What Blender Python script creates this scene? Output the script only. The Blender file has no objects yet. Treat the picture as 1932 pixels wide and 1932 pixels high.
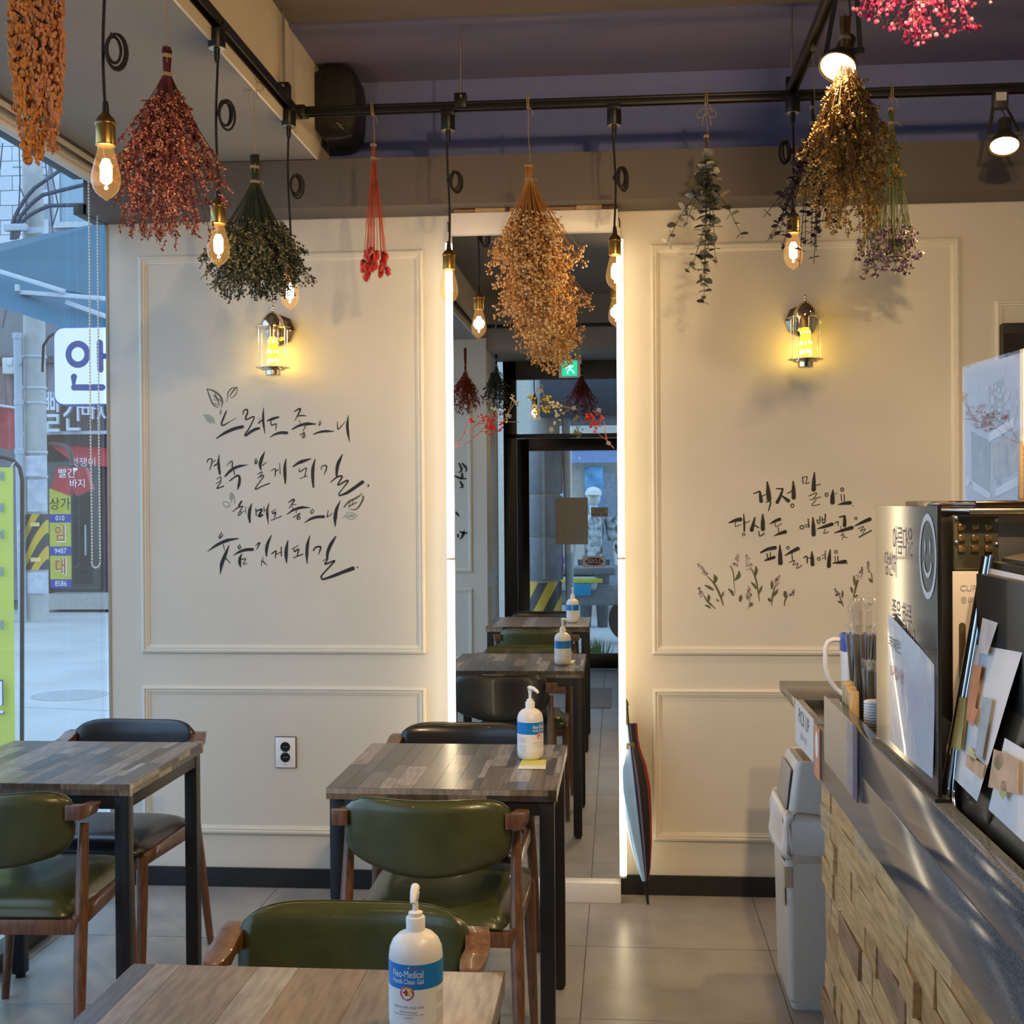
import bpy, bmesh, math, random
from math import sin, cos, pi, radians as R
from mathutils import Vector as V, Matrix as M
C = bpy.context.scene.collection
SC = bpy.context.scene
rnd = random.Random(7)

# ---------------------------------------------------------------- camera
F, YAW, PIT, ROL = 2431.4, .0861, -.0083, -.0065
CAM = V((0, -4.853, 1.4784))
_fw = V((-sin(YAW)*cos(PIT), cos(YAW)*cos(PIT), sin(PIT)))
_r0 = V((cos(YAW), sin(YAW), 0)); _u0 = _r0.cross(_fw)
_rt = cos(ROL)*_r0 + sin(ROL)*_u0; _up = -sin(ROL)*_r0 + cos(ROL)*_u0
cd = bpy.data.cameras.new('camera'); cd.sensor_width = 36; cd.lens = F/1932*36; cd.clip_start = .02; cd.clip_end = 200
cam = bpy.data.objects.new('camera', cd); C.objects.link(cam); SC.camera = cam
m = M.Identity(4)
for i in range(3):
    m[i][0] = _rt[i]; m[i][1] = _up[i]; m[i][2] = -_fw[i]; m[i][3] = CAM[i]
cam.matrix_world = m
def ray(u, v): return _fw + (u-966)/F*_rt - (v-966)/F*_up
def atx(x, u, v): d = ray(u, v); return CAM + d*((x-CAM.x)/d.x)
def aty(y, u, v): d = ray(u, v); return CAM + d*((y-CAM.y)/d.y)      # a photo pixel turned into a point at depth y
def atz(z, u, v): d = ray(u, v); return CAM + d*((z-CAM.z)/d.z)
MY = -.0895; MN = V((-.0024, 1, .0018)).normalized(); M0 = V((.35, MY, 0))   # the mirror hangs a hair out of true
def atm(y, u, v):                                                    # the point at depth y that the mirror shows at a pixel
    d = ray(u, v); p = CAM + d*((M0-CAM).dot(MN)/d.dot(MN)); e = d - 2*d.dot(MN)*MN
    return p + e*((y-p.y)/e.y)

# ---------------------------------------------------------------- world, sun, large lights, exposure
SC.view_settings.view_transform = 'Standard'; SC.view_settings.look = 'None'
SC.view_settings.exposure = 0.0; SC.view_settings.gamma = 1; SC.view_settings.use_curve_mapping = False
SC.cycles.max_bounces = 8; SC.cycles.diffuse_bounces = 4; SC.cycles.glossy_bounces = 4
SC.cycles.transparent_max_bounces = 16; SC.cycles.sample_clamp_indirect = 4
SC.cycles.caustics_reflective = False; SC.cycles.caustics_refractive = False
w = bpy.data.worlds.new('sky'); SC.world = w; w.use_nodes = True
bg = w.node_tree.nodes['Background']; bg.inputs[0].default_value = (.46, .68, 1, 1); bg.inputs[1].default_value = SKY = 2.5

# ---------------------------------------------------------------- materials
MATS = {}
def mat(name, col, rough=.6, metal=0, noise=0, scale=20, bump=0, stretch=(1, 1, 1), spec=.5, emit=0, alpha=1, coat=0, col2=None, trans=0, sheen=0, detail=3):
    if name in MATS: return MATS[name]
    ma = bpy.data.materials.new(name); ma.use_nodes = True; nt = ma.node_tree; N = nt.nodes; L = nt.links
    b = N['Principled BSDF']; col = (*col, 1)
    b.inputs['Base Color'].default_value = col; b.inputs['Roughness'].default_value = rough; b.inputs['Metallic'].default_value = metal
    b.inputs['Specular IOR Level'].default_value = spec; b.inputs['Alpha'].default_value = alpha; b.inputs['Coat Weight'].default_value = coat
    b.inputs['Transmission Weight'].default_value = trans; b.inputs['Sheen Weight'].default_value = sheen
    if emit: b.inputs['Emission Color'].default_value = col; b.inputs['Emission Strength'].default_value = emit
    tc = N.new('ShaderNodeTexCoord'); mp = N.new('ShaderNodeMapping'); mp.inputs['Scale'].default_value = stretch
    nz = N.new('ShaderNodeTexNoise'); nz.inputs['Scale'].default_value = scale; nz.inputs['Detail'].default_value = detail
    L.new(tc.outputs['Object'], mp.inputs['Vector']); L.new(mp.outputs['Vector'], nz.inputs['Vector'])
    mx = N.new('ShaderNodeMix'); mx.data_type = 'RGBA'
    c2 = (*col2, 1) if col2 else tuple(max(0, c*(1-noise)) for c in col[:3]) + (1,)
    mx.inputs['A'].default_value = c2; mx.inputs['B'].default_value = col
    rp = N.new('ShaderNodeMapRange'); rp.inputs['From Min'].default_value = .35; rp.inputs['From Max'].default_value = .65
    L.new(nz.outputs['Fac'], rp.inputs['Value']); L.new(rp.outputs['Result'], mx.inputs['Factor'])
    L.new(mx.outputs['Result'], b.inputs['Base Color'])
    if bump:
        bp = N.new('ShaderNodeBump'); bp.inputs['Strength'].default_value = bump; bp.inputs['Distance'].default_value = .004
        L.new(nz.outputs['Fac'], bp.inputs['Height']); L.new(bp.outputs['Normal'], b.inputs['Normal'])
    MATS[name] = ma; return ma
def glass(name, tint=(1, 1, 1), refl=1.0, rough=0.0, ior=1.45, dirt=0, lit=None):      # thin pane: Fresnel mix of clear and mirror-like
    if name in MATS: return MATS[name]
    ma = bpy.data.materials.new(name); ma.use_nodes = True; nt = ma.node_tree; N = nt.nodes; L = nt.links
    N.remove(N['Principled BSDF']); o = N['Material Output']
    t = N.new('ShaderNodeBsdfTransparent'); t.inputs[0].default_value = (*tint, 1)
    g = N.new('ShaderNodeBsdfGlossy'); g.inputs['Roughness'].default_value = rough; g.inputs[0].default_value = (refl, refl, refl, 1)
    f = N.new('ShaderNodeFresnel'); f.inputs[0].default_value = ior; x = N.new('ShaderNodeMixShader')
    ge = N.new('ShaderNodeNewGeometry'); mb_ = N.new('ShaderNodeMath'); mb_.operation = 'SUBTRACT'; mb_.inputs[0].default_value = 1; L.new(ge.outputs['Backfacing'], mb_.inputs[1])
    mf = N.new('ShaderNodeMath'); mf.operation = 'MULTIPLY'; L.new(mb_.outputs[0], mf.inputs[0]); L.new(f.outputs[0], mf.inputs[1])
    L.new(mf.outputs[0], x.inputs[0]); L.new(t.outputs[0], x.inputs[1]); L.new(g.outputs[0], x.inputs[2])
    out = x
    if dirt:
        nz = N.new('ShaderNodeTexNoise'); nz.inputs['Scale'].default_value = 3; mu = N.new('ShaderNodeMath'); mu.operation = 'MULTIPLY'; mu.inputs[1].default_value = dirt
        d = N.new('ShaderNodeBsdfDiffuse'); d.inputs[0].default_value = (.8, .8, .8, 1); y = N.new('ShaderNodeMixShader')
        L.new(nz.outputs['Fac'], mu.inputs[0]); L.new(mu.outputs[0], y.inputs[0]); L.new(x.outputs[0], y.inputs[1]); L.new(d.outputs[0], y.inputs[2]); out = y
    if lit:
        e = N.new('ShaderNodeEmission'); e.inputs[0].default_value = (*lit[:3], 1); e.inputs[1].default_value = lit[3]; a = N.new('ShaderNodeAddShader'); L.new(out.outputs[0], a.inputs[0]); L.new(e.outputs[0], a.inputs[1]); out = a
    L.new(out.outputs[0], o.inputs[0]); MATS[name] = ma; return ma
def glow(name, col, strength):
    if name in MATS: return MATS[name]
    ma = bpy.data.materials.new(name); ma.use_nodes = True; nt = ma.node_tree; N = nt.nodes
    N.remove(N['Principled BSDF']); e = N.new('ShaderNodeEmission'); e.inputs[0].default_value = (*col, 1); e.inputs[1].default_value = strength
    nt.links.new(e.outputs[0], N['Material Output'].inputs[0]); MATS[name] = ma; return ma

# ---------------------------------------------------------------- mesh builder
def wm(o):
    mm = M.Identity(4)
    while o is not None: mm = o.matrix_basis @ mm; o = o.parent
    return mm
def frame(d):
    d = d.normalized(); a = V((0, 0, 1)) if abs(d.z) < .9 else V((1, 0, 0)); x = d.cross(a).normalized(); return x, d.cross(x).normalized()
class MB:
    def __init__(s): s.v = []; s.f = []; s.mi = []; s.c = 0
    def add(s, vs, fs):
        n = len(s.v); s.v += [tuple(p) for p in vs]; s.f += [tuple(i+n for i in q) for q in fs]; s.mi += [s.c]*len(fs); return s
    def box(s, x0, y0, z0, x1, y1, z1, T=None):
        p = [V((x, y, z)) for z in (z0, z1) for y in (y0, y1) for x in (x0, x1)]
        if T is not None: p = [T @ q for q in p]
        return s.add(p, [(0, 2, 3, 1), (4, 5, 7, 6), (0, 1, 5, 4), (2, 6, 7, 3), (0, 4, 6, 2), (1, 3, 7, 5)])
    def bar(s, a, b, w, h=None, up=None):
        a, b = V(a), V(b); h = h or w; d = (b-a).normalized(); u = V(up) if up else (V((0, 0, 1)) if abs(d.z) < .9 else V((0, 1, 0)))
        x = d.cross(u).normalized()*(w/2); y = x.cross(d).normalized()*(h/2)
        p = [q+i*x+j*y for q in (a, b) for j in (-1, 1) for i in (-1, 1)]
        return s.add(p, [(0, 1, 3, 2), (4, 6, 7, 5), (0, 4, 5, 1), (2, 3, 7, 6), (0, 2, 6, 4), (1, 5, 7, 3)])
    def tube(s, pts, r, n=8, cap=True, flat=1, closed=False):
        pts = [V(p) for p in pts]; k = len(pts); rs = r if isinstance(r, (list, tuple)) else [r]*k; vs = []; fs = []; x = None
        for i, p in enumerate(pts):
            d = (pts[(i+1) % k]-pts[i-1]) if closed else pts[min(i+1, k-1)]-pts[max(i-1, 0)]
            if d.length < 1e-9: d = V((0, 0, 1))
            d.normalize()
            x = frame(d)[0] if x is None else (x-d*x.dot(d)).normalized(); y = d.cross(x)
            vs += [p+rs[i]*(cos(2*pi*j/n)*x+flat*sin(2*pi*j/n)*y) for j in range(n)]
        for i in range(k if closed else k-1):
            a, b = i*n, ((i+1) % k)*n
            fs += [(a+j, a+(j+1) % n, b+(j+1) % n, b+j) for j in range(n)]
        if cap and not closed: fs += [tuple(range(n))[::-1], tuple(range((k-1)*n, k*n))]
        return s.add(vs, fs)
    def cyl(s, a, b, r, r2=None, n=16): return s.tube([a, b], [r, r if r2 is None else r2], n)
    def lathe(s, c, prof, n=20, axis=(0, 0, 1), cap=True, flute=0, nf=8):
        c = V(c); d = V(axis).normalized(); x, y = frame(d); vs = []; fs = []
        for r, h in prof:
            vs += [c+d*h+r*(1+flute*cos(nf*2*pi*j/n))*(cos(2*pi*j/n)*x+sin(2*pi*j/n)*y) for j in range(n)]
        for i in range(len(prof)-1):
            a, b = i*n, (i+1)*n; fs += [(a+j, a+(j+1) % n, b+(j+1) % n, b+j) for j in range(n)]
        if cap: fs += [tuple(range(n))[::-1], tuple(range((len(prof)-1)*n, len(prof)*n))]
        return s.add(vs, fs)
    def ball(s, c, r, nu=8, nv=5, T=None):
        rx, ry, rz = r if isinstance(r, (tuple, list)) else (r, r, r); c = V(c); vs = [V((0, 0, -rz))]; fs = []
        for i in range(1, nv):
            t = pi*i/nv; vs += [V((rx*sin(t)*cos(2*pi*j/nu), ry*sin(t)*sin(2*pi*j/nu), -rz*cos(t))) for j in range(nu)]
        vs.append(V((0, 0, rz))); e = len(vs)-1
        fs += [(0, 1+(j+1) % nu, 1+j) for j in range(nu)]
        for i in range(nv-2):
            a = 1+i*nu; fs += [(a+j, a+(j+1) % nu, a+nu+(j+1) % nu, a+nu+j) for j in range(nu)]
        a = 1+(nv-2)*nu; fs += [(a+j, a+(j+1) % nu, e) for j in range(nu)]
        return s.add([c+(T @ q if T is not None else q) for q in vs], fs)
    def prism(s, poly, o, ux, uy, d):                                # flat outline, given thickness along ux x uy
        o, ux, uy = V(o), V(ux), V(uy); nn = ux.cross(uy).normalized()*d; n = len(poly)
        vs = [o+ux*a+uy*b for a, b in poly]; vs += [q+nn for q in vs]
        return s.add(vs, [tuple(range(n))[::-1], tuple(range(n, 2*n))]+[(i, (i+1) % n, n+(i+1) % n, n+i) for i in range(n)])
    def poly3(s, pts, nn):                                           # outline through 3-D points, thickened by vector nn
        pts = [V(p) for p in pts]; nn = V(nn); n = len(pts); vs = pts+[q+nn for q in pts]
        return s.add(vs, [tuple(range(n))[::-1], tuple(range(n, 2*n))]+[(i, (i+1) % n, n+(i+1) % n, n+i) for i in range(n)])
    def grid(s, fn, nu, nv, wrap=False):
        vs = [fn(i/nu, j/nv) for j in range(nv+1) for i in range(nu+1)]
        return s.add(vs, [(j*(nu+1)+i, j*(nu+1)+i+1, (j+1)*(nu+1)+i+1, (j+1)*(nu+1)+i) for j in range(nv) for i in range(nu)])
    def stroke(s, pts, ws, o, ux, uy, t=.0006, sub=5, caps=4):       # brush stroke of varying width lying on a plane
        o, ux, uy = V(o), V(ux), V(uy); nn = ux.cross(uy).normalized(); P = [V((a, b, 0)) for a, b in pts]; k = len(P); S = []
        if k == 2: S = [P[0].lerp(P[1], i/4) for i in range(5)]
        else:
            Q = [2*P[0]-P[1]]+P+[2*P[-1]-P[-2]]
            for i in range(k-1):
                a, b, c_, d = Q[i:i+4]
                for j in range(sub):
                    t_ = j/sub; S.append(.5*((2*b)+(c_-a)*t_+(2*a-5*b+4*c_-d)*t_*t_+(3*b-a-3*c_+d)*t_**3))
            S.append(P[-1])
        n = len(S); L = [0]
        for i in range(1, n): L.append(L[-1]+(S[i]-S[i-1]).length)
        kw = len(ws); left = []; right = []
        for i, p in enumerate(S):
            f = L[i]/L[-1]*(kw-1) if kw > 1 and L[-1] > 0 else 0; a = min(int(f), max(kw-2, 0)); w_ = ws[a]+(ws[min(a+1, kw-1)]-ws[a])*(f-a)
            d = (S[min(i+1, n-1)]-S[max(i-1, 0)]).normalized(); q = V((-d.y, d.x, 0))*(w_/2); left.append(p+q); right.append(p-q)
        d0 = (S[0]-S[1]).normalized()*ws[0]*.35; d1 = (S[-1]-S[-2]).normalized()*ws[-1]*.35
        left = [S[0]+d0+(left[0]-S[0])*.5]+left+[S[-1]+d1+(left[-1]-S[-1])*.5]; right = [S[0]+d0+(right[0]-S[0])*.5]+right+[S[-1]+d1+(right[-1]-S[-1])*.5]; n += 2
        W = lambda p, h: o+ux*p.x+uy*p.y+nn*h
        vs = [W(p, t) for p in left]+[W(p, t) for p in right]; fs = [(n+i, n+i+1, i+1, i) for i in range(n-1)]
        return s.add(vs, fs)
    def text(s, body, size, o, ux, uy, d=.0005, sx=1, align='CENTER', shear=0):
        vs, fs = glyphs(body, align, shear); o, ux, uy = V(o), V(ux), V(uy); nn = ux.cross(uy).normalized()*d
        if not vs: return s
        s.add([o+ux*(a*size*sx)+uy*(b*size)+nn for a, b in vs], fs)
        return s
    def text3(s, body, size, o, ux, uy, d, sx=1):                    # raised letters
        vs, fs = glyphs(body, 'CENTER', 0); o, ux, uy = V(o), V(ux), V(uy); nn = ux.cross(uy).normalized()*d; n = len(vs)
        base = [o+ux*(a*size*sx)+uy*(b*size) for a, b in vs]; ed = {}
        for q in fs:
            for i in range(len(q)): ed[(q[i], q[(i+1) % len(q)])] = 1
        side = [(a, b, b+n, a+n) for a, b in ed if (b, a) not in ed]
        return s.add(base+[p+nn for p in base], [tuple(n+i for i in q) for q in fs]+side)
    def build(s, name, mats, parent=None, smooth=None, bevel=0, seg=2, local=False):
        me = bpy.data.meshes.new(name); T = wm(parent).inverted() if parent is not None and not local else None
        me.from_pydata([T @ V(p) for p in s.v] if T is not None else s.v, [], s.f)
        mats = mats if isinstance(mats, (list, tuple)) else [mats]
        for a in mats: me.materials.append(a)
        if any(s.mi): me.polygons.foreach_set('material_index', s.mi)
        if bevel:
            bm = bmesh.new(); bm.from_mesh(me); bmesh.ops.remove_doubles(bm, verts=bm.verts, dist=1e-5)
            bmesh.ops.recalc_face_normals(bm, faces=bm.faces)
            es = [e for e in bm.edges if len(e.link_faces) == 2 and e.calc_face_angle(0) > .5]
            bmesh.ops.bevel(bm, geom=es, offset=bevel, segments=seg, profile=.5, affect='EDGES', clamp_overlap=True)
            bm.to_mesh(me); bm.free(); smooth = 40 if smooth is None else smooth
        if smooth:
            me.shade_smooth()
            if smooth < 180: me.set_sharp_from_angle(angle=R(smooth))
        me.update(); o = bpy.data.objects.new(name, me); C.objects.link(o)
        if parent is not None: o.parent = parent
        return o
_gl = {}
def glyphs(body, align, shear):
    k = (body, align, shear)
    if k not in _gl:
        c = bpy.data.curves.new('t', 'FONT'); c.body = body; c.align_x = align; c.align_y = 'CENTER'; c.resolution_u = 3; c.shear = shear; c.offset = 0
        o = bpy.data.objects.new('t', c); C.objects.link(o); dg = bpy.context.evaluated_depsgraph_get()
        me = bpy.data.meshes.new_from_object(o.evaluated_get(dg)); _gl[k] = ([(p.co.x, p.co.y) for p in me.vertices], [tuple(q.vertices) for q in me.polygons])
        bpy.data.objects.remove(o); bpy.data.meshes.remove(me); bpy.data.curves.remove(c)
    return _gl[k]
def tag(o, label=None, cat=None, group=None, kind=None):
    if label: o['label'] = label
    if cat: o['category'] = cat
    if group: o['group'] = group
    if kind: o['kind'] = kind
    return o
def thing(name, label, cat, loc=(0, 0, 0), rz=0, group=None):
    o = bpy.data.objects.new(name, None); C.objects.link(o); o.location = loc; o.rotation_euler = (0, 0, rz); o.empty_display_size = .05
    return tag(o, label, cat, group)
def struct(o): o['kind'] = 'structure'; return o
def stuff(o): o['kind'] = 'stuff'; return o
def kids(o): return [c for c in C.objects if c.parent == o]
def dup(root, loc, rz=0, label=None, group=None, parent=None):
    c = root.copy(); C.objects.link(c); c.parent = parent
    if parent is None: c.location = loc; c.rotation_euler = (0, 0, rz)
    if label: c['label'] = label
    if group: c['group'] = group
    for k in list(root.children): dup(k, None, parent=c)
    return c
def copy_part(o, parent, loc=None, rot=None, scale=None):            # another child sharing the mesh
    c = o.copy(); C.objects.link(c); c.parent = parent
    if loc is not None: c.location = loc
    if rot is not None: c.rotation_euler = rot
    if scale is not None: c.scale = scale if isinstance(scale, (tuple, list, V)) else (scale,)*3
    return c
def lamp(name, kind, loc, energy, col, parent=None, **kw):
    d = bpy.data.lights.new(name, kind); d.energy = energy; d.color = col
    for a, b in kw.items(): setattr(d, a, b)
    o = bpy.data.objects.new(name, d); C.objects.link(o); o.location = loc
    if parent is not None: o.parent = parent; o.location = wm(parent).inverted() @ V(loc)
    return o
def aim(o, target): o.rotation_euler = (V(target)-V(o.location)).to_track_quat('-Z', 'Y').to_euler(); return o
X_, Y_, Z_ = V((1, 0, 0)), V((0, 1, 0)), V((0, 0, 1))
def U(a, b): return rnd.uniform(a, b)
# ================================================================ the room
CREAM = mat('cream_paint', (.66, .62, .53), .55, noise=.04, scale=3)
TRIM = mat('cream_moulding', (.72, .68, .58), .4, noise=.03)
BLACK = mat('black_frame', (.012, .012, .013), .45, noise=.2)
TAUPE = mat('taupe_paint', (.115, .098, .086), .6, noise=.08, scale=4)
BLUELIGHT = mat('blue_light_paint', (.17, .20, .42), .65, noise=.06, scale=4)  # bluish light on the wall above the beam, put into the colour
BULK = mat('grey_ceiling', (.25, .235, .22), .7, noise=.05, scale=4)
TAN = mat('tan_paint', (.85, .74, .55), .65, noise=.06, scale=4)
XL, XR, YF = -2.0, 2.4, -6.45

# floor: grout slab with single tiles
GROUT = mat('grout', (.13, .12, .11), .9, noise=.2)
TILE = mat('floor_tile', (.345, .325, .30), .30, noise=.22, scale=5, bump=.04, spec=.45, detail=6)
floor = struct(MB().box(XL-.05, YF-.1, -.05, XR, 0, -.0015).build('floor', GROUT))
G0, R0 = -1.3307, -.5824
def tile(x0, y0, x1, y1): return MB().box(x0+.0015, y0+.0015, -.006, x1-.0015, y1-.0015, 0)
full = None
for j in range(-2, 7):
    for k in range(-1, 10):
        x0, y1 = G0+.6*j, R0-.6*k; x1, y0 = x0+.6, y1-.6
        cx0, cx1, cy0, cy1 = max(x0, XL), min(x1, XR), max(y0, YF), min(y1, 0)
        if cx1-cx0 < .02 or cy1-cy0 < .02: continue
        if cx1-cx0 > .599 and cy1-cy0 > .599:
            if full is None:
                full = MB().box(-.2985, -.2985, -.006, .2985, .2985, 0).build('floor_tile', TILE, floor, bevel=.001, seg=1); full.location = (x0+.3, y0+.3, 0)
            else: copy_part(full, floor, (x0+.3, y0+.3, 0), (0, 0, pi/2*rnd.randrange(4)))
        else: tile(cx0, cy0, cx1, cy1).build('floor_tile', TILE, floor)

# back wall, upper band with bluish light in its colour, beam, bulkhead, ceiling
wall = struct(MB().box(-1.99, 0, 0, XR, .12, 2.72).build('wall_back', CREAM))
MB().box(-1.3, 0, 2.72, XR, .12, 3.1).build('painted_light_band', BLUELIGHT, wall)
tag(MB().box(-1.995, -.004, 0, -1.985, .12, 2.56).build('edge_bead', mat('bead', (.36, .32, .24), .5, noise=.1), wall))
wr = struct(MB().box(XR, YF, 0, XR+.1, .12, 3.1).build('wall_right', CREAM))
beam = struct(MB().box(XL, -.19, 2.562, XR, .0, 2.737).build('trim_1', TAUPE))
bulk = MB(); bulk.box(XL, -5.47, 2.74, -1.115, 0, 3.1)
bulk = struct(bulk.build('trim_2', BULK))
MB().box(XL, -5.47, 2.737, -1.90, -.19, 2.7405).build('edge_strip', mat('edge_brown', (.06, .045, .035), .6, noise=.1), bulk)
MB().box(-1.1155, -5.47, 2.738, -1.108, 0, 3.1).build('side_face', TAN, bulk)
ceil = struct(MB().box(-1.12, YF, 3.085, XR, -.60, 3.15).build('ceiling', mat('ceiling_paint', (.17, .145, .125), .7, noise=.06, scale=3)))
MB().box(-1.12, -.60, 3.075, XR, .1, 3.15).build('painted_light_strip', mat('blue_light_slate', (.17, .16, .27), .7, noise=.06, scale=3), ceil)  # bluish light on the far ceiling put into its colour, step added too
MB().box(-1.12, YF, 2.66, XR, -5.5, 3.09).build('door_soffit', BULK, ceil)

# picture-frame mouldings: outer frame with a stepped profile
def moulding(n, x0, z0, x1, z1, y=0, s=-1, axis='x', at=0):
    root = struct(bpy.data.objects.new('trim_%d' % n, None)); C.objects.link(root)
    prof = [(0, 0), (.0, .011), (.004, .014), (.011, .013), (.0125, .008), (.016, .0075), (.018, .010), (.022, .0095), (.0235, .005), (.030, .004), (.031, 0)]
    def P(a, b, h): return V((a, y+s*h, b)) if axis == 'x' else V((at+s*h, a, b))
    cs = [(x0, z0, 1, 1), (x1, z0, -1, 1), (x1, z1, -1, -1), (x0, z1, 1, -1)]
    for i in range(4):
        a, b = cs[i], cs[(i+1) % 4]; mb = MB(); k = len(prof)
        vs = [P(a[0]+a[2]*d, a[1]+a[3]*d, h) for d, h in prof]+[P(b[0]+b[2]*d, b[1]+b[3]*d, h) for d, h in prof]
        mb.add(vs, [(j, j+1, k+j+1, k+j) for j in range(k-1)]); mb.build('moulding_side', TRIM, root, smooth=50)
    return root
ZT, ZB, ZT2, ZB2 = 2.433, .902, .773, .2046
moulding(3, -1.861, ZB, -.751, ZT); moulding(4, -1.861, ZB2, -.751, ZT2)
moulding(5, .1057, ZB, 1.231, ZT); moulding(6, .1057, ZB2, 1.231, ZT2)
moulding(7, 1.357, ZB, 2.35, 2.2); moulding(8, 1.357, ZB2, 2.35, ZT2)
bb = MB().box(-1.985, -.012, 0, -.628, 0, .073); struct(bb.build('baseboard_back', BLACK))
struct(MB().box(-.015, -.012, 0, XR, 0, .073).build('baseboard_back', BLACK))

# left window: black frame, pane, and the pier of the far wall
win = MB()
win.box(XL-.04, -5.47, 2.69, XL+.02, -.19, 2.745).box(XL-.04, -.19, 2.56, XL+.012, 0, 2.60).box(XL-.04, -5.47, -.02, XL+.03, 0, .055).box(XL-.04, -2.66, .05, XL+.0, -2.62, 2.6)
win = struct(win.build('window_1', BLACK, bevel=.002))
MB().box(XL-.012, -2.62, .05, XL-.006, -.002, 2.70).build('pane', glass('window_glass', (.95, .98, .98), dirt=.05), win)
MB().box(XL-.012, -5.46, .05, XL-.006, -2.66, 2.70).build('pane', MATS['window_glass'], win)

# far wall behind the camera: panelled pier, jog, door, glazing
wf = struct(MB().box(XL-.1, -5.59, 0, -1.047, -5.47, 2.75).build('wall_front', CREAM))
MB().box(-1.16, YF, 0, -1.047, -5.59, 2.75).build('return', CREAM, wf)
moulding(9, -1.9, ZB, -1.168, 2.42, y=-5.47, s=1); moulding(10, -1.9, ZB2, -1.168, ZT2, y=-5.47, s=1)
moulding(11, -6.2, ZB, -5.62, 2.36, s=1, axis='y', at=-1.047); moulding(12, -6.2, ZB2, -5.62, ZT2, s=1, axis='y', at=-1.047)
# brush marks on that pier, seen only in the mirror
MARK = mat('black_ink', (.012, .009, .008), .5, noise=.2)
mb = MB()
for pts in ([(866, 874), (871, 886), (866, 892)], [(872, 874), (880, 884), (879, 890)], [(858, 898), (868, 902), (880, 903)], [(872, 893), (872, 903)], [(868, 908), (873, 918), (868, 920)],
            [(860, 966), (866, 974)], [(868, 1003), (875, 1006), (882, 1005)], [(876, 1002), (872, 1012), (868, 1017)], [(864, 1008), (864, 1014)]):
    q = [atm(-5.468, *p) for p in pts]; mb.stroke([(p.x, p.z) for p in q], [.012, .02, .008], (0, -5.468, 0), X_, Z_, -.001)
mb.build('brush_mark', MARK, wf)
dz = lambda v: atm(YF, 1100, v).z
dx = lambda u: atm(YF, u, 900).x
door = MB(); xl, xr = dx(951), .12
door.box(xl, YF-.05, 0, dx(975), YF+.03, 2.66).box(xl, YF-.05, dz(715), 2.35, YF+.03, 2.66).box(xl, YF-.05, dz(826), xr, YF+.03, dz(818)).box(xr, YF-.05, 0, xr+.08, YF+.03, 2.66)
door = struct(door.build('door_1', BLACK, bevel=.003))
lf = MB(); x0 = dx(976); g0 = dx(998); g1 = -.02
lf.box(x0, YF-.03, .01, g0, YF+.01, dz(827)).box(g1, YF-.03, .01, xr, YF+.01, dz(827)).box(g0, YF-.03, dz(850), g1, YF+.01, dz(827)).box(g0, YF-.03, .01, g1, YF+.01, .14)
lf = lf.build('door_leaf', BLACK, door, bevel=.002)
MB().box(g0-.01, YF-.012, .13, g1+.01, YF-.008, dz(849)).build('pane', MATS['window_glass'], lf)
MB().box(dx(975), YF-.012, dz(818), xr, YF-.008, dz(715)).build('transom_pane', MATS['window_glass'], door)
MB().cyl((g1+.03, YF+.05, .85), (g1+.03, YF+.05, 1.25), .014, n=10).build('door_handle', mat('steel', (.6, .6, .6), .25, 1, noise=.1), lf)
MB().box(xr+.08, YF-.10, 0, XR, YF, 2.75).build('daylight_block_wall', CREAM, wf)  # unseen wall, made solid to keep blue daylight off the counter
# ================================================================ mirror with LED tubes
CHROME = mat('mirror_silver', (.93, .95, .93), .0, 1, noise=.005)
WHITE = mat('white_laminate', (.78, .76, .74), .35, noise=.03)
mir = thing('wall_mirror', 'tall frameless mirror with white header and white base on back wall', 'mirror', (-.32, -.045, 0))
MB().box(-.627, -.083, .07, -.0165, -.001, 2.47).build('back_board', WHITE, mir)
def my(x, z): return MY-((x-M0.x)*MN.x+z*MN.z)/MN.y
MB().add([(x, my(x, z)+o, z) for o in (0, .003) for x, z in ((-.627, .072), (-.0165, .072), (-.0165, 2.468), (-.627, 2.468))],
         [(0, 1, 2, 3), (7, 6, 5, 4), (0, 4, 5, 1), (1, 5, 6, 2), (2, 6, 7, 3), (3, 7, 4, 0)]).build('mirror_glass', CHROME, mir)
MB().box(-.629, -.112, 2.466, -.013, -.001, 2.546).build('header', WHITE, mir, bevel=.002)
MB().box(-.629, -.122, 0, -.0165, -.001, .074).build('base', WHITE, mir, bevel=.002)
xs = [-.618, -.54, -.425, -.413, -.30, -.165, -.07, -.024]
for i in range(7):
    c = [(.30, .16, .08), (.42, .26, .13), (.12, .06, .03), (.48, .33, .17)][(i*3) % 4]
    MB().box(xs[i], -.108-.004*(i % 3), 2.547, xs[i+1]-.002, -.02, 2.559+.002*(i % 2)).build('wood_strip', mat('strip_wood_%d' % ((i*3) % 4), c, .6, noise=.4, scale=30, stretch=(1, 8, 8)), mir)
LED = glow('led_tube', (1, .80, .52), 8)
CAPM = mat('led_cap', (.75, .7, .62), .4, noise=.05)
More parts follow.
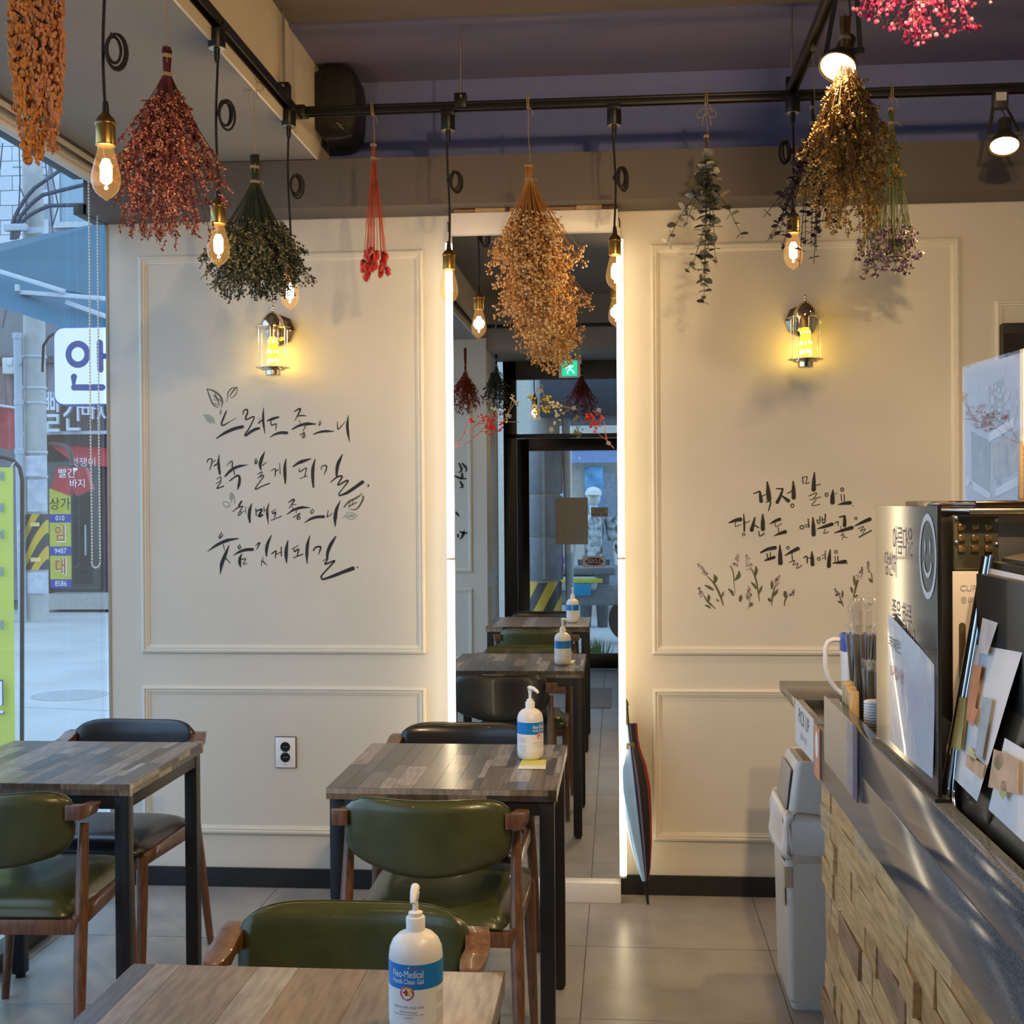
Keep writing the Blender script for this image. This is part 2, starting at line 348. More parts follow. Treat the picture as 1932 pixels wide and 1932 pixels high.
for nm, x, side in (('left', -.640, 'left'), ('right', -.0075, 'right')):
    t = thing('led_tube_light', 'warm white LED tube glowing along the %s edge of the wall mirror' % side, 'light', (x, -.105, .09), 0)
    for a, b in ((.098, 1.262), (1.270, 2.435)):
        MB().tube([(x, -.105, a), (x, -.105, b)], .0125, 12).build('tube', LED, t, smooth=50)
    for z in (.092, 1.262, 2.435): MB().cyl((x, -.105, z), (x, -.105, z+.008), .0128, n=12).build('end_cap', CAPM, t, smooth=50)
    MB().lathe((x, -.105, 2.443), [(.010, 0), (.0045, .02), (.004, .035)], 10).build('plug', CAPM, t, smooth=50)
    MB().tube([(x, -.105, 2.47), (x+.001, -.10, 2.50), (x-.002, -.09, 2.515), (x-.007, -.07, 2.52)], .0025, 6).build('cable', BLACK, t, smooth=80)

# ================================================================ tables
WOODS = [tuple(q*.72 for q in c) for c in [(.20, .155, .12), (.30, .235, .18), (.075, .065, .06), (.36, .31, .27), (.14, .105, .08), (.25, .20, .165), (.115, .115, .125), (.42, .37, .32), (.105, .085, .07), (.17, .15, .145), (.27, .19, .13), (.48, .43, .38)]]
PL = [mat('plank_%d' % i, c, .26, noise=.38, scale=11, stretch=(9, 1.3, 3), bump=.05, spec=.5, detail=8) for i, c in enumerate(WOODS)]
IRON = mat('black_iron', (.010, .010, .011), .42, noise=.2, scale=40, metal=.2)
GUARD = glass('clear_guard', (.95, .93, .88), .9, .08)
def table(x0, y0, x1, y1, label, seed, wide=False, zt=.735):
    r = random.Random(seed); cx, cy = (x0+x1)/2, (y0+y1)/2
    t = thing('cafe_table', label, 'table', (cx, cy, 0), 0, 'square cafe tables with plank pattern tops')
    MB().box(x0+.001, y0+.001, zt-.030, x1-.001, y1-.001, zt-.0012).build('tabletop', PL[8], t)
    if wide:
        cols = wide
    else:
        ws = []; x = 0
        while x < x1-x0-.012:
            w_ = r.choice([.018, .024, .035, .045, .045, .055]); w_ = min(w_, x1-x0-x); ws.append((w_, None)); x += w_
        cols = ws
    x = x0
    for w_, mi in cols:
        y = y1; first = True
        while y > y0+.001:
            l = (y1-y0) if mi is not None else r.choice([.1, .17, .24, .32, .4]); l = min(l, y-y0)
            if y-y0-l < .04: l = y-y0
            MB().box(x+.0004, y-l+.0004, zt-.0012, min(x+w_, x1)-.0004, y-.0004, zt).build('plank', PL[mi if mi is not None else r.randrange(12)], t)
            y -= l
        x += w_
    for ya, yb, ax in ((y0-.0012, y0+.001, 0), (y1-.001, y1+.0012, 0), (0, 0, 1), (0, 0, 2)):
        for z0, z1 in ((zt-.030, zt-.0155), (zt-.0152, zt-.001)):
            a = x0 if ax == 0 else y0; e = x1 if ax == 0 else y1
            while a < e-.001:
                l = min(r.choice([.1, .16, .22]), e-a)
                b_ = MB().box(a, ya, z0, a+l-.0006, yb, z1) if ax == 0 else (MB().box(x0-.0012, a, z0, x0+.001, a+l-.0006, z1) if ax == 1 else MB().box(x1-.001, a, z0, x1+.0012, a+l-.0006, z1))
                b_.build('edge_plank', PL[r.randrange(12)], t); a += l
    fz = zt-.030
    for sx, sy in ((0, 0), (1, 0), (1, 1), (0, 1)):
        a = x0+.006 if not sx else x1-.044; b = y0+.006 if not sy else y1-.044
        MB().box(a, b, .012, a+.038, b+.038, fz).build('leg', IRON, t, bevel=.002)
        MB().cyl((a+.019, b+.019, 0), (a+.019, b+.019, .014), .015, n=12).build('foot', IRON, t, smooth=50)
    MB().box(x0+.04, y0+.008, fz-.038, x1-.04, y0+.032, fz).build('apron', IRON, t, bevel=.0015)
    MB().box(x0+.04, y1-.032, fz-.038, x1-.04, y1-.008, fz).build('apron', IRON, t, bevel=.0015)
    MB().box(x0+.008, y0+.04, fz-.038, x0+.032, y1-.04, fz).build('apron', IRON, t, bevel=.0015)
    MB().box(x1-.032, y0+.04, fz-.038, x1-.008, y1-.04, fz).build('apron', IRON, t, bevel=.0015)
    for gx, gy, sx, sy in ((x1, y1, -1, -1), (x1, y0, -1, 1)):
        g = MB(); g.poly3([(gx+.002, gy-sy*.002, zt+.0015), (gx+sx*.026, gy-sy*.002, zt+.0015), (gx+.002, gy+sy*.026, zt+.0015)], (0, 0, .0012))
        g.box(min(gx, gx+.002), min(gy-sy*.002, gy+sy*.02), zt-.032, max(gx, gx+.002)+.0008, max(gy-sy*.002, gy+sy*.02), zt+.002)
        g.box(min(gx+.002, gx+sx*.02), min(gy-sy*.0032, gy-sy*.002), zt-.032, max(gx+.002, gx+sx*.02), max(gy-sy*.0032, gy-sy*.002), zt+.002)
        g.build('corner_guard', GUARD, t, smooth=40)
    return t
table(-.775, -1.552, -.176, -.932, 'square plank patterned table between the green and black chairs before the mirror', 5)
table(-1.915, -1.548, -1.307, -.950, 'square plank patterned table standing beside the left window', 11)
table(-.793, -3.44, -.191, -2.836, 'nearest square table with wide brown planks and sanitizer bottle, bottom of photo', 3,
      wide=[(.037, 6), (.042, 3), (.127, 1), (.066, 7), (.112, 10), (.075, 5), (.143, 11)])

# ================================================================ chairs
WALNUT = mat('walnut', (.165, .072, .034), .32, noise=.45, scale=18, stretch=(6, 6, 1), coat=.25)
GREEN = mat('green_leather', (.058, .066, .020), .30, noise=.25, scale=14, bump=.06, coat=.15)
BLK = mat('black_leather', (.016, .016, .018), .32, noise=.3, scale=14, bump=.06, coat=.15)
def make_chair(leather, label):
    t = thing('armchair', label, 'chair')
    # seat pad: crowned, wider in front
    def seat(i, j, top):
        u, v_ = i*2-1, j*2-1; e = lambda q: (1-abs(q)**5)
        hw = .215-.022*(1-j); x = u*hw; y = -.20+.455*j; sag = e(u)*e(v_)
        x *= 1-.05*abs(v_)**6; z = .435+.006*j+(.042*sag**.6 if sag > 0 else 0)+.010*(j-.5)-.008*(1-u*u)*(1-v_*v_)
        return V((x, y+(-.018 if top else 0)*0, z if top else .425+.008*j))
    mb = MB(); n = 14
    mb.grid(lambda i, j: seat(i, j, True), n, n).grid(lambda i, j: seat(1-i, j, False), n, n)
    k = (n+1)*(n+1); rim = [i for i in range(n+1)]+[j*(n+1)+n for j in range(1, n+1)]+[n*(n+1)+i for i in range(n-1, -1, -1)]+[j*(n+1) for j in range(n-1, 0, -1)]
    mir_ = lambda q: k+(q//(n+1))*(n+1)+(n-q % (n+1))
    mb.f += [(rim[i], mir_(rim[i]), mir_(rim[(i+1) % len(rim)]), rim[(i+1) % len(rim)]) for i in range(len(rim))]; mb.mi += [0]*len(rim)
    mb.build('seat', leather, t, smooth=180)
    # backrest: padded, dished, rounded below
    def back(i, j, s):
        u, v_ = i*2-1, j*2-1
        tz = .178/2; z = v_*tz; hw = .209
        if v_ < 0: hw *= 1-.28*abs(v_)**3.2
        else: hw *= 1-.10*abs(v_)**6
        x = u*hw; z -= (.020*(1-u*u) if v_ < 0 else -.012*u*u*0+.0)*(-v_ if v_ < 0 else 0)
        z += (.010*(u*u)-.006)*max(0, v_)-(.022*u**6)*max(0, v_)
        bulge = max(0, 1-abs(u)**6)*max(0, 1-abs(v_)**6)
        y = -.245+.045*u*u-.10*z+s*(.006+.017*bulge**.5)
        return V((x, y, .668+z))
    mb = MB(); n = 16; m_ = 12
    mb.grid(lambda i, j: back(i, j, 1), n, m_).grid(lambda i, j: back(1-i, j, -1), n, m_); k = (n+1)*(m_+1)
    rim = [i for i in range(n+1)]+[j*(n+1)+n for j in range(1, m_+1)]+[m_*(n+1)+i for i in range(n-1, -1, -1)]+[j*(n+1) for j in range(m_-1, 0, -1)]
    mi2 = lambda q: k+(q//(n+1))*(n+1)+(n-q % (n+1))
    mb.f += [(rim[i], mi2(rim[i]), mi2(rim[(i+1) % len(rim)]), rim[(i+1) % len(rim)]) for i in range(len(rim))]; mb.mi += [0]*len(rim)
    b = mb.build('backrest', leather, t, smooth=180)
    sb = MB(); sb.tube([back(i/24, 1, -.75)+V((0, -.001, .0006)) for i in range(25)]+[back(1, 1-j/12, -.75)+V((.0008, -.001, 0)) for j in range(1, 13)], .0012, 5); sb.build('seam', leather, b, smooth=180)
    for s in (-1, 1):
        MB().tube([(s*.235, -.262, 0), (s*.222, -.205, .30), (s*.216, -.178, .43), (s*.212, -.142, .655)], [.0115, .0165, .0175, .0125], 10).build('leg', WALNUT, t, smooth=60)
        MB().tube([(s*.212, .262, 0), (s*.205, .228, .30), (s*.203, .222, .425)], [.0115, .0165, .0175], 10).build('leg', WALNUT, t, smooth=60)
        MB().bar((s*.210, -.20, .410), (s*.202, .225, .415), .020, .040).build('side_rail', WALNUT, t, bevel=.004)
        a = MB(); prof = [(-.232, .196, .234, .702, .046), (-.20, .200, .240, .700, .044), (-.165, .204, .243, .693, .030), (-.125, .200, .241, .690, .030), (-.09, .203, .236, .694, .017), (-.075, .208, .230, .696, .010)]
        vs = []
        for y, xi, xo, zc, h in prof: vs += [(s*xi, y, zc-h/2+.002), (s*xo, y, zc-h/2+.002), (s*(xo+.004), y, zc+h/2-.006), (s*xi, y, zc+h/2-.006)]
        fs = [(0, 1, 2, 3), tuple(range(len(vs)-4, len(vs)))]+[(4*i+j, 4*i+(j+1) % 4, 4*i+4+(j+1) % 4, 4*i+4+j) for i in range(len(prof)-1) for j in range(4)]
        a.add(vs, fs); a.build('armrest', WALNUT, t, bevel=.006, seg=3)
    MB().bar((-.205, .222, .405), (.205, .222, .405), .022, .04).build('front_rail', WALNUT, t, bevel=.004)
    MB().bar((-.212, -.19, .400), (.212, -.19, .400), .022, .04).build('back_rail', WALNUT, t, bevel=.004)
    return t
gc = make_chair(GREEN, 'green leather armchair with wooden frame before the middle table, seen from behind'); gc.location = (-.478, -1.505, 0); gc.rotation_euler.z = R(-2)
gc['group'] = 'green leather armchairs'
dup(gc, (-1.615, -1.50, 0), R(3), 'green leather armchair cut by left photo edge at the window table')
dup(gc, (-.482, -2.80, 0), R(180), 'green leather armchair with only its top visible behind the nearest table')
bc = make_chair(BLK, 'black leather armchair between the middle table and the mirror'); bc.location = (-.520, -.905, 0); bc.rotation_euler.z = R(180); bc['group'] = 'black leather armchairs'
dup(bc, (-1.632, -.895, 0), R(178), 'black leather armchair between the window table and the back wall')
dup(bc, (-.50, -3.40, 0), 0, 'black leather armchair at the nearest table, seen only in the mirror')

# ================================================================ sanitizer bottles
BOT = mat('milky_plastic', (.74, .72, .70), .35, noise=.03, spec=.5); CAPW = mat('white_plastic', (.82, .81, .80), .35, noise=.02)
BLUE = mat('label_blue', (.004, .20, .62), .35, noise=.03); LABW = mat('label_white', (.80, .80, .80), .45, noise=.02)
PRW = mat('print_white', (.9, .9, .9), .5, noise=.02); PRB = mat('print_navy', (.04, .07, .25), .5, noise=.02); PRR = mat('print_red', (.55, .02, .02), .5, noise=.02); PRY = mat('print_yellow', (.85, .62, .03), .5, noise=.02); PRG = mat('print_grey', (.2, .2, .22), .5, noise=.02)
def sanitizer(loc, rz, label):
    t = thing('sanitizer_bottle', label, 'bottle', (0, 0, 0), 0, 'hand sanitizer pump bottles'); r = .0375
    MB().lathe((0, 0, 0), [(0, 0), (.026, 0), (.0335, .004), (.0372, .014), (r, .024), (r, .114), (.0362, .124), (.032, .134), (.0245, .1415), (.0165, .145), (.0125, .147), (.0125, .150)], 40).build('bottle_body', BOT, t, smooth=50)
    MB().lathe((0, 0, .146), [(.0133, 0), (.0135, .018), (.0125, .0195), (.0100, .020), (.0100, .0255), (.006, .027), (.0042, .028), (.0037, .045)], 24).build('pump_collar', CAPW, t, smooth=40)
    h = MB(); h.tube([(0, 0, .189), (0, 0, .199)], [.0046, .006], 12); h.tube([(.001, .006, .2045), (0, 0, .2055), (0, -.012, .2035), (0, -.024, .197), (0, -.028, .192)], [.0045, .0066, .0058, .0046, .0036], 10); h.build('pump_head', CAPW, t, smooth=60)
    rr = r+.0004; up = lambda a, z, d=0: ((rr+d)*sin(a), -(rr+d)*cos(a), z)
    lb = MB(); lb.grid(lambda i, j: V(up(R(-176+352*i), .076+.034*j)), 48, 1); lab = lb.build('blue_label', BLUE, t, smooth=180)
    lb = MB(); lb.grid(lambda i, j: V(up(R(-176+352*i), .026+.050*j)), 48, 1); lb.build('white_label', LABW, t, smooth=180)
    def wrap(mb, body, size, z, a0=0, sx=1, d=.0002):
        vs, fs = glyphs(body, 'CENTER', 0); mb.add([up(a*size*sx/r+a0, z+b*size, d) for a, b in vs], fs)
    a = MB(); wrap(a, 'Neo-Medical', .0145, .0970, R(-12), .62); wrap(a, 'Hands Clean Gel', .0098, .0870, R(-12), .70); wrap(a, '+', .008, .1055, R(-8)); a.build('lettering', PRW, lab)
    a = MB(); wrap(a, 'MEDICAL', .0045, .1052, R(6)); a.build('lettering', PRR, lab)
    def disc(mb, rad, zc, a0, d, n=24, r0=0):
        vs = [up(a0+rad*cos(2*pi*i/n)/r, zc+rad*sin(2*pi*i/n), d) for i in range(n)]
        if r0: vs += [up(a0+r0*cos(2*pi*i/n)/r, zc+r0*sin(2*pi*i/n), d) for i in range(n)]; mb.add(vs, [(i, (i+1) % n, n+(i+1) % n, n+i) for i in range(n)])
        else: mb.add(vs, [tuple(range(n))])
    a0 = R(-12); zc = .0715
    e = MB(); e.c = 0; disc(e, .0100, zc, a0, .0003); e.c = 1; disc(e, .0070, zc, a0, .0006)
    e.c = 2; n = 16; e.add([up(a0+.0070*cos(-.75+pi*i/n*.9-.9)/r, zc+.0070*sin(-.75+pi*i/n*.9-.9+.9), .0008) for i in range(n)], [tuple(range(n))])
    e.c = 3
    for q in ((-.0045, -.0015, .0025, .0015), (-.0015, -.0045, .0015, .0045)): e.add([up(a0+(q[i]-.001)/r, zc+q[j]+.001, .001) for i, j in ((0, 1), (2, 1), (2, 3), (0, 3))], [(0, 1, 2, 3)])
    e.c = 4; wrap(e, '의약외품', .0022, zc-.003, a0+R(5), 1, .0011)
    for i in range(9):
        th = R(20+17.5*i); e.c = 1; vs, fs = glyphs('용', 'CENTER', 0); e.add([up(a0+(.0085*cos(th)+(x*sin(th)+y*cos(th))*.0022)/r, zc+.0085*sin(th)+(-x*cos(th)+y*sin(th))*.0022, .0006) for x, y in vs], fs)
        th = R(-20-17.5*i); vs, fs = glyphs('ANTISEPTIC'[i], 'CENTER', 0); e.add([up(a0+(.0085*cos(th)+(-x*sin(th)-y*cos(th))*.002)/r, zc+.0085*sin(th)+(x*cos(th)-y*sin(th))*.002, .0006) for x, y in vs], fs)
    e.build('seal', [PRR, PRW, PRY, PRR, PRB], t)
    p = MB(); wrap(p, '겔타입 손소독제 / 손 살균 소독제', .0040, .0515, R(-10), .8); p.build('lettering', PRB, t)
    p = MB(); wrap(p, 'Hands Sanitizing gel', .0036, .0455, R(-10), .9); wrap(p, 'Antiseptic gel for the hands, no rinse, 500 ml', .0028, .0418, R(-10), .9); wrap(p, 'ethanol 62%', .0030, .0375, R(-10), .9)
    for k in range(9): wrap(p, '소독제 사용방법 적당량을 손에', .0026, .066-.004*k-(.006 if k > 3 else 0), R(75), .8); wrap(p, '주의사항 화기를 피할 것', .0026, .066-.004*k-(.006 if k > 3 else 0), R(-92), .8)
    p.build('fine_print', PRG, t)
    t.location = loc; t.rotation_euler = (0, 0, rz); return t
sanitizer((-.292, -3.078, .735), R(2), 'nearest white pump bottle with blue label on the bottom centre table')
sanitizer((-.271, -1.150, .735), R(62), 'white pump bottle on the middle table, its label turned to the side')
cdt = thing('paper_card', 'small yellow and white printed card lying before the bottle on middle table', 'card', (-.26, -1.23, .735))
q = [atz(.7362, *p) for p in ((985, 1434), (1031, 1434), (1029, 1451), (976, 1451))]
mb = MB(); mb.poly3(q, (0, 0, .0006)); mb.build('card', mat('card_paper', (.72, .68, .62), .5, noise=.03), cdt)
mid = [q[0].lerp(q[3], .62), q[1].lerp(q[2], .62)]; MB().poly3([p+V((0, 0, .0007)) for p in (q[0], q[1], mid[1], mid[0])], (0, 0, .0002)).build('yellow_panel', mat('card_yellow', (.62, .58, .12), .5, noise=.1), cdt)
c3 = MB()
for k, s_ in enumerate(('커피', '쿠폰', '★')): c3.text(s_, .008, q[0].lerp(q[1], .62+.13*k).lerp(q[3].lerp(q[2], .62+.13*k), .8)+V((0, 0, .0008)), X_, Y_)
c3.build('lettering', PRG, cdt)
# ================================================================ lighting tracks
TRK = mat('track_black', (.014, .013, .012), .38, noise=.2, metal=.3)
ROD = mat('rod_steel', (.42, .42, .40), .4, 1, noise=.1)
ZTR = 2.800
def track(name, a, b, label):
    t = thing('lighting_track', label, 'track', a, 0)
    d = (V(b)-V(a)).normalized(); s = V((-d.y, d.x, 0))
    MB().bar(V(a)+Z_*.012, V(b)+Z_*.012, .032, .010).build('rail_top', TRK, t, bevel=.002)
    for k in (-1, 1): MB().bar(V(a)+s*k*.0125-Z_*.002, V(b)+s*k*.0125-Z_*.002, .006, .020).build('rail_lip', TRK, t, bevel=.001)
    return t
tx = track('t', (-1.093, -.55, ZTR), (2.3, -.55, ZTR), 'black lighting track crossing the room in front of the back wall')
tl = track('t', (-1.105, -5.3, ZTR-.012), (-1.093, -.55, ZTR-.012), 'black lighting track running along the lowered ceiling edge at left')
tr = track('t', (.552, -4.3, ZTR-.005), (.549, -.55, ZTR-.005), 'black lighting track running from the cross track toward the viewer at right')
tf = track('t', (-1.10, -5.2, ZTR), (2.3, -5.2, ZTR), 'black lighting track near the entrance door, seen in the mirror')
for p, par in (((-1.094, -.72, 0), tl), ((-.535, -.55, 0), tx), ((.553, -.60, 0), tr), ((1.9, -.55, 0), tx), ((-1.10, -3.2, 0), tl)):
    mb = MB(); mb.cyl((p[0], p[1], ZTR+.04), (p[0], p[1], 3.09), .0042, n=8); mb.build('hanger_rod', ROD, par, smooth=50)
    b = MB(); b.box(p[0]-.020, p[1]-.018, ZTR-.004, p[0]+.020, p[1]+.018, ZTR+.045).build('hanger_clamp', TRK, par, bevel=.002)
    MB().tube([(p[0]+.004, p[1]-.020, ZTR+.03), (p[0]+.004, p[1]-.032, ZTR+.03)], [.006, .004], 8).build('wing_screw', ROD, par, smooth=60)
MB().box(-1.125, -.585, ZTR-.012, -1.06, -.515, ZTR+.018).build('corner_joint', TRK, tl, bevel=.002)

# ================================================================ pendant bulbs
BRASS = mat('brushed_brass', (.56, .38, .12), .30, 1, noise=.18, scale=60, stretch=(8, 8, .3))
DBRASS = mat('dark_brass', (.33, .20, .07), .35, 1, noise=.2)
CORD = mat('fabric_cord', (.022, .012, .010), .8, noise=.3, scale=200)
BULB = glass('amber_bulb_glass', (1, .88, .70), .9, .0, 1.35, lit=(1, .50, .14, .17))
FIL = glow('filament_glow', (1, .62, .24), 120); FILC = glow('filament_core', (1, .78, .45), 60)
WARM = (1, .66, .32)
def pendant(x, y, zt, z_tip, label, coil_z, coil_dir=1, seed=0, power=5.5):
    """adapter under the track, cloth cord with a tied coil, brass socket, pear bulb"""
    r = random.Random(seed); t = thing('pendant_bulb', label, 'lamp', (x, y, zt), 0, 'filament pendant bulbs on the lighting tracks'); H = .088; zs = z_tip+.200
    MB().box(x-.023, y-.016, zt-.030, x+.023, y+.016, zt-.008).build('adapter', TRK, t, bevel=.002)
    MB().lathe((x, y, zt-.078), [(.022, 0), (.0235, .003), (.0235, .050), (.02, .053)], 20).build('adapter_cup', TRK, t, smooth=40)
    MB().lathe((x, y, zt-.0795), [(.014, 0), (.0225, .0005), (.0225, .0025)], 20).build('adapter_ring', mat('ring_chrome', (.7, .68, .64), .2, 1, noise=.05), t, smooth=40)
    MB().lathe((x, y, zt-.118), [(.0042, 0), (.0075, .012), (.0075, .026), (.0095, .040)], 12).build('strain_relief', TRK, t, smooth=50)
    pts = []
    for i in range(19):
        f = i/18; z = zt-.10+(zs-zt+.10)*f; pts.append((x+.0035*sin(5*f+seed), y+.003*cos(4*f+seed), z))
    pts[-1] = (x, y, zs); MB().tube(pts, .0036, 8).build('cord', CORD, t, smooth=80)
    c = MB(); cz = coil_z
    for k in range(3):
        a = .030+.004*k+r.uniform(-.003, .004); bz = cz-.004*k; dx = coil_dir*(.020+.005*k); tw = r.uniform(.1, .9)
        c.tube([(x+dx+a*.55*cos(th)*cos(tw), y+a*.55*cos(th)*sin(tw)-.004*k, bz+a*sin(th)) for th in [2*pi*i/18 for i in range(18)]], .0033, 6, closed=True)
    c.ball((x, y, cz), (.007, .007, .009), 8, 5); c.tube([(x, y, cz), (x+coil_dir*.014, y-.01, cz+.018), (x+coil_dir*.018, y-.01, cz+.034)], .0018, 5)
    c.build('cord_coil', CORD, t, smooth=80)
    MB().lathe((x, y, zs-.012), [(.008, 0), (.0072, .012), (.0058, .024)], 14).build('cord_grip', TRK, t, smooth=50)
    MB().lathe((x, y, zs-.040), [(.0208, 0), (.0222, .002), (.0222, .006), (.0165, .018), (.010, .024), (.007, .030)], 28).build('socket_cap', DBRASS, t, smooth=40)
    MB().lathe((x, y, zs-.080), [(.0185, 0), (.0205, .001), (.0205, .040), (.0195, .042)], 28).build('socket', BRASS, t, smooth=40)
    MB().lathe((x, y, zs-.0835), [(.019, 0), (.0215, .001), (.0215, .003), (.019, .004)], 28).build('socket_ring', BRASS, t, smooth=40)
    g = [(.001, 0), (.0035, .001), (.006, .005), (.014, .0095), (.0225, .018), (.0282, .029), (.0312, .043), (.0300, .058), (.0262, .076), (.0215, .094), (.0175, .108), (.016, .118)]
    MB().lathe((x, y, zs-.200), g, 32, cap=False).build('bulb_glass', BULB, t, smooth=180)
    f = MB()
    for i in range(6):
        a = 2*pi*i/6+.3; f.tube([(x+.0055*cos(a), y+.0055*sin(a), zs-.116), (x+.0092*cos(a+.3), y+.0092*sin(a+.3), zs-.160)], .0017, 6)
    f.build('filament', FIL, t)
    MB().lathe((x, y, zs-.163), [(.007, 0), (.0125, .006), (.0128, .038), (.0070, .052)], 14).build('filament_core', FILC, t, smooth=180)
    MB().tube([(x, y, zs-.085), (x, y, zs-.114)], [.0055, .0032], 10).build('filament_stem', glass('stem_glass', (1, .93, .8), .9, .05), t, smooth=60)
    MB().lathe((x, y, zs-.176), [(.0015, 0), (.004, .003), (.0025, .008), (.001, .012)], 10).build('filament_foot', FILC, t, smooth=180)
    lamp('bulb_light', 'POINT', (x, y, zs-.14), power, WARM, t, shadow_soft_size=.022)
    return t
pendant(-1.10, -2.17, ZTR, 2.128, 'filament bulb in brass socket at upper left, nearest the window blind', 2.45, 1, 1)
pendant(-1.10, -1.40, ZTR, 2.125, 'filament bulb hanging between the pink and dark green dried bunches', 2.545, 1, 2)
pendant(-1.095, -.66, ZTR, 2.116, 'filament bulb half hidden inside the dark green dried bunch', 2.53, 1, 3)
pendant(-.578, -.555, ZTR, 2.140, 'filament bulb hanging before the left edge of the mirror', 2.555, 1, 4)
pendant(-.0225, -.555, ZTR, 2.176, 'filament bulb hanging before the right edge of the mirror', 2.55, 1, 5)
pendant(.551, -.63, ZTR, 2.218, 'filament bulb hanging beneath the dark purple eucalyptus at right', 2.60, -1, 6)
pendant(-1.10, -3.05, ZTR, 2.13, 'added filament bulb on the left track, out of view, for warm light', 2.5, 1, 8)  # bulb added out of view to bring in warm light
pt = atm(-5.2, 1009, 793); pendant(pt.x, -5.2, ZTR, pt.z, 'filament bulb near the entrance door, seen in the mirror', 2.5, 1, 7)

# ================================================================ track spotlights
LENS = glow('spot_lens', (1, .78, .45), 28); SPOTB = mat('spot_black', (.03, .027, .024), .5, noise=.2)
def spot(pos, head, target, label, energy):
    """pos on the track, head centre of the lens"""
    x, y = pos; t = thing('track_spotlight', label, 'spotlight', (x, y, ZTR), 0)
    MB().box(x-.023, y-.017, ZTR-.062, x+.023, y+.017, ZTR-.004).build('adapter', SPOTB, t, bevel=.002)
    MB().box(x-.0165, y-.0178, ZTR-.040, x+.0165, y-.0168, ZTR-.013).build('rating_plate', mat('plate_paper', (.55, .53, .5), .5, noise=.05), t)
    h = V(head); d = (V(target)-h).normalized(); xx, yy = frame(d); b = h-d*.055
    MB().lathe(h-d*.050, [(.020, 0), (.026, .006), (.042, .030), (.0475, .046), (.048, .050), (.0445, .050), (.043, .046)], 32, d, cap=False).build('shade', SPOTB, t, smooth=40)
    MB().lathe(h-d*.006, [(.0001, 0), (.041, .001), (.043, .004), (.041, .006), (.0001, .0075)], 32, d, cap=False).build('lens', LENS, t, smooth=60)
    MB().lathe(h-d*.001, [(.043, 0), (.0485, .001), (.0485, .003), (.0455, .004)], 32, d, cap=False).build('lens_ring', BRASS, t, smooth=40)
    MB().lathe(b-d*.055, [(.012, 0), (.021, .008), (.022, .060)], 24, d).build('lamp_holder', SPOTB, t, smooth=40)
    c = h-d*.045; MB().bar(c-xx*.055, c+xx*.055, .018, .016).build('yoke_bar', SPOTB, t, bevel=.002)
    top = V((x, y, ZTR-.06))
    for s in (-1, 1): MB().bar(top+V((s*.022, 0, 0)), c+xx*(s*.047 if xx.x >= 0 else -s*.047), .012, .0025).build('yoke_arm', SPOTB, t)
    MB().tube([top, top.lerp(b-d*.05, .5)+V((.006, -.004, 0)), b-d*.05], .0028, 6).build('cable', SPOTB, t, smooth=80)
    l = lamp('spot_lamp', 'SPOT', h+d*.012, energy, (1, .68, .34), None, shadow_soft_size=.035, spot_size=R(150), spot_blend=.9); aim(l, h+d); mw = l.matrix_basis.copy()
    l.parent = t; l.matrix_basis = wm(t).inverted() @ mw
    return t
spot((1.222, -.55), (1.222, -.60, 2.605), (1.10, -1.0, 1.75), 'lit black spotlight on the cross track at the right photo edge', 52)
sp = aty(-1.60, 1581, 127); spot((.555, -1.62), tuple(sp), (.05, -2.3, 1.3), 'lit black spotlight beside the gold dried bunch, top right', 38)

spot((.555, -3.15), (.55, -3.16, 2.62), (.50, -1.9, .9), 'added black spotlight farther along the right track, unseen, warming the counter', 105)  # unseen lamp added to warm the counter front
spot((.555, -4.05), (.54, -4.02, 2.62), (.35, -1.5, 2.0), 'added black spotlight at viewer end of the right track, unseen, lighting the bunches', 105)  # unseen lamp added to light the bunches from the viewer side
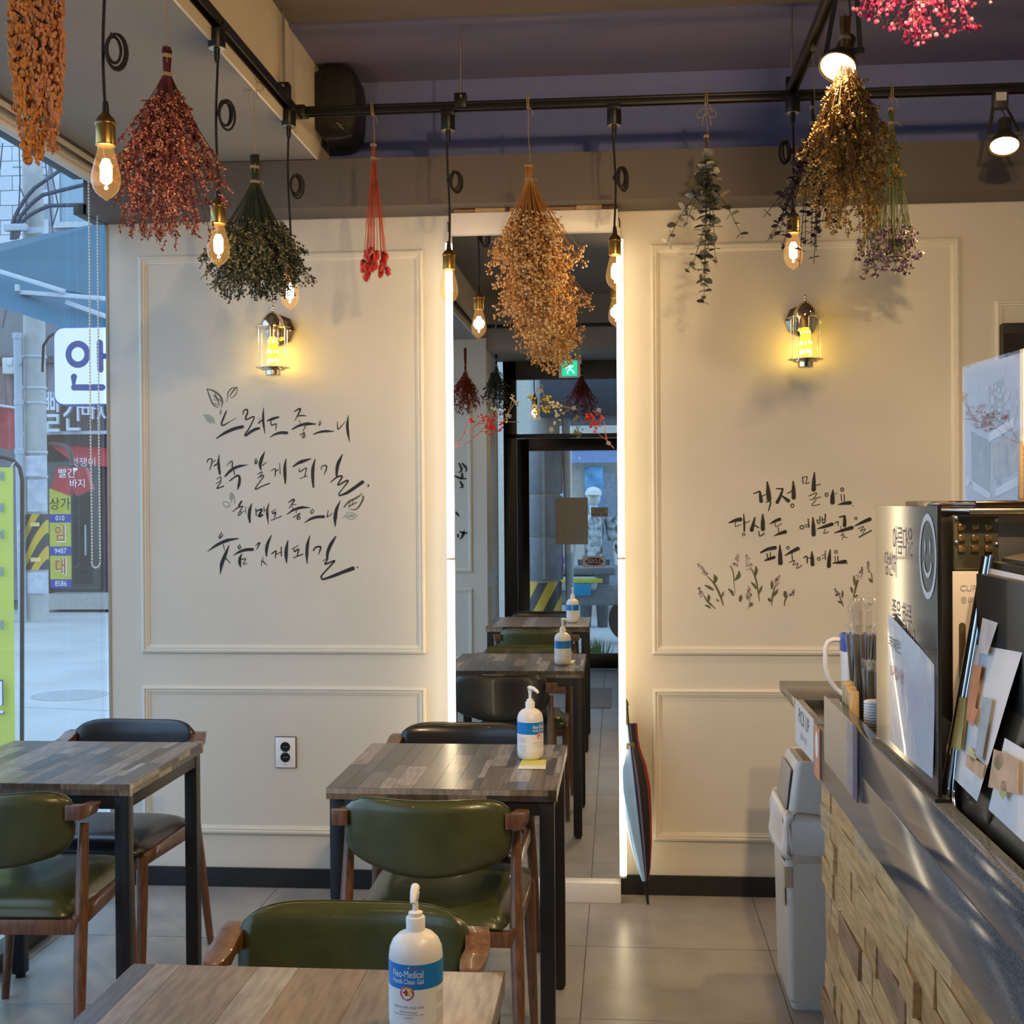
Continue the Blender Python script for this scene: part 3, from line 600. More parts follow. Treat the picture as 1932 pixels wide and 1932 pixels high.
# ================================================================ wall sconces
GOLDC = mat('warm_chrome', (.72, .60, .44), .08, 1, noise=.05); SGL = glass('sconce_glass', (.97, .96, .92), 1.0, .0, 1.5)
FLM = [glow('flame_band_bright', (1, .80, .16), 9), glow('flame_band_dim', (1, .52, .03), 3.2)]
def sconce(x, label):
    t = thing('wall_sconce', label, 'wall lamp', (x, 0, 2.06), 0, 'brass and glass wall sconces'); y = -.108
    MB().lathe((x, -.002, 2.138), [(.062, 0), (.060, .012), (.046, .022), (.03, .026)], 8, (0, -1, 0)).build('back_plate', GOLDC, t, smooth=20)
    MB().tube([(x, -.022, 2.150), (x, -.06, 2.165), (x, y, 2.160)], .010, 12).build('arm', GOLDC, t, smooth=60)
    MB().lathe((x, y, 2.134), [(.058, 0), (.0645, .001), (.0645, .003), (.058, .004)], 36).build('top_disc', GOLDC, t, smooth=40)
    MB().lathe((x, y, 2.137), [(.043, 0), (.043, .010), (.038, .028), (.026, .046), (.012, .056), (.006, .060)], 32).build('cap_dome', GOLDC, t, smooth=50)
    MB().lathe((x, y, 2.197), [(.004, 0), (.0055, .004), (.0025, .009), (.005, .015), (.0055, .019), (.002, .023)], 14).build('finial', GOLDC, t, smooth=60)
    MB().lathe((x, y, 1.988), [(.0515, 0), (.0515, .146)], 40, cap=False).build('glass_cylinder', SGL, t, smooth=60)
    for a in (.5, 1.6, 2.7, 3.7, 4.8, 5.9): MB().cyl((x+.0545*cos(a), y+.0545*sin(a), 1.986), (x+.0545*cos(a), y+.0545*sin(a), 2.136), .0014, n=6).build('guard_rod', GOLDC, t, smooth=60)
    MB().lathe((x, y, 1.981), [(.046, 0), (.0645, .003), (.0645, .0045), (.05, .006)], 36).build('bottom_disc', GOLDC, t, smooth=40)
    MB().lathe((x, y, 1.956), [(.026, 0), (.028, .002), (.028, .018), (.044, .020), (.046, .026)], 32).build('bottom_cap', GOLDC, t, smooth=40)
    MB().lathe((x, y, 2.100), [(.015, 0), (.016, .02), (.017, .036)], 20).build('lamp_holder', DBRASS, t, smooth=50)
    r = random.Random(int(x*100)); b = MB()
    for k, z in enumerate((2.012, 2.045, 2.080)):
        for i in range(9):
            a = 2*pi*i/9+k*.4; rr = .017 if k < 2 else .014; b.ball((x+rr*cos(a), y+rr*sin(a), z+r.uniform(-.004, .004)), (.0058, .0058, .0075 if k else .009), 6, 4)
    b.build('flame_dots', FLM[0], t, smooth=180)
    MB().lathe((x, y, 1.998), [(.004, 0), (.018, .010), (.020, .03), (.018, .09), (.012, .104)], 20).build('bulb', FLM[1], t, smooth=180)
    lamp('sconce_light', 'POINT', (x, y-.03, 2.02), 1.0, (1, .62, .10), t, shadow_soft_size=.03)
    lamp('sconce_light', 'POINT', (x, y+.038, 2.03), .55, (1, .62, .06), t, shadow_soft_size=.012)
    return t
sconce(-1.306, 'glass cylinder wall sconce above the four-line lettering on left panel')
sconce(.661, 'glass cylinder wall sconce above the three-line lettering on right panel')
# ================================================================ dried flower bunches
TWINE = mat('jute_twine', (.42, .31, .18), .9, noise=.35, scale=150)
def curve3(a, b, c, n=6): return [a*(1-t)**2+2*b*t*(1-t)+c*t*t for t in [i/n for i in range(n+1)]]
def twine(t, x, y, z_track, z_tie, z_top, bow=False, r=.009, seed=0):
    q = random.Random(seed); mb = MB()
    for z in (z_tie, z_tie+.045):
        for k in range(3): mb.tube([(x+(r+.001)*cos(a), y+(r+.001)*sin(a), z+.003*k+.001*sin(2*a)) for a in [2*pi*i/12 for i in range(12)]], .0017, 5, closed=True)
    if z_track > z_top:
        mb.tube([(x+.003, y-r, z_tie+.03), (x+.004, y-.004, z_top+.01), (x+.001*q.uniform(-3, 3), y, (z_top+z_track)/2), (x, y, z_track-.02)], .0013, 5)
        for k in range(2): mb.tube([(x-.004+.006*k, y+.020*cos(a), z_track+.003+.024*sin(a)) for a in [2*pi*i/14 for i in range(14)]], .0016, 5, closed=True)
        mb.tube([(x, y-.02, z_track-.018), (x+.012, y-.022, z_track-.03), (x+.018, y-.02, z_track-.052)], .0012, 4)
    if bow:
        for s in (-1, 1): mb.tube([(x+s*(.016-.016*cos(a)), y-.012, z_track-.045-.014*sin(a)-.006*(1-cos(a))) for a in [2*pi*i/12 for i in range(12)]], .0014, 4, closed=True); mb.tube([(x, y-.012, z_track-.045), (x+s*.012, y-.014, z_track-.07), (x+s*.015, y-.012, z_track-.092)], .0013, 4)
    mb.tube([(x+r, y-r*.5, z_tie), (x+r+.012, y-r, z_tie+.004), (x+r+.020, y-r, z_tie-.008)], .0012, 4)
    mb.build('twine', TWINE, t, smooth=80)
def bunch(name, label, x, y, z_top, z_tie, z_bot, prof, n, stem_m, bloom_fn, bloom_mats, seed, z_track=ZTR, bow=False, r_tie=.009, stem_r=.0013, lean=(0, 0), inner=.25, group='dried flower bunches hung from the tracks', stemcurve=.35, ymul=1.0):
    """prof: [(fraction of the way down, radius)] outline of the fan below the tie"""
    q = random.Random(seed); t = thing(name, label, 'dried flowers', (x, y, z_tie), 0, group)
    def rad(f):
        for (a, ra), (b, rb) in zip(prof, prof[1:]):
            if f <= b: return ra+(rb-ra)*(f-a)/(b-a)
        return prof[-1][1]
    st = MB(); bl = MB(); H = z_tie-z_bot
    for i in range(n):
        a = q.uniform(0, 2*pi); f = q.uniform(inner, 1)**.75; k = q.uniform(0, 1)**.5
        ra = rad(f)*k; zt = z_tie-f*H; end = V((x+ra*cos(a)+lean[0]*f, y+ra*sin(a)*ymul+lean[1]*f, zt))
        p0 = V((x+r_tie*.8*k*cos(a), y+r_tie*.8*k*sin(a), z_tie)); mid = p0.lerp(end, .5); mid.x += (x-mid.x)*stemcurve*.6; mid.y += (y-mid.y)*stemcurve*.6
        c = curve3(p0, mid, end, 5); top = V((x+r_tie*.9*k*cos(a+.6)*1.25, y+r_tie*.9*k*sin(a+.6)*1.25, z_top-q.uniform(0, .012)))
        if i % 2 == 0: st.tube([top]+c, [stem_r*1.25]+[stem_r]*4+[stem_r*.6]*2, 4, flat=1)
        bloom_fn(st, bl, c, q, f)
    st.build('stem_bundle', stem_m, t, smooth=180); stuff(st_last()); o = bl.build('blossoms', bloom_mats, t, smooth=60); stuff(o)
    twine(t, x, y, z_track, z_tie-.004, z_top, bow, r_tie, seed)
    return t
def st_last(): return C.objects[-1]
def floret(bl, p, d, s, q, nc):                                      # small funnel of petals
    xx, yy = frame(d); n = 3; bl.c = q.randrange(nc); a0 = q.uniform(0, 6)
    b = [p+d*s+(xx*cos(a0+2*pi*i/n)+yy*sin(a0+2*pi*i/n))*s*.55 for i in range(n)]; bl.add([p]+b, [(0, 1, 2), (0, 2, 3), (0, 3, 1)])
def statice(sprays, per, size, nc, spread=.35, down=0.3, start=.25):
    def fn(st, bl, c, q, f):
        for k in range(sprays):
            t = q.uniform(start, 1); i = min(int(t*5), 4); p = c[i].lerp(c[i+1], t*5-i); d = (c[i+1]-c[i]).normalized()
            s_ = (d*.9+V((q.gauss(0, spread), q.gauss(0, spread), q.gauss(-down*.3, spread*.5)))).normalized(); L_ = q.uniform(.014, .034)
            st.tube([p, p+s_*L_], [.0008, .0005], 3, cap=False)
            for j in range(per):
                pp = p+s_*L_*(j+.5)/per; side = frame(s_)[0]*(1 if j % 2 else -1)
                floret(bl, pp, (s_*.6+side*.7+V((q.gauss(0, .25), q.gauss(0, .25), q.gauss(0, .25)))).normalized(), size*q.uniform(.7, 1.25), q, nc)
    return fn
def gyps(sprays, size, nc, spread=.5, start=.3, nb=5):
    def fn(st, bl, c, q, f):
        for k in range(sprays):
            t = q.uniform(start, 1); i = min(int(t*5), 4); p = c[i].lerp(c[i+1], t*5-i); d = (c[i+1]-c[i]).normalized()
            for j in range(nb):
                s_ = (d*.7+V((q.gauss(0, spread), q.gauss(0, spread), q.gauss(0, spread*.6)))).normalized(); L_ = q.uniform(.012, .03); e = p+s_*L_
                st.tube([p, e], [.0006, .0004], 3, cap=False); bl.c = q.randrange(nc); bl.ball(e, size*q.uniform(.75, 1.2), 5, 4)
    return fn
def two(n, a, b, rough=.8, tr=0): return [mat(n+'_light', a, rough, noise=.25, scale=60), mat(n+'_dark', b, rough, noise=.25, scale=60)]
# left row, nearest first ------------------------------------------------
AM = two('amaranth', (.60, .25, .065), (.45, .17, .05)); am3 = mat('amaranth_rose', (.56, .25, .14), .85, noise=.25)
q = random.Random(3); ax, ay = -1.11, -2.46
t = thing('amaranth_bunch', 'orange drooping amaranth tassels at upper left corner by the window', 'dried flowers', (ax, ay, 2.6), 0, 'dried flower bunches hung from the tracks')
tail = MB(); st = MB()
for k, (dx, dz0, dz1, r0) in enumerate(((-.022, .13, -.265, .016), (-.008, .13, -.26, .016), (-.026, .10, -.16, .013), (.012, .13, -.235, .015), (.024, .12, -.19, .014), (.002, .13, -.15, .015))):
    st.tube([(ax+dx*.3, ay, 2.78), (ax+dx*.6, ay, 2.70)], .002, 5)
    for i in range(420):
        f = i/420; z = 2.40+dz0+(dz1-dz0)*f; w_ = r0*(.55+1.0*sin(pi*min(1, f*.95+.12))**.6)*(1-.45*max(0, f-.75)/.25); a = q.uniform(0, 6.3)
        p = V((ax+dx*(1+.25*f)+w_*cos(a), ay+.02*sin(k*2.4)+w_*sin(a), z)); tail.c = (0 if k < 3 else 2) if q.random() < .7 else 1
        for _ in range(2): tail.ball(p+V((q.gauss(0, .002), q.gauss(0, .002), q.gauss(0, .003))), (.0036, .0036, .0050), 4, 3)
stuff(tail.build('tassels', AM+[am3], t, smooth=60)); st.build('stem_bundle', AM[1], t, smooth=180); twine(t, ax, ay, ZTR, 2.74, 2.78, r=.008, seed=3)
PK = [mat('statice_pink', (.56, .21, .16), .85, noise=.25), mat('statice_blush', (.68, .36, .27), .85, noise=.2), mat('statice_wine', (.22, .045, .055), .85, noise=.2)]
bunch('pink_statice_bunch', 'large dusty pink statice bunch hanging beside the blind, left', -1.102, -1.785, 2.592, 2.525, 2.112, [(0, .008), (.12, .04), (.35, .105), (.6, .155), (.82, .180), (.92, .12), (1, .03)], 170,
      mat('wine_stem', (.13, .022, .026), .8, noise=.3), statice(9, 7, .0062, 3, .42), PK, 11, bow=False, r_tie=.010)
GRB = [mat('green_leaf', (.05, .065, .045), .85, noise=.3), mat('green_cream', (.34, .29, .17), .85, noise=.3), mat('green_blue', (.055, .085, .075), .85, noise=.3)]
def greenf(st, bl, c, q, f):
    for k in range(10):
        t = q.uniform(.55, 1); i = min(int(t*5), 4); p = c[i].lerp(c[i+1], t*5-i); d = (c[i+1]-c[i]).normalized()
        s_ = (d*.8+V((q.gauss(0, .5), q.gauss(0, .5), q.gauss(0, .4)))).normalized(); L_ = q.uniform(.010, .026); st.tube([p, p+s_*L_], [.0007, .0004], 3, cap=False)
        for j in range(4):
            pp = p+s_*L_*(j+1)/4; d2 = (s_+V((q.gauss(0, .6), q.gauss(0, .6), q.gauss(0, .6)))).normalized(); floret(bl, pp, d2, q.uniform(.004, .0085), q, 3)
bunch('green_bunch', 'dark green domed dried bunch with cream florets above left sconce', -1.118, -.98, 2.545, 2.462, 2.112, [(0, .009), (.2, .03), (.4, .075), (.55, .135), (.72, .183), (.85, .175), (.94, .14), (1, .10)], 330,
      mat('green_stem', (.035, .05, .03), .8, noise=.3), greenf, GRB, 12, bow=True, r_tie=.012, inner=.5)
# cross track ---------------------------------------------------------------
bx, by = -.830, -.56
t = thing('bunny_tail_bunch', 'slim red bunny tail grass bunch between green bunch and mirror', 'dried flowers', (bx, by, 2.6), 0, 'dried flower bunches hung from the tracks')
q = random.Random(5); st = MB(); RS = mat('coral_stem', (.52, .085, .04), .7, noise=.3); RH = mat('bunny_red', (.50, .012, .012), .9, noise=.35, scale=90, sheen=.5)
hm = MB(); hm.ball((0, 0, -.013), (.0075, .0075, .0135), 10, 7)
for i in range(60): a = q.uniform(0, 6.3); z = q.uniform(-.027, -.002); w_ = .0072*math.sqrt(max(0, 1-((z+.013)/.0135)**2)); p = V((w_*cos(a), w_*sin(a), z)); hm.add([p+V((-.0008, 0, .002)), p+V((.0008, 0, .002)), p+V((cos(a)*.003, sin(a)*.003, -.004))], [(0, 1, 2)])
hd = None
for i in range(26):
    a = q.uniform(0, 6.3); k = q.uniform(.1, 1)**.5*.045; zz = 2.335-q.uniform(0, .085)+(.02 if k > .038 else 0); e = V((bx+k*cos(a), by+k*sin(a), zz))
    st.tube([V((bx+.008*cos(a), by+.008*sin(a), 2.690-q.uniform(0, .006))), V((bx+.005*cos(a), by+.005*sin(a), 2.655)), V((bx+.012*cos(a), by+.012*sin(a), 2.54)), e], .0011, 4)
    if hd is None: hd = hm.build('flower_head', RH, t, smooth=60, local=True); hd.location = wm(t).inverted() @ e
    else: copy_part(hd, t, wm(t).inverted() @ e, (q.gauss(0, .25), q.gauss(0, .25), q.uniform(0, 6)), q.uniform(1.15, 1.4))
for i in range(14): a = q.uniform(0, 6.3); st.tube([V((bx, by, 2.63)), V((bx+.02*cos(a), by+.02*sin(a), 2.5)), V((bx+q.uniform(.02, .04)*cos(a), by+.03*sin(a), 2.40))], [.0012, .0009, .0004], 4)
st.build('stem_bundle', RS, t, smooth=180); twine(t, bx, by, ZTR, 2.632, 2.690, r=.008, seed=6)
CRM = [mat('gyps_cream', (.80, .54, .26), .8, noise=.2), mat('gyps_pale', (.80, .60, .36), .8, noise=.15), mat('gyps_honey', (.58, .31, .11), .8, noise=.2)]
bunch('cream_gypsophila_bunch', 'big cream and honey gypsophila bunch hanging in front of the mirror', -.305, -.58, 2.600, 2.545, 2.005, [(0, .009), (.15, .03), (.28, .075), (.42, .158), (.52, .165), (.62, .135), (.74, .125), (.86, .135), (.95, .10), (1, .05)], 400,
      mat('honey_stem', (.50, .22, .05), .7, noise=.3), gyps(3, .0040, 3, .55, .4, 6), CRM, 13, r_tie=.012, inner=.32, lean=(.025, 0))
# eucalyptus: every leaf its own part
def leafmesh(L_, W_):
    mb = MB(); n = 4; vs = []
    for i in range(n+1):
        f = i/n; w_ = W_/2*sin(pi*min(.97, max(.06, f*.94+.03)))**.55; y = L_*f; z = .12*L_*(f-.5)**2*-2
        vs += [(-w_, y, z+.10*w_), (0, y, z-.05*L_*sin(pi*f)), (w_, y, z+.10*w_)]
    mb.add(vs, [(3*i+j, 3*i+j+1, 3*i+4+j, 3*i+3+j) for i in range(n) for j in (0, 1)]); return mb
def eucalyptus(name, label, x, y, z_top, z_tie, branches, leaf, mats, stem_m, seed, bow=False, z_track=ZTR):
    q = random.Random(seed); t = thing(name, label, 'dried flowers', (x, y, z_tie), 0, 'dried flower bunches hung from the tracks'); st = MB(); protos = [None]*len(mats); inv = wm(t).inverted()
    for path, n in branches:
        P = [V((x, y, z_tie))]+[V(p) for p in path]; S = []
        for i in range(len(P)-1): S += [P[i].lerp(P[i+1], j/6) for j in range(6)]
        S.append(P[-1]); st.tube(S, [.0022+(-.0014)*i/len(S) for i in range(len(S))], 5)
        for k in range(n):
            f = (k//2+.5)/(n/2)*.9+.1; i = min(int(f*(len(S)-1)), len(S)-2); p = S[i].lerp(S[i+1], f*(len(S)-1)-i); d = (S[i+1]-S[i]).normalized(); a = (k % 2)*pi+(k//2)*1.57+q.uniform(-.5, .5); xx, yy = frame(d)
            out = (xx*cos(a)+yy*sin(a)+d*q.uniform(-.2, .6)).normalized(); zz = (d*-1+out*.3+V((q.gauss(0, .35), q.gauss(0, .35), q.gauss(0, .35)))); zz = (zz-out*zz.dot(out)).normalized(); ix = out.cross(zz)
            m3 = M((ix, out, zz)).transposed(); sc = leaf*(1-.45*f)*q.uniform(.75, 1.15); mi = q.randrange(len(mats))
            if protos[mi] is None: protos[mi] = o = leafmesh(1, .86).build('leaf', mats[mi], t, smooth=180, local=True)
            else: o = copy_part(protos[mi], t)
            o.location = inv @ p; o.rotation_euler = m3.to_euler(); o.scale = (sc, sc, sc)
    for k in range(6): st.tube([(x+.004*cos(k), y+.004*sin(k), z_top-.004*k), (x+.005*cos(k+1), y+.005*sin(k+1), z_tie-.01)], .0022, 5)
    st.build('branches', stem_m, t, smooth=180); twine(t, x, y, z_track, z_tie, z_top, bow, .007, seed); return t
EU = [mat('euca_grey', (.17, .19, .17), .65, noise=.25), mat('euca_olive', (.115, .115, .065), .65, noise=.3), mat('euca_pale', (.30, .32, .30), .6, noise=.2), mat('euca_dark', (.055, .06, .045), .7, noise=.3)]
ey = -.56
def E(u, v, dy=0): p = aty(ey+dy, u, v); return tuple(p)
e0 = aty(ey, 1333, 285)
eucalyptus('eucalyptus_bunch', 'grey green round leaf eucalyptus hanging left of the right sconce', e0.x, ey, aty(ey, 1333, 245).z, e0.z,
  [([E(1332, 380), E(1330, 470), E(1328, 575)], 52), ([E(1340, 370, .02), E(1338, 450, .03), E(1322, 540, .02)], 40), ([E(1318, 360), E(1285, 405), E(1255, 465)], 20), ([E(1345, 350), E(1375, 395), E(1402, 450)], 16),
   ([E(1326, 330, .02), E(1312, 375, .03), E(1290, 430, .02)], 18), ([E(1335, 330), E(1332, 420), E(1310, 490), E(1295, 512)], 22), ([E(1338, 320, -.02), E(1345, 400, -.02), E(1350, 500, -.02)], 26)], .044, EU, mat('euca_stem', (.09, .07, .05), .8, noise=.3), 21, bow=True)
PU = [mat('purple_leaf', (.060, .026, .032), .7, noise=.3), mat('purple_dust', (.105, .05, .055), .7, noise=.3), mat('purple_dark', (.030, .014, .018), .7, noise=.3)]
ey = -1.05; e0 = aty(ey, 1534, 235)
def bush(n, seed, u0, v0, su, sv, cu, cv):
    q = random.Random(seed); out = []
    for i in range(n):
        a = q.uniform(0, 2*pi); k = q.uniform(.4, 1)**.6; u = cu+su*k*cos(a); v = cv+sv*k*abs(sin(a))*(1 if q.random() < .7 else -.5); out.append(([E((u0+u)/2+q.uniform(-8, 8), (v0+v)/2, q.uniform(-.03, .03)), E(u, v, q.uniform(-.06, .06))], 22))
    return out
eucalyptus('purple_eucalyptus_bunch', 'dark purple eucalyptus bunch behind the gold statice at right', e0.x, ey, aty(ey, 1534, 170).z, e0.z, bush(15, 4, 1534, 240, 72, 110, 1515, 395)+[([E(1490, 350), E(1440, 410)], 12), ([E(1545, 380), E(1535, 498)], 16), ([E(1500, 360), E(1448, 455)], 14), ([E(1560, 380), E(1575, 445)], 14)], .029, PU, mat('purple_stem', (.05, .022, .02), .8, noise=.3), 22)
# purple paper statice on the cross track
LV = [mat('statice_violet', (.135, .075, .16), .8, noise=.25), mat('statice_lilac', (.25, .17, .24), .8, noise=.2), mat('statice_white', (.56, .47, .38), .8, noise=.2)]
def paperf(st, bl, c, q, f):
    for k in range(3):
        p = c[-1]+V((q.gauss(0, .014), q.gauss(0, .014), q.gauss(0, .016))); st.tube([c[-2], p], [.0012, .0008], 4, cap=False)
        for j in range(7): floret(bl, p+V((q.gauss(0, .006), q.gauss(0, .006), q.gauss(0, .003))), V((q.gauss(0, .5), q.gauss(0, .5), -.8)).normalized(), q.uniform(.008, .014), q, 3)
p0 = aty(-.56, 1682, 232)
bunch('violet_statice_bunch', 'small violet and white paper statice bunch hanging at far right', p0.x, -.56, p0.z+.05, p0.z, aty(-.56, 1680, 502).z, [(0, .008), (.3, .02), (.55, .05), (.75, .075), (.9, .098), (1, .09)], 42, mat('violet_stem', (.12, .14, .05), .75, noise=.3), paperf, LV, 15, r_tie=.008, stem_r=.0022, inner=.7, lean=(-.015, 0))
# right track -----------------------------------------------------------------
GD = [mat('gold_light', (.60, .36, .085), .8, noise=.25), mat('gold_mid', (.44, .235, .035), .8, noise=.25), mat('gold_pale', (.68, .48, .18), .8, noise=.2)]
p0 = aty(-1.60, 1617, 105)
bunch('gold_statice_bunch', 'large golden yellow statice bunch beside the upper right spotlight', .553+.0, -1.60+.0, aty(-1.6, 1608, 30).z, p0.z, aty(-1.6, 1620, 440).z, [(0, .010), (.2, .045), (.4, .09), (.55, .125), (.68, .140), (.85, .105), (.95, .08), (1, .04)], 175,
      mat('gold_stem', (.30, .15, .05), .8, noise=.35), statice(9, 7, .0065, 3, .45), GD, 16, r_tie=.012, lean=(.012, 0))
PG = [mat('gyps_pink', (.66, .055, .20), .75, noise=.2), mat('gyps_rose', (.80, .22, .34), .75, noise=.2), mat('gyps_magenta', (.48, .02, .12), .75, noise=.2)]
bunch('pink_gypsophila_bunch', 'hot pink gypsophila bunch cut by the top right photo edge', .547, -2.44, 2.76, 2.72, 2.335, [(0, .009), (.3, .06), (.6, .12), (.8, .135), (.93, .12), (1, .09)], 130,
      mat('pink_stem', (.45, .10, .16), .7, noise=.3), gyps(3, .0042, 3, .5, .5, 6), PG, 17, r_tie=.010, inner=.45, lean=(.01, 0))
# behind the camera, seen in the mirror -----------------------------------------
def mb_(y, u, vt, vb): a = atm(y, u, vt); b = atm(y, u, vb); return a.x, a.z, b.z
RD = [mat('red_bloom', (.33, .03, .015), .85, noise=.3), mat('red_orange', (.40, .07, .02), .85, noise=.3)]
xx, zt, zb = mb_(-4.75, 878, 700, 783)
bunch('red_bunch', 'bright red dried bunch near the entrance, leftmost in the mirror', xx, -4.75, zt+.17, zt, zb, [(0, .01), (.3, .06), (.6, .14), (.85, .16), (1, .10)], 90, RD[0], statice(7, 5, .008, 2, .5), RD, 31, group='dried bunches by the entrance')
xx, zt, zb = mb_(-5.15, 936, 690, 785)
bunch('grey_green_bunch', 'grey green dried bunch near the entrance, second from left in the mirror', xx, -5.15, zt+.09, zt, zb, [(0, .01), (.3, .07), (.6, .12), (.85, .13), (1, .08)], 70, mat('grey_stem', (.04, .05, .04), .8, noise=.3), statice(7, 5, .009, 2, .5), [mat('grey_bloom', (.10, .11, .085), .85, noise=.3), GRB[0]], 32, group='dried bunches by the entrance')
xx, zt, zb = mb_(-5.2, 1097, 708, 795)
bunch('dark_red_bunch', 'dark red broom-like dried bunch below the exit sign in the mirror', xx, -5.2, zt+.09, zt, zb, [(0, .01), (.3, .08), (.6, .14), (.85, .17), (1, .12)], 90, mat('dark_red_stem', (.10, .015, .012), .8, noise=.3), statice(5, 4, .008, 2, .4), [mat('dark_red', (.14, .015, .015), .85, noise=.3), RD[0]], 33, group='dried bunches by the entrance')
# sprigs taped on the mirror glass --------------------------------------------------
TAPE = glass('clear_tape', (.92, .93, .92), .8, .15, dirt=.35)
def sprig(label, stems, dots, col, r, tapes, dotcol=None):
    p0 = aty(MY-.004, *stems[0][0]); t = thing('taped_sprig', label, 'dried flowers', tuple(p0), 0, 'dried sprigs taped in an arc on the mirror'); st = MB(); b = MB(); q = random.Random(len(dots)+int(stems[0][0][0])); sm = mat('sprig_'+col[0], col[1], .75, noise=.3); bm = mat('sprigdot_'+(dotcol or col)[0], (dotcol or col)[1], .75, noise=.25)
    for s in stems: st.tube([aty(MY-.005-.002*(i % 2), *p) for i, p in enumerate(s)], .0012, 4)
    st.build('stem', sm, t, smooth=180)
    for (u, v, su, sv, n) in dots:
        for i in range(n): p = aty(MY-.008-q.uniform(0, .012), u+q.gauss(0, su), v+q.gauss(0, sv)); b.ball(p, r*q.uniform(.7, 1.2), 6, 4)
    stuff(b.build('berries', bm, t, smooth=180))
    for u, v in tapes: p = aty(MY-.0035, u, v); T_ = M.Translation(p) @ M.Rotation(q.uniform(-.6, .6), 4, 'Y'); MB().box(-.008, -.0075, -.007, .008, -.0072, .007, T_).build('tape', TAPE, t)
SR = ('red', (.55, .10, .06)); SRD = ('redberry', (.62, .035, .02)); SC_ = ('straw', (.42, .28, .10)); SCD = ('creamberry', (.74, .62, .40)); SY = ('yellowberry', (.70, .50, .06)); SG = ('olive', (.22, .20, .10))
sprig('coral red sprig taped on the mirror by the left LED tube', [[(859, 843), (875, 818), (882, 795), (890, 792)], [(859, 843), (884, 834), (905, 815), (930, 812)], [(875, 818), (900, 800), (925, 797)], [(900, 800), (912, 790)], [(905, 815), (920, 800)]], [(930, 803, 9, 8, 40), (910, 790, 6, 4, 12), (890, 792, 3, 3, 8)], SR, .0042, [(883, 815)], SRD)
sprig('green straw sprig with cream tips taped left of the mirror centre', [[(950, 796), (962, 770), (967, 752)], [(950, 796), (966, 768), (973, 757)], [(950, 796), (930, 775)], [(950, 796), (980, 796)]], [(967, 754, 4, 6, 9), (972, 760, 3, 3, 6), (932, 774, 8, 3, 12), (952, 793, 5, 5, 12)], SC_, .0032, [(961, 785)], SCD)
sprig('yellow sprig hanging point up at the middle of the taped arc', [[(1022, 724), (1008, 742), (1003, 756)], [(1022, 724), (1026, 745), (1034, 752)], [(1026, 745), (1018, 760), (1012, 778)], [(1026, 745), (1030, 768)]], [(1033, 752, 4, 4, 14), (1030, 772, 5, 4, 16), (1003, 751, 5, 5, 10), (1012, 775, 6, 8, 14)], SC_, .0045, [(1020, 738)], SY)
sprig('cream bud sprig pointing left, taped right of the mirror centre', [[(1090, 773), (1068, 767), (1050, 765)], [(1078, 771), (1060, 780), (1050, 790)], [(1078, 771), (1062, 768), (1046, 760)]], [(1048, 764, 7, 5, 14), (1052, 780, 5, 6, 10), (1044, 794, 3, 3, 2)], SC_, .0048, [(1083, 770)], SCD)
sprig('coral red sprig taped on the mirror by the right LED tube', [[(1158, 846), (1145, 831), (1128, 818), (1118, 800)], [(1145, 831), (1141, 800), (1139, 795)], [(1145, 831), (1140, 812)]], [(1115, 790, 6, 6, 30), (1122, 800, 6, 5, 16), (1130, 786, 4, 3, 5)], SR, .0042, [(1148, 836), (1130, 774)], SRD)
sprig('small olive leafy sprig taped beside the right red sprig', [[(1084, 785), (1086, 800), (1092, 820)], [(1086, 800), (1096, 822)]], [(1086, 790, 3, 5, 10), (1088, 815, 6, 6, 16)], SG, .0035, [])
# ================================================================ roller blind, speaker, outlet, umbrella, bin
BLND = mat('blind_white', (.70, .68, .66), .45, noise=.03); ALU = mat('aluminium', (.62, .62, .64), .3, 1, noise=.08)
bl = thing('roller_blind', 'white roller blind cassette with beaded chain along the top of left window', 'blind', (-1.93, -.13, 2.70))
MB().box(-1.975, -2.60, 2.715, -1.915, -.130, 2.742).build('top_rail', BLND, bl, bevel=.002)
MB().box(-1.925, -2.60, 2.700, -1.912, -.125, 2.714).build('cover_strip', ALU, bl, bevel=.001)
MB().cyl((-1.945, -2.60, 2.688), (-1.945, -.120, 2.688), .026, n=28).build('fabric_roll', BLND, bl, smooth=40)
MB().cyl((-1.925, -2.60, 2.672), (-1.925, -.112, 2.672), .012, n=18).build('bottom_bar', BLND, bl, smooth=40)
MB().cyl((-1.945, -.121, 2.688), (-1.945, -.108, 2.688), .029, n=28).build('end_cap', BLND, bl, smooth=40)
ch = MB(); z0, z1 = 2.67, 1.262; pts = []
n = 118
for i in range(n): pts.append(V((-1.965, -.225+.002*sin(i*.07), z0-(z0-z1)*i/n)))
for i in range(8): a = pi*i/7; pts.append(V((-1.965, -.187-.038*cos(a), z1-.022*sin(a))))
for i in range(n): pts.append(V((-1.965, -.149-.002*sin(i*.05), z1+(z0-z1)*i/n)))
for p in pts: ch.ball(p, .0042, 6, 4)
ch.tube(pts, .0011, 4); stuff(ch.build('bead_chain', mat('bead_white', (.80, .80, .80), .4, noise=.02), bl, smooth=180))

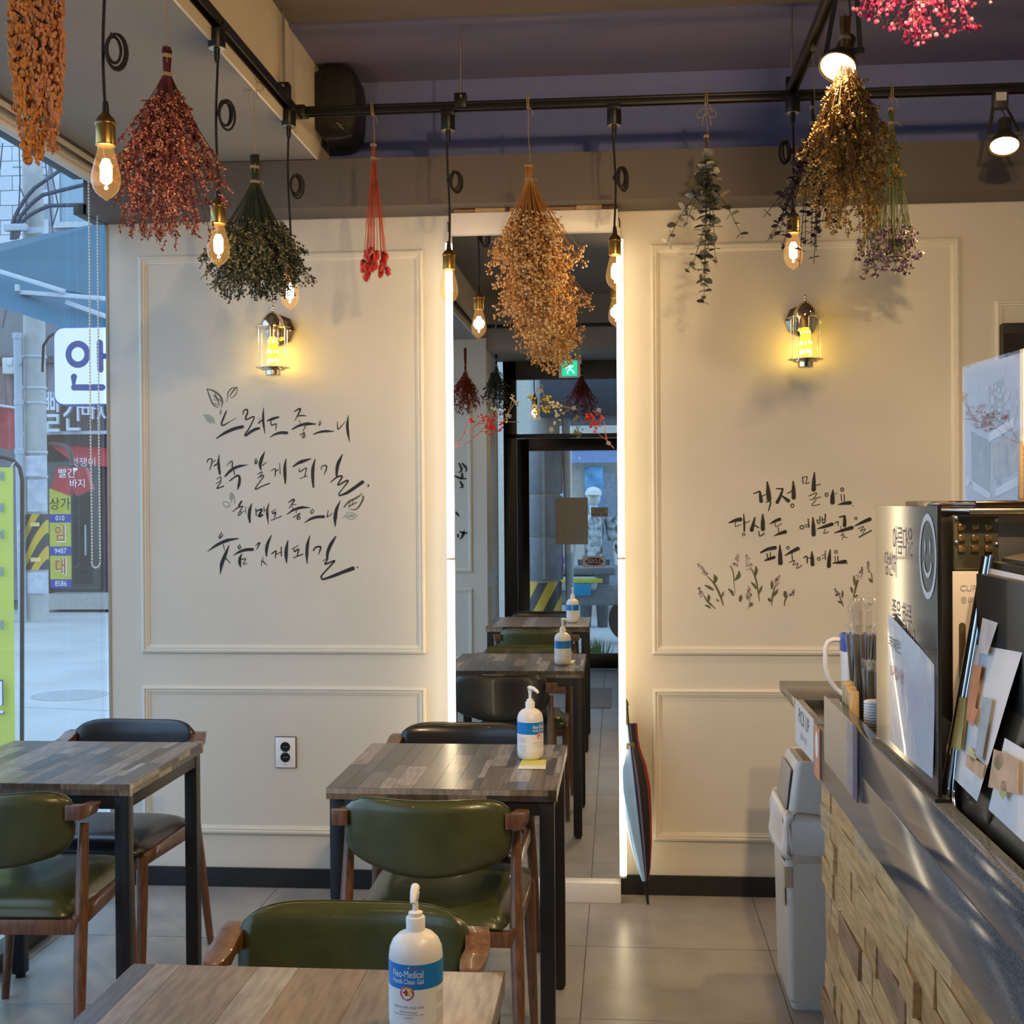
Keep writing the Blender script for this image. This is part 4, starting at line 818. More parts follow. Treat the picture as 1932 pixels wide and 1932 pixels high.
SPK = mat('speaker_black', (.009, .009, .010), .55, noise=.3, scale=80, bump=.03); GRL = mat('speaker_grille', (.014, .012, .011), .6, noise=.4, scale=300, bump=.15)
sk = thing('wall_speaker', 'black speaker on a bracket high in the corner above the beam', 'speaker', (-1.04, -.12, 2.93))
def Q(u, v, y=-.24): p = aty(y, u, v); return (p.x, p.z)
out = [Q(590, 138), Q(617, 121), Q(640, 121), Q(655, 126), Q(668, 136), Q(672, 160), Q(673, 190), Q(671, 230), Q(665, 256), Q(645, 262), Q(612, 264), Q(588, 236)]
mb = MB(); mb.prism(out, (0, -.06, 0), X_, Z_, .18); mb.build('cabinet', SPK, sk, bevel=.008, seg=3)
gr = [Q(614, 128, -.24), Q(655, 131, -.24), Q(667, 140, -.24), Q(670, 190, -.24), Q(667, 232, -.24), Q(660, 252, -.24), Q(618, 240, -.24), Q(609, 215, -.24), Q(608, 170, -.24)]
mb = MB(); mb.prism(gr, (0, -.238, 0), X_, Z_, .008); mb.build('grille', GRL, sk, bevel=.004)
mb = MB(); p = [aty(-.25, *c) for c in ((638, 234), (643, 239), (646, 244))]; mb.stroke([(aty(-.25, 636, 232).x, aty(-.25, 636, 232).z), (aty(-.25, 642, 236).x, aty(-.25, 642, 236).z), (aty(-.25, 646, 236).x, aty(-.25, 646, 236).z)], [.004, .003], (0, -.250, 0), X_, Z_)
mb.stroke([(aty(-.25, 640, 238).x, aty(-.25, 640, 238).z), (aty(-.25, 648, 243).x, aty(-.25, 648, 243).z)], [.003, .004], (0, -.250, 0), X_, Z_); mb.build('badge', mat('badge_silver', (.6, .6, .55), .3, 1, noise=.1), sk)
p = [aty(-.12, *c) for c in ((591, 142), (582, 141), (571, 152), (564, 180), (563, 205), (575, 225), (588, 232))]; MB().tube(p, .006, 6, flat=.5).build('bracket', SPK, sk, smooth=50)

ot = thing('wall_outlet', 'white double wall outlet with two black sockets, low on the left panel', 'outlet', (-1.297, 0, .52))
MB().box(-1.339, -.006, .459, -1.2552, 0, .581).build('rim', mat('outlet_rim', (.05, .05, .055), .4, noise=.1), ot, bevel=.003)
MB().box(-1.336, -.0095, .462, -1.2582, -.006, .578).build('face_plate', CAPW, ot, bevel=.001)
OB = mat('outlet_black', (.008, .008, .009), .35, noise=.1)
for z in (.542, .502):
    MB().lathe((-1.297, -.0094, z), [(.0185, 0), (.0190, .002), (.0180, .003), (.0165, .0005), (.001, .0002)], 28, (0, -1, 0), cap=False).build('socket', OB, ot, smooth=30)
    h = MB()
    for s in (-1, 1): h.cyl((-1.297+s*.006, -.0096, z), (-1.297+s*.006, -.0104, z), .0022, n=8)
    h.cyl((-1.297, -.0090, z+.012), (-1.297, -.0110, z+.015), .002, n=6); h.build('contact', ALU, ot)
MB().box(-1.303, -.0097, .4735, -1.291, -.0094, .4752).build('maker_mark', PRG, ot)

um = thing('umbrella', 'closed blue, black and red umbrella leaning beside the mirror', 'umbrella', (.081, -.125, 0))
tip = V((.082, -.128, .002)); top = V((.012, -.075, .66)); ax_ = (top-tip).normalized(); um_l = (top-tip).length
UC = [mat('umb_sky', (.34, .55, .78), .6, noise=.1), mat('umb_navy', (.015, .02, .07), .6, noise=.1), mat('umb_black', (.012, .012, .014), .6, noise=.1), mat('umb_red', (.28, .015, .015), .6, noise=.1), mat('umb_lilac', (.17, .15, .30), .6, noise=.1)]
mb = MB(); n = 40; prof = [(.010, .085), (.019, .13), (.030, .22), (.039, .33), (.043, .42), (.038, .50), (.027, .56), (.024, .60), (.026, .655)]
x_, y_ = frame(ax_); vs = []; cols = []
ref = V((0, -1, 0)); ref = (ref-ax_*ref.dot(ax_)).normalized(); sd = ax_.cross(ref)
for r_, h in prof: vs += [tip+ax_*h+r_*(1+.16*abs(sin(8*pi*j/n+h*3)))*(cos(2*pi*j/n)*ref+sin(2*pi*j/n)*sd*1.15) for j in range(n)]
fs = [(i*n+j, i*n+(j+1) % n, (i+1)*n+(j+1) % n, (i+1)*n+j) for i in range(len(prof)-1) for j in range(n)]
mb.add(vs, fs); mb.mi = []
for i in range(len(prof)-1):
    for j in range(n):
        a = (j/n*360+180) % 360-180; s_ = a if ax_.cross(ref).x > 0 else -a
        mb.mi.append(0 if s_ < -8 else 1 if s_ < 6 else 4 if s_ < 16 else 2 if s_ < 52 else 3 if s_ < 100 else 1)
mb.build('canopy', UC, um, smooth=50)
MB().tube([tip, tip+ax_*.03, tip+ax_*.09], [.0045, .006, .011], 12).build('ferrule', OB, um, smooth=60)
MB().lathe(tip+ax_*.565, [(.028, 0), (.0295, .002), (.0295, .022), (.028, .024)], 24, ax_).build('tie_band', mat('umb_band', (.16, .11, .06), .7, noise=.1), um, smooth=40)
MB().tube([tip+ax_*.64, top, top+V((-.004, 0, .06))], [.006, .006, .006], 10).build('shaft', OB, um, smooth=60)
hk = [top+V((-.004, 0, .06))]+[top+V((-.004-.028*(1-cos(a)), 0, .06+.03*sin(a))) for a in [pi*i/10 for i in range(1, 11)]]
MB().tube(hk, .009, 10).build('handle', mat('umb_handle', (.05, .03, .02), .4, noise=.2), um, smooth=60)

BINW = mat('bin_cream', (.74, .69, .60), .4, noise=.04); BING = mat('bin_taupe', (.40, .33, .27), .45, noise=.05); BAG = mat('bin_bag', (.80, .76, .70), .35, noise=.06, scale=30, bump=.2)
bn = thing('trash_bin', 'tall cream trash bin with swing lid and white liner beside the counter end', 'bin', (.62, -.93, 0))
def ring(x0, x1, y0, y1, z, r=.02, n=4):
    o = []
    for cx, cy, a0 in ((x1-r, y1-r, 0), (x0+r, y1-r, 90), (x0+r, y0+r, 180), (x1-r, y0+r, 270)):
        o += [V((cx+r*cos(R(a0+90*i/n)), cy+r*sin(R(a0+90*i/n)), z)) for i in range(n+1)]
    return o
def loft(mb, rings, cap=True):
    n = len(rings[0]); vs = [p for r_ in rings for p in r_]; fs = [(i*n+j, i*n+(j+1) % n, (i+1)*n+(j+1) % n, (i+1)*n+j) for i in range(len(rings)-1) for j in range(n)]
    if cap: fs += [tuple(range(n))[::-1], tuple(range((len(rings)-1)*n, len(rings)*n))]
    return mb.add(vs, fs)
y0, y1 = -1.09, -.78; xb0 = .4665; xb1 = .79
b = MB(); loft(b, [ring(xb0+.014, xb1-.014, y0+.014, y1-.014, .0), ring(xb0+.010, xb1-.010, y0+.010, y1-.010, .012), ring(xb0+.010, xb1-.010, y0+.010, y1-.010, .02), ring(xb0+.003, xb1-.003, y0+.003, y1-.003, .03), ring(xb0-.006, xb1+.006, y0-.004, y1+.004, .52)])
b.build('bin_body', BINW, bn, smooth=35)
lx0, lx1, ly0, ly1 = xb0+.015, xb1-.012, y0+.02, y1-.02
b = MB(); loft(b, [ring(xb0-.002, xb1+.002, y0, y1, .515), ring(xb0+.004, xb1-.002, y0+.004, y1-.004, .55), ring(lx0+.012, lx1-.012, ly0+.010, ly1-.010, .70), ring(lx0+.02, lx1-.02, ly0+.016, ly1-.016, .715), ring(lx0+.04, lx1-.04, ly0+.035, ly1-.035, .713), ring(lx0+.05, lx1-.05, ly0+.045, ly1-.045, .68)])
b.build('lid', BINW, bn, smooth=35)
b = MB(); b.poly3([(xb0+.000, y0+.035, .545), (xb0+.000, y1-.035, .545), (xb0+.020, y1-.055, .69), (xb0+.020, y0+.055, .69)], (-.004, 0, 0)).build('flap', BING, bn, bevel=.003)
b = MB(); q = random.Random(9); rings = []
for z, o in ((.425, .004), (.44, .016), (.46, .019), (.485, .016), (.51, .015), (.535, .012), (.548, .005), (.54, -.004)):
    rr = ring(xb0-o, xb1+o, y0-o, y1+o, z, .03, 9); rings.append([p+V((q.gauss(0, .0028), q.gauss(0, .0028), q.gauss(0, .004)+(.012*sin(p.x*40+p.y*33) if z < .45 else 0)+(.03 if (p.x < xb0+.03 and z > .5) else 0))) for p in rr])
loft(b, rings, False); b.build('liner_bag', BAG, bn, smooth=180)
MB().box(xb0-.0075, y0+.012, .30, xb0-.006, y0+.05, .41).build('sticker', mat('sticker_beige', (.62, .5, .33), .5, noise=.1), bn)
MB().box(xb0-.0085, y0-.0055, .36, xb0+.012, y0-.004, .42).build('sticker', MATS['sticker_beige'], bn)

# ================================================================ hand lettering painted on the wall panels
INK = MARK; CR = {'A': (360, 700, 200/1932), 'B': (520, 760, 200/1932), 'C': (380, 900, 200/1932), 'D': (520, 920, 200/1932), 'E': (1360, 880, 160/1546), 'F': (1490, 880, 160/1546), 'G': (1300, 1030, 210/1932), 'H': (1520, 1030, 210/1932)}
PXM = .001996
def wpt(c, x, y): o = CR[c]; p = aty(0, o[0]+x*o[2], o[1]+y*o[2]); return p.x, p.z
lev = [0]
def brush(mb, c, xs, ws, k=1.28):
    pts = [wpt(c, xs[i], xs[i+1]) for i in range(0, len(xs), 2)]; s = CR[c][2]*PXM; lev[0] = (lev[0]+1) % 6
    mb.stroke(pts, [w_*s*k for w_ in ws], (0, -.0007-.00005*lev[0], 0), X_, Z_, 0)
def loop(mb, c, x, y, rx, ry, w_):
    brush(mb, c, [v_ for i in range(13) for v_ in (x+rx*sin(2*pi*i/12), y-ry*cos(2*pi*i/12))], [w_])
def line(name, parent, data, m_):
    mb = MB()
    for c, xs, ws in data:
        if len(xs) == 4 and isinstance(ws, (int, float)): loop(mb, c, *xs, ws)
        else: brush(mb, c, xs, ws)
    return mb.build(name, m_, parent)
L1 = [('A', [650,728,590,870,560,965,590,990,700,930,830,855], [18,26,26,18,10,6]), ('A', [468,1228,620,1130,800,1050,948,1015], [14,40,50,46]), ('A', [955,790,960,730,1020,700,1035,760,1000,850,1015,885,1140,830,1145,880,1060,1050,990,1160,1000,1185], [14,22,24,20,18,18,20,24]),
 ('A', [1000,1185,1090,1110,1180,1060,1248,1045], [20,40,44,36]), ('A', [1235,950,1300,895], [22,20]), ('A', [1235,885,1260,860], [8,8]), ('A', [1328,665,1318,850,1330,1000,1352,1138], [6,34,32,8]), ('A', [1392,908,1480,875,1605,838], [18,44,24]), ('A', [1462,905,1462,960,1480,990,1550,960,1555,1010,1545,1085], [14,18,18,14,6]), ('A', [1435,1215,1530,1155,1640,1125,1755,1128], [6,28,42,44]),
 ('B', [345,160,430,108,450,125,400,235,345,330], [16,22,24,16,6]), ('B', [400,245,470,232,555,238], [16,22,12]), ('B', [430,310,452,380], [8,8]), ('B', [305,482,420,420,560,385,735,388], [20,36,48,14]), ('B', [545,420,520,470,500,525], [14,12,8]), ('B', [440,585,525,540], [12,14]), ('B', [515,545,535,590,510,642,488,610,525,560], [14,14]), ('B', [820,318,790,390,800,412,825,375,812,350], [8,12,14,12,8]), ('B', [690,575,780,540,900,518,1075,522], [16,32,36,6]), ('B', [1125,345,1130,440,1148,480,1275,335], [10,16,14,5]), ('B', [1328,222,1308,400,1320,550,1350,720], [6,40,38,6])]
L2 = [('A', [298,1665,320,1610,380,1605,385,1660,345,1805], [14,18,20,16,10]), ('A', [410,1660,450,1625], [10,12]), ('A', [425,1730,485,1685], [20,18]), ('A', [518,1525,505,1680,530,1880], [8,44,30]), ('C', [278,40,330,5,360,10,345,75], [10,14,14]), ('C', [265,125,345,75,350,95,290,190,300,205,410,162], [10,12,14,20,14]),
 ('A', [655,1725,720,1655,755,1650,755,1755], [8,14,18,20]), ('A', [625,1920,720,1820,850,1745,1040,1708], [24,44,40,6]), ('A', [785,1815,800,1890], [14,14]), ('C', [515,70,600,5,655,-25,690,-10,695,80,660,240], [20,20,30,40,44,6]), ('A', [1195,1590,1170,1650,1185,1690,1212,1650,1198,1620], [8,16,20,18,12]), ('A', [1348,1470,1290,1600,1265,1720,1280,1800], [10,44,52,20]), ('A', [1310,1720,1385,1655], [16,6]),
 ('A', [1210,1890,1285,1840,1295,1870,1260,1920], [8,14,14,12]), ('C', [1025,25,1110,-25,1130,-5,1040,120,985,205,1000,222,1110,165,1243,115], [10,18,16,18,16,18]), ('A', [1460,1825,1520,1785,1545,1800,1535,1920], [8,16,18,12]), ('A', [1550,1830,1600,1790], [14,12]), ('A', [1620,1680,1630,1880], [9,12]), ('B', [195,1015,170,1150,172,1350,178,1475], [10,44,48,16]),
 ('B', [318,1165,440,1085,645,1018], [18,52,14]), ('B', [432,1195,430,1240,450,1255,560,1185,550,1260,530,1335], [12,16,14,14,16]), ('B', [445,1380,575,1330], [10,14]), ('B', [722,1020,680,1200,678,1400,690,1540], [10,50,46,24]), ('B', [828,1225,845,1160,910,1140,930,1180,885,1310], [10,14,20,18,8]), ('B', [1220,935,1140,1110,1115,1250,1115,1335], [10,50,48,30]),
 ('B', [1000,1450,1120,1355,1215,1340,1140,1475,1160,1492,1300,1415,1310,1450,1165,1640,1165,1690], [12,22,24,20,24,20,14,20]), ('B', [1165,1695,1300,1640,1450,1540,1590,1440], [20,44,48,52]), ('B', [1680,1490,1702,1505,1680,1530], [14,14])]
L3 = [('C', [735,440,690,510,690,540], [26,30,28]), ('C', [570,632,660,560,755,530], [10,18,16]), ('C', [755,535,700,630,670,680,690,700,735,650,705,630], [16,14,14,12]), ('C', [735,645,800,610], [8,8]), ('C', [812,540,805,660], [8,8]), ('C', [918,480,880,610,872,720,885,830], [8,46,48,24]), ('C', [992,575,1000,705], [14,14]), ('C', [995,650,1020,612,1090,590,1100,610,1050,700,1065,715,1115,690], [14,24,30,34,30]), ('C', [1140,540,1145,640], [10,10]), ('C', [1145,610,1195,585], [10,10]), ('C', [1230,480,1200,620,1220,860], [10,40,6]),
 ('C', [1270,640,1350,590], [8,12]), ('C', [1295,640,1305,670,1355,640,1330,745], [14,20,18,12]), ('C', [1270,790,1465,712], [12,14]), ('D', [232,275,320,215,340,235,290,310,240,380], [12,22,22,14,10]), ('D', [295,315,380,305], [14,10]), ('D', [298,350,325,395], [12,12]), ('D', [205,490,330,405,480,362,635,368], [10,36,40,6]), ('D', [380,410,375,465], [10,10]), ('D', [315,545,450,465], [12,14]), ('D', [445,470,395,540,400,580,445,565,440,530,400,545], [16,14]),
 ('D', [680,380,640,440,660,472,695,430,678,402], [6,12,14,12,8]), ('D', [522,645,640,570,760,535,880,530], [6,34,42,44]), ('D', [960,405,940,525,952,530,1050,460], [8,14,12,6]), ('D', [1178,240,1110,400,1085,570,1090,715], [10,46,56,8])]
L4 = [('C', [375,1000,325,1090,340,1112,390,1060,372,1040], [6,16,18,16,10]), ('C', [110,1360,280,1240,470,1155,675,1120], [6,40,50,14]), ('C', [400,1230,420,1335], [14,8]), ('C', [505,1245,430,1430,370,1590,345,1770], [12,50,56,8]), ('C', [430,1465,525,1565], [20,10]), ('C', [705,1225,670,1275,690,1305,720,1275,704,1248], [8,16,18,16,10]), ('C', [580,1430,700,1360,820,1325,935,1320], [6,36,46,48]), ('C', [735,1400,700,1490,700,1580,715,1640], [10,42,46,16]), ('C', [725,1505,805,1490,765,1580,775,1588,838,1570], [16,16,12,8]),
 ('C', [985,1250,1065,1195,1010,1315], [10,22,12]), ('C', [1280,1055,1210,1210,1185,1340,1188,1440], [10,40,50,20]), ('C', [1130,1455,1100,1540,1095,1630], [6,14,6]), ('C', [1120,1535,1200,1612], [22,6]), ('C', [1280,1400,1345,1350,1360,1360,1345,1485], [18,18,20,8]), ('C', [1365,1410,1445,1370], [12,12]), ('C', [1455,1275,1458,1440], [16,16]), ('C', [1578,1155,1550,1300,1545,1450,1555,1570], [12,50,52,12]),
 ('C', [1650,1315,1770,1245], [14,10]), ('C', [1690,1320,1700,1360,1770,1315,1745,1440], [18,20,20,14]), ('C', [1675,1472,1850,1405], [14,16]), ('D', [625,875,580,1050,570,1250,575,1390], [10,46,46,10]), ('D', [690,1145,730,1090,810,1075,820,1110,778,1230], [22,26,26,22,6]), ('D', [1100,885,1000,1050,950,1180,940,1280], [16,50,48,36]), ('D', [860,1335,955,1295,900,1395,1060,1335,1050,1370,850,1590,840,1650,870,1675], [10,22,24,24,20,28]), ('D', [860,1675,1050,1610,1250,1530,1415,1470], [26,44,48,60]), ('D', [1490,1445,1492,1455], [22,22])]
t = thing('wall_lettering', 'four lines of black brush lettering with leaf sketches on left panel', 'lettering', (-1.3, 0, 1.35))
for L_ in (L1, L2, L3, L4): line('text_line', t, L_, INK)
LF = mat('leaf_ink', (.10, .11, .09), .6, noise=.2); LP = mat('leaf_pale', (.33, .39, .34), .6, noise=.1); LG = mat('leaf_sage', (.24, .31, .21), .6, noise=.15)
line('leaf_sketch', t, [('A', [295,325,420,365,530,450,575,560,560,660], [12,24,26,30,8]), ('A', [295,325,350,480,410,610,500,665], [12,20,22,12]), ('A', [435,400,470,490,515,590,525,650], [6,28,16,6]), ('A', [415,450,455,490], [14,10]), ('A', [420,520,450,535], [16,10]), ('A', [430,590,500,615], [14,10]), ('A', [510,500,545,560], [14,10]), ('A', [545,700,548,740,530,795], [10,20,8])], LF)
line('leaf_sketch', t, [('A', [668,500,680,400,740,320,850,295], [8,16,18,10]), ('A', [850,300,840,380,790,460,720,495], [8,10,12,6]), ('A', [830,300,760,380,700,470], [20,20,10]), ('A', [670,510,640,565], [8,6])], LF)
line('leaf_sketch', t, [('A', [240,805,330,800,400,850,420,920,350,945,290,890,240,805], [12,12]), ('A', [300,840,350,880,400,900], [60,80,40]), ('A', [400,880,445,970], [14,8])], LP)
line('leaf_sketch', t, [('C', [545,275,520,350,550,460], [12,12]), ('C', [545,275,590,340,605,420,598,480], [8,12,12]), ('C', [555,320,560,400], [20,24])], LG); line('leaf_sketch', t, [('C', [385,475,440,545,515,520,480,460,390,450], [10,10])], LG)
line('leaf_sketch', t, [('D', [1245,360,1330,260,1450,200,1540,140,1575,95], [18,26,28,24,8]), ('D', [1590,150,1595,200,1530,330,1450,400,1340,390], [24,26,24,18,6]), ('D', [1330,350,1480,265], [18,14]), ('D', [1360,250,1340,340], [10,10]), ('D', [1410,240,1400,310], [10,10])], LF)
line('leaf_sketch', t, [('D', [1265,520,1320,450,1400,460,1480,505,1400,575,1330,570,1265,520], [12,12]), ('D', [1200,560,1265,525], [8,8]), ('D', [1320,520,1420,510], [40,40])], LP)
R1 = [('E', [592,497,705,455], [14,24]), ('E', [712,455,722,540,735,640], [24,46,54]), ('E', [745,548,840,500], [14,14]), ('E', [845,280,860,420,880,605], [20,62,68]), ('E', [820,650,905,645,870,810], [14,24,14]), ('E', [1005,405,1130,408], [14,24]), ('E', [1130,408,1085,540,1025,660], [26,40,50]), ('E', [1120,540,1235,630], [22,54]), ('E', [1215,488,1290,450], [16,16]), ('E', [1318,268,1325,430,1328,578], [16,56,60]), ('E', [1302,715,27,32], 14),
 ('F', [230,190,245,320], [14,14]), ('F', [250,200,320,190,290,310,355,295], [12,12]), ('F', [450,105,440,260,435,430], [16,52,64]), ('F', [470,350,560,320], [12,12]), ('F', [345,540,490,482,440,580], [12,12]), ('F', [370,612,560,555], [10,12]), ('F', [485,600,405,712,555,690], [12,12]), ('F', [670,515,27,30], 14), ('F', [788,425,780,540,778,665], [16,58,64]), ('F', [815,500,870,488], [8,8]), ('F', [955,420,24,30], 14), ('F', [935,510,945,635], [12,12]), ('F', [990,510,995,650], [14,14]), ('F', [880,695,985,675,1105,662], [12,44,54]), ('F', [1148,718,1152,718], [18,18])]
R2 = [('E', [150,1028,260,985,362,965], [20,46,60]), ('E', [268,1020,265,1095,370,1055], [12,10]), ('E', [415,865,425,1020,428,1178], [12,30,24]), ('E', [435,1035,530,995], [10,12]), ('E', [415,1238,24,24], 12), ('E', [620,930,590,1050,560,1165], [20,42,58]), ('E', [610,1065,690,1118], [18,18]), ('E', [762,872,765,1010,765,1150], [20,56,60]), ('E', [692,1180,710,1270,790,1222], [12,20]), ('E', [895,1045,990,995,1075,962], [12,40,50]), ('E', [990,1030,1008,1100,1110,1040], [12,10]), ('E', [1050,1115,1055,1200], [12,12]), ('E', [970,1265,1080,1220,1180,1190], [10,40,54]),
 ('F', [220,1110,33,32], 14), ('F', [262,1075,330,1055], [10,10]), ('F', [280,1110,345,1085], [10,10]), ('F', [335,955,350,1110], [14,20]), ('F', [422,930,430,1080,435,1250], [16,54,60]), ('F', [495,970,510,1030,545,1030,550,910], [14,14]), ('F', [500,985,550,975], [10,10]), ('F', [590,930,600,1025,640,1010,650,870], [14,20]), ('F', [595,975,650,960], [10,10]), ('F', [495,1140,640,1095,775,1050], [10,44,52]), ('F', [650,1140,620,1222,710,1190], [12,12]), ('F', [820,1035,880,1005,880,1080], [14,14]), ('F', [905,925,1000,900], [20,24]), ('F', [1000,900,1002,1000,998,1085], [30,48,52]), ('F', [930,1090,935,1150], [10,10]), ('F', [812,1212,980,1160,1140,1115], [12,44,54]), ('F', [960,1200,965,1245], [10,10]), ('F', [925,1260,985,1245,950,1335], [10,10]), ('F', [975,1285,1045,1292], [10,10]),
 ('F', [1205,945,22,24], 12), ('F', [1185,1085,1320,1020,1465,960], [14,44,56]), ('F', [1245,1135,1350,1090,1285,1180,1380,1135,1320,1235], [10,10]), ('F', [1260,1292,1490,1165], [16,18])]
R3 = [('E', [725,1570,850,1510,995,1480], [24,46,54]), ('E', [835,1585,855,1660], [14,18]), ('E', [900,1565,905,1640], [14,14]), ('E', [800,1715,900,1680,978,1655], [20,44,44]), ('E', [1075,1432,1080,1600,1085,1770], [16,56,66]), ('E', [1222,1482,22,26], 12), ('E', [1165,1625,1290,1555,1410,1495], [12,44,56]), ('E', [1295,1580,1305,1715], [14,14]), ('E', [1250,1752,1345,1712,1315,1800,1400,1765,1385,1860,1480,1800], [12,12]),
 ('F', [250,1668,310,1640,320,1760], [14,20,18]), ('F', [320,1680,390,1655], [12,12]), ('F', [402,1550,410,1680,415,1795], [16,52,54]), ('F', [530,1683,26,28], 12), ('F', [580,1625,645,1605], [10,10]), ('F', [590,1680,650,1655], [10,10]), ('F', [645,1535,650,1700], [12,14]), ('F', [738,1515,720,1670,712,1825], [16,50,58]), ('F', [843,1558,24,26], 12), ('F', [825,1640,832,1725], [12,12]), ('F', [875,1635,880,1720], [14,14]), ('F', [785,1760,900,1750,1015,1735], [14,44,58]), ('F', [1043,1768,1047,1768], [18,18])]
t = thing('wall_lettering', 'three lines of dark brush lettering with lavender paintings on right panel', 'lettering', (.55, 0, 1.25))
for L_ in (R1, R2, R3): line('text_line', t, L_, INK)
PST = mat('paint_olive', (.105, .105, .05), .6, noise=.2); PSP = mat('paint_pale_green', (.30, .27, .17), .6, noise=.1); PVI = mat('paint_violet', (.15, .09, .17), .6, noise=.2); PLI = mat('paint_lilac', (.42, .33, .33), .6, noise=.15)
def lav(stems, leaves, head, seed):
    s_ = MB()
    for c, xs, ws in stems+leaves: brush(s_, c, xs, ws)
    s_.build('lavender_stem', PST, t)
    f = MB(); q = random.Random(seed); c, x0, y0, x1, y1, wd = head
    for i in range(26):
        k = q.uniform(0, 1); w_ = wd*(1-k*.75); x = x0+(x1-x0)*k+q.uniform(-w_, w_); y = y0+(y1-y0)*k+q.uniform(-w_, w_)*.6; f.c = 0 if q.random() < .45*(1-k*.6) else 1
        brush(f, c, [x, y, x+q.uniform(-10, 10), y+q.uniform(10, 26)], [18, 14])
    f.build('lavender_bloom', [PVI, PLI], t)
lav([('G', [320,530,440,660,540,860,595,1030], [10,24,30,14])], [('G', [435,495,460,570,440,635], [10,60,30]), ('G', [275,680,350,720,415,760], [12,40,26]), ('G', [600,785,585,840,570,880], [6,30,18]), ('G', [480,930,510,960], [22,18])], ('G', 290, 490, 160, 300, 50), 1)
lav([('G', [255,860,330,970,460,1090], [12,26,10])], [('G', [340,840,342,900,340,945], [8,44,26]), ('G', [275,1030,330,1045,370,1080], [10,30,16])], ('G', 230, 860, 170, 720, 40), 2)
lav([('G', [720,350,770,470,780,650,800,820], [16,14,8,6])], [('G', [870,435,860,520,800,590], [14,60,24]), ('G', [680,740,740,800,770,855], [10,44,24]), ('G', [910,845,895,900,885,955], [8,50,30])], ('G', 790, 360, 855, 130, 60), 3)
lav([('G', [1085,400,1160,580,1200,800,1225,960], [12,22,18,8])], [('G', [1160,345,1165,430,1150,510], [10,50,30]), ('G', [1070,630,1120,670,1165,740], [10,36,20]), ('G', [1270,685,1240,760,1215,820], [6,36,20])], ('G', 1060, 400, 1000, 160, 65), 4)
lav([('G', [1050,900,1050,990,1025,1100], [8,12,6])], [('G', [1005,830,1010,890,1020,930], [16,30,12]), ('G', [1090,975,1080,1020,1060,1045], [12,50,20])], ('G', 1050, 870, 1025, 700, 40), 5)
lav([('G', [1490,710,1450,870,1430,1040], [14,26,8])], [('G', [1435,600,1440,680,1440,740], [10,44,26]), ('G', [1545,745,1510,810,1465,870], [8,44,18]), ('G', [1375,905,1400,940,1420,965], [14,44,20])], ('G', 1500, 680, 1560, 500, 55), 6)
lav([('G', [1700,870,1665,950,1655,1035], [24,20,12])], [('G', [1665,800,1670,840,1672,880], [40,56,40])], ('G', 1760, 870, 1830, 740, 50), 7)
lav([('H', [590,890,620,960,655,1045], [12,20,12])], [('H', [638,780,640,840,636,900], [16,30,12]), ('H', [560,955,590,975,620,995], [12,34,16])], ('H', 580, 870, 510, 740, 40), 8)
lav([('H', [900,600,860,760,820,940], [34,24,10])], [('H', [835,520,845,600,852,675], [16,36,16]), ('H', [785,715,800,760,810,810], [14,36,16]), ('H', [905,855,870,880,825,940], [14,40,12])], ('H', 910, 570, 1000, 350, 50), 9)
lav([('H', [1140,470,1160,640], [14,10])], [('H', [1095,565,1120,590,1140,630], [14,34,16]), ('H', [1080,995,1110,1010,1140,1030], [14,34,18])], ('H', 1110, 450, 1080, 270, 45), 10)
# ================================================================ the counter
XC = .4775
STONE = mat('granite', (.055, .062, .075), .11, noise=.0, col2=(.14, .15, .17), scale=260, spec=.75, detail=5)
STTOP = mat('granite_top', (.036, .034, .032), .18, col2=(.07, .066, .06), scale=240, spec=.6)
BW = [mat('block_%d' % i, c, .55, noise=.40, scale=9, stretch=(4, 1.0, 7), bump=.30, detail=9) for i, c in enumerate(((.66, .37, .14), (.56, .30, .11), (.72, .44, .19), (.50, .27, .11), (.62, .40, .19), (.36, .20, .10), (.68, .41, .16)))]
co = thing('service_counter', 'counter at right faced with uneven wooden blocks and polished dark granite', 'counter', (.8, -2.8, 0))
MB().box(.505, -4.3, 0, 1.15, -1.592, .80).build('carcass', mat('carcass_dark', (.05, .035, .022), .7, noise=.2), co)
q = random.Random(17); z = 0; nrow = 12; h = .790/nrow
for r_ in range(nrow):
    y = -1.590; first = True
    while y > -4.2:
        l = q.choice([.10, .14, .19, .22, .27, .32]) if not first else q.uniform(.06, .26); first = False; pr = q.choice([0, .001, .002, .003, .005, .007]); dz = q.uniform(-.0012, .0)
        b = MB(); x0 = XC+.018-pr; tl = q.uniform(-.004, .004)
        y2 = max(y-l, -4.25)
        b.add([(x0+tl, y2+.001, z+.0008), (.506, y2+.001, z+.0008), (.506, y-.0005, z+.0008), (x0-tl, y-.0005, z+.0008), (x0+tl+q.uniform(-.002, .002), y2+.001, z+h+dz), (.506, y2+.001, z+h+dz), (.506, y-.0005, z+h+dz), (x0-tl+q.uniform(-.002, .002), y-.0005, z+h+dz)],
              [(0, 3, 2, 1), (4, 5, 6, 7), (0, 1, 5, 4), (1, 2, 6, 5), (2, 3, 7, 6), (3, 0, 4, 7)])
        b.build('wood_block', BW[q.choice([0, 0, 1, 2, 2, 3, 4, 4, 5, 6, 6])], co, bevel=.0018, seg=1); y = y2
    z += h
MB().box(XC, -4.3, .792, .507, -1.592, .918).build('granite_front', STONE, co, bevel=.0015)
MB().box(XC, -4.3, .9182, .507, -1.73, 1.004).build('granite_upstand', STONE, co, bevel=.002)
MB().box(.507, -4.3, .885, 1.15, -1.20, .895).build('worktop', STTOP, co)
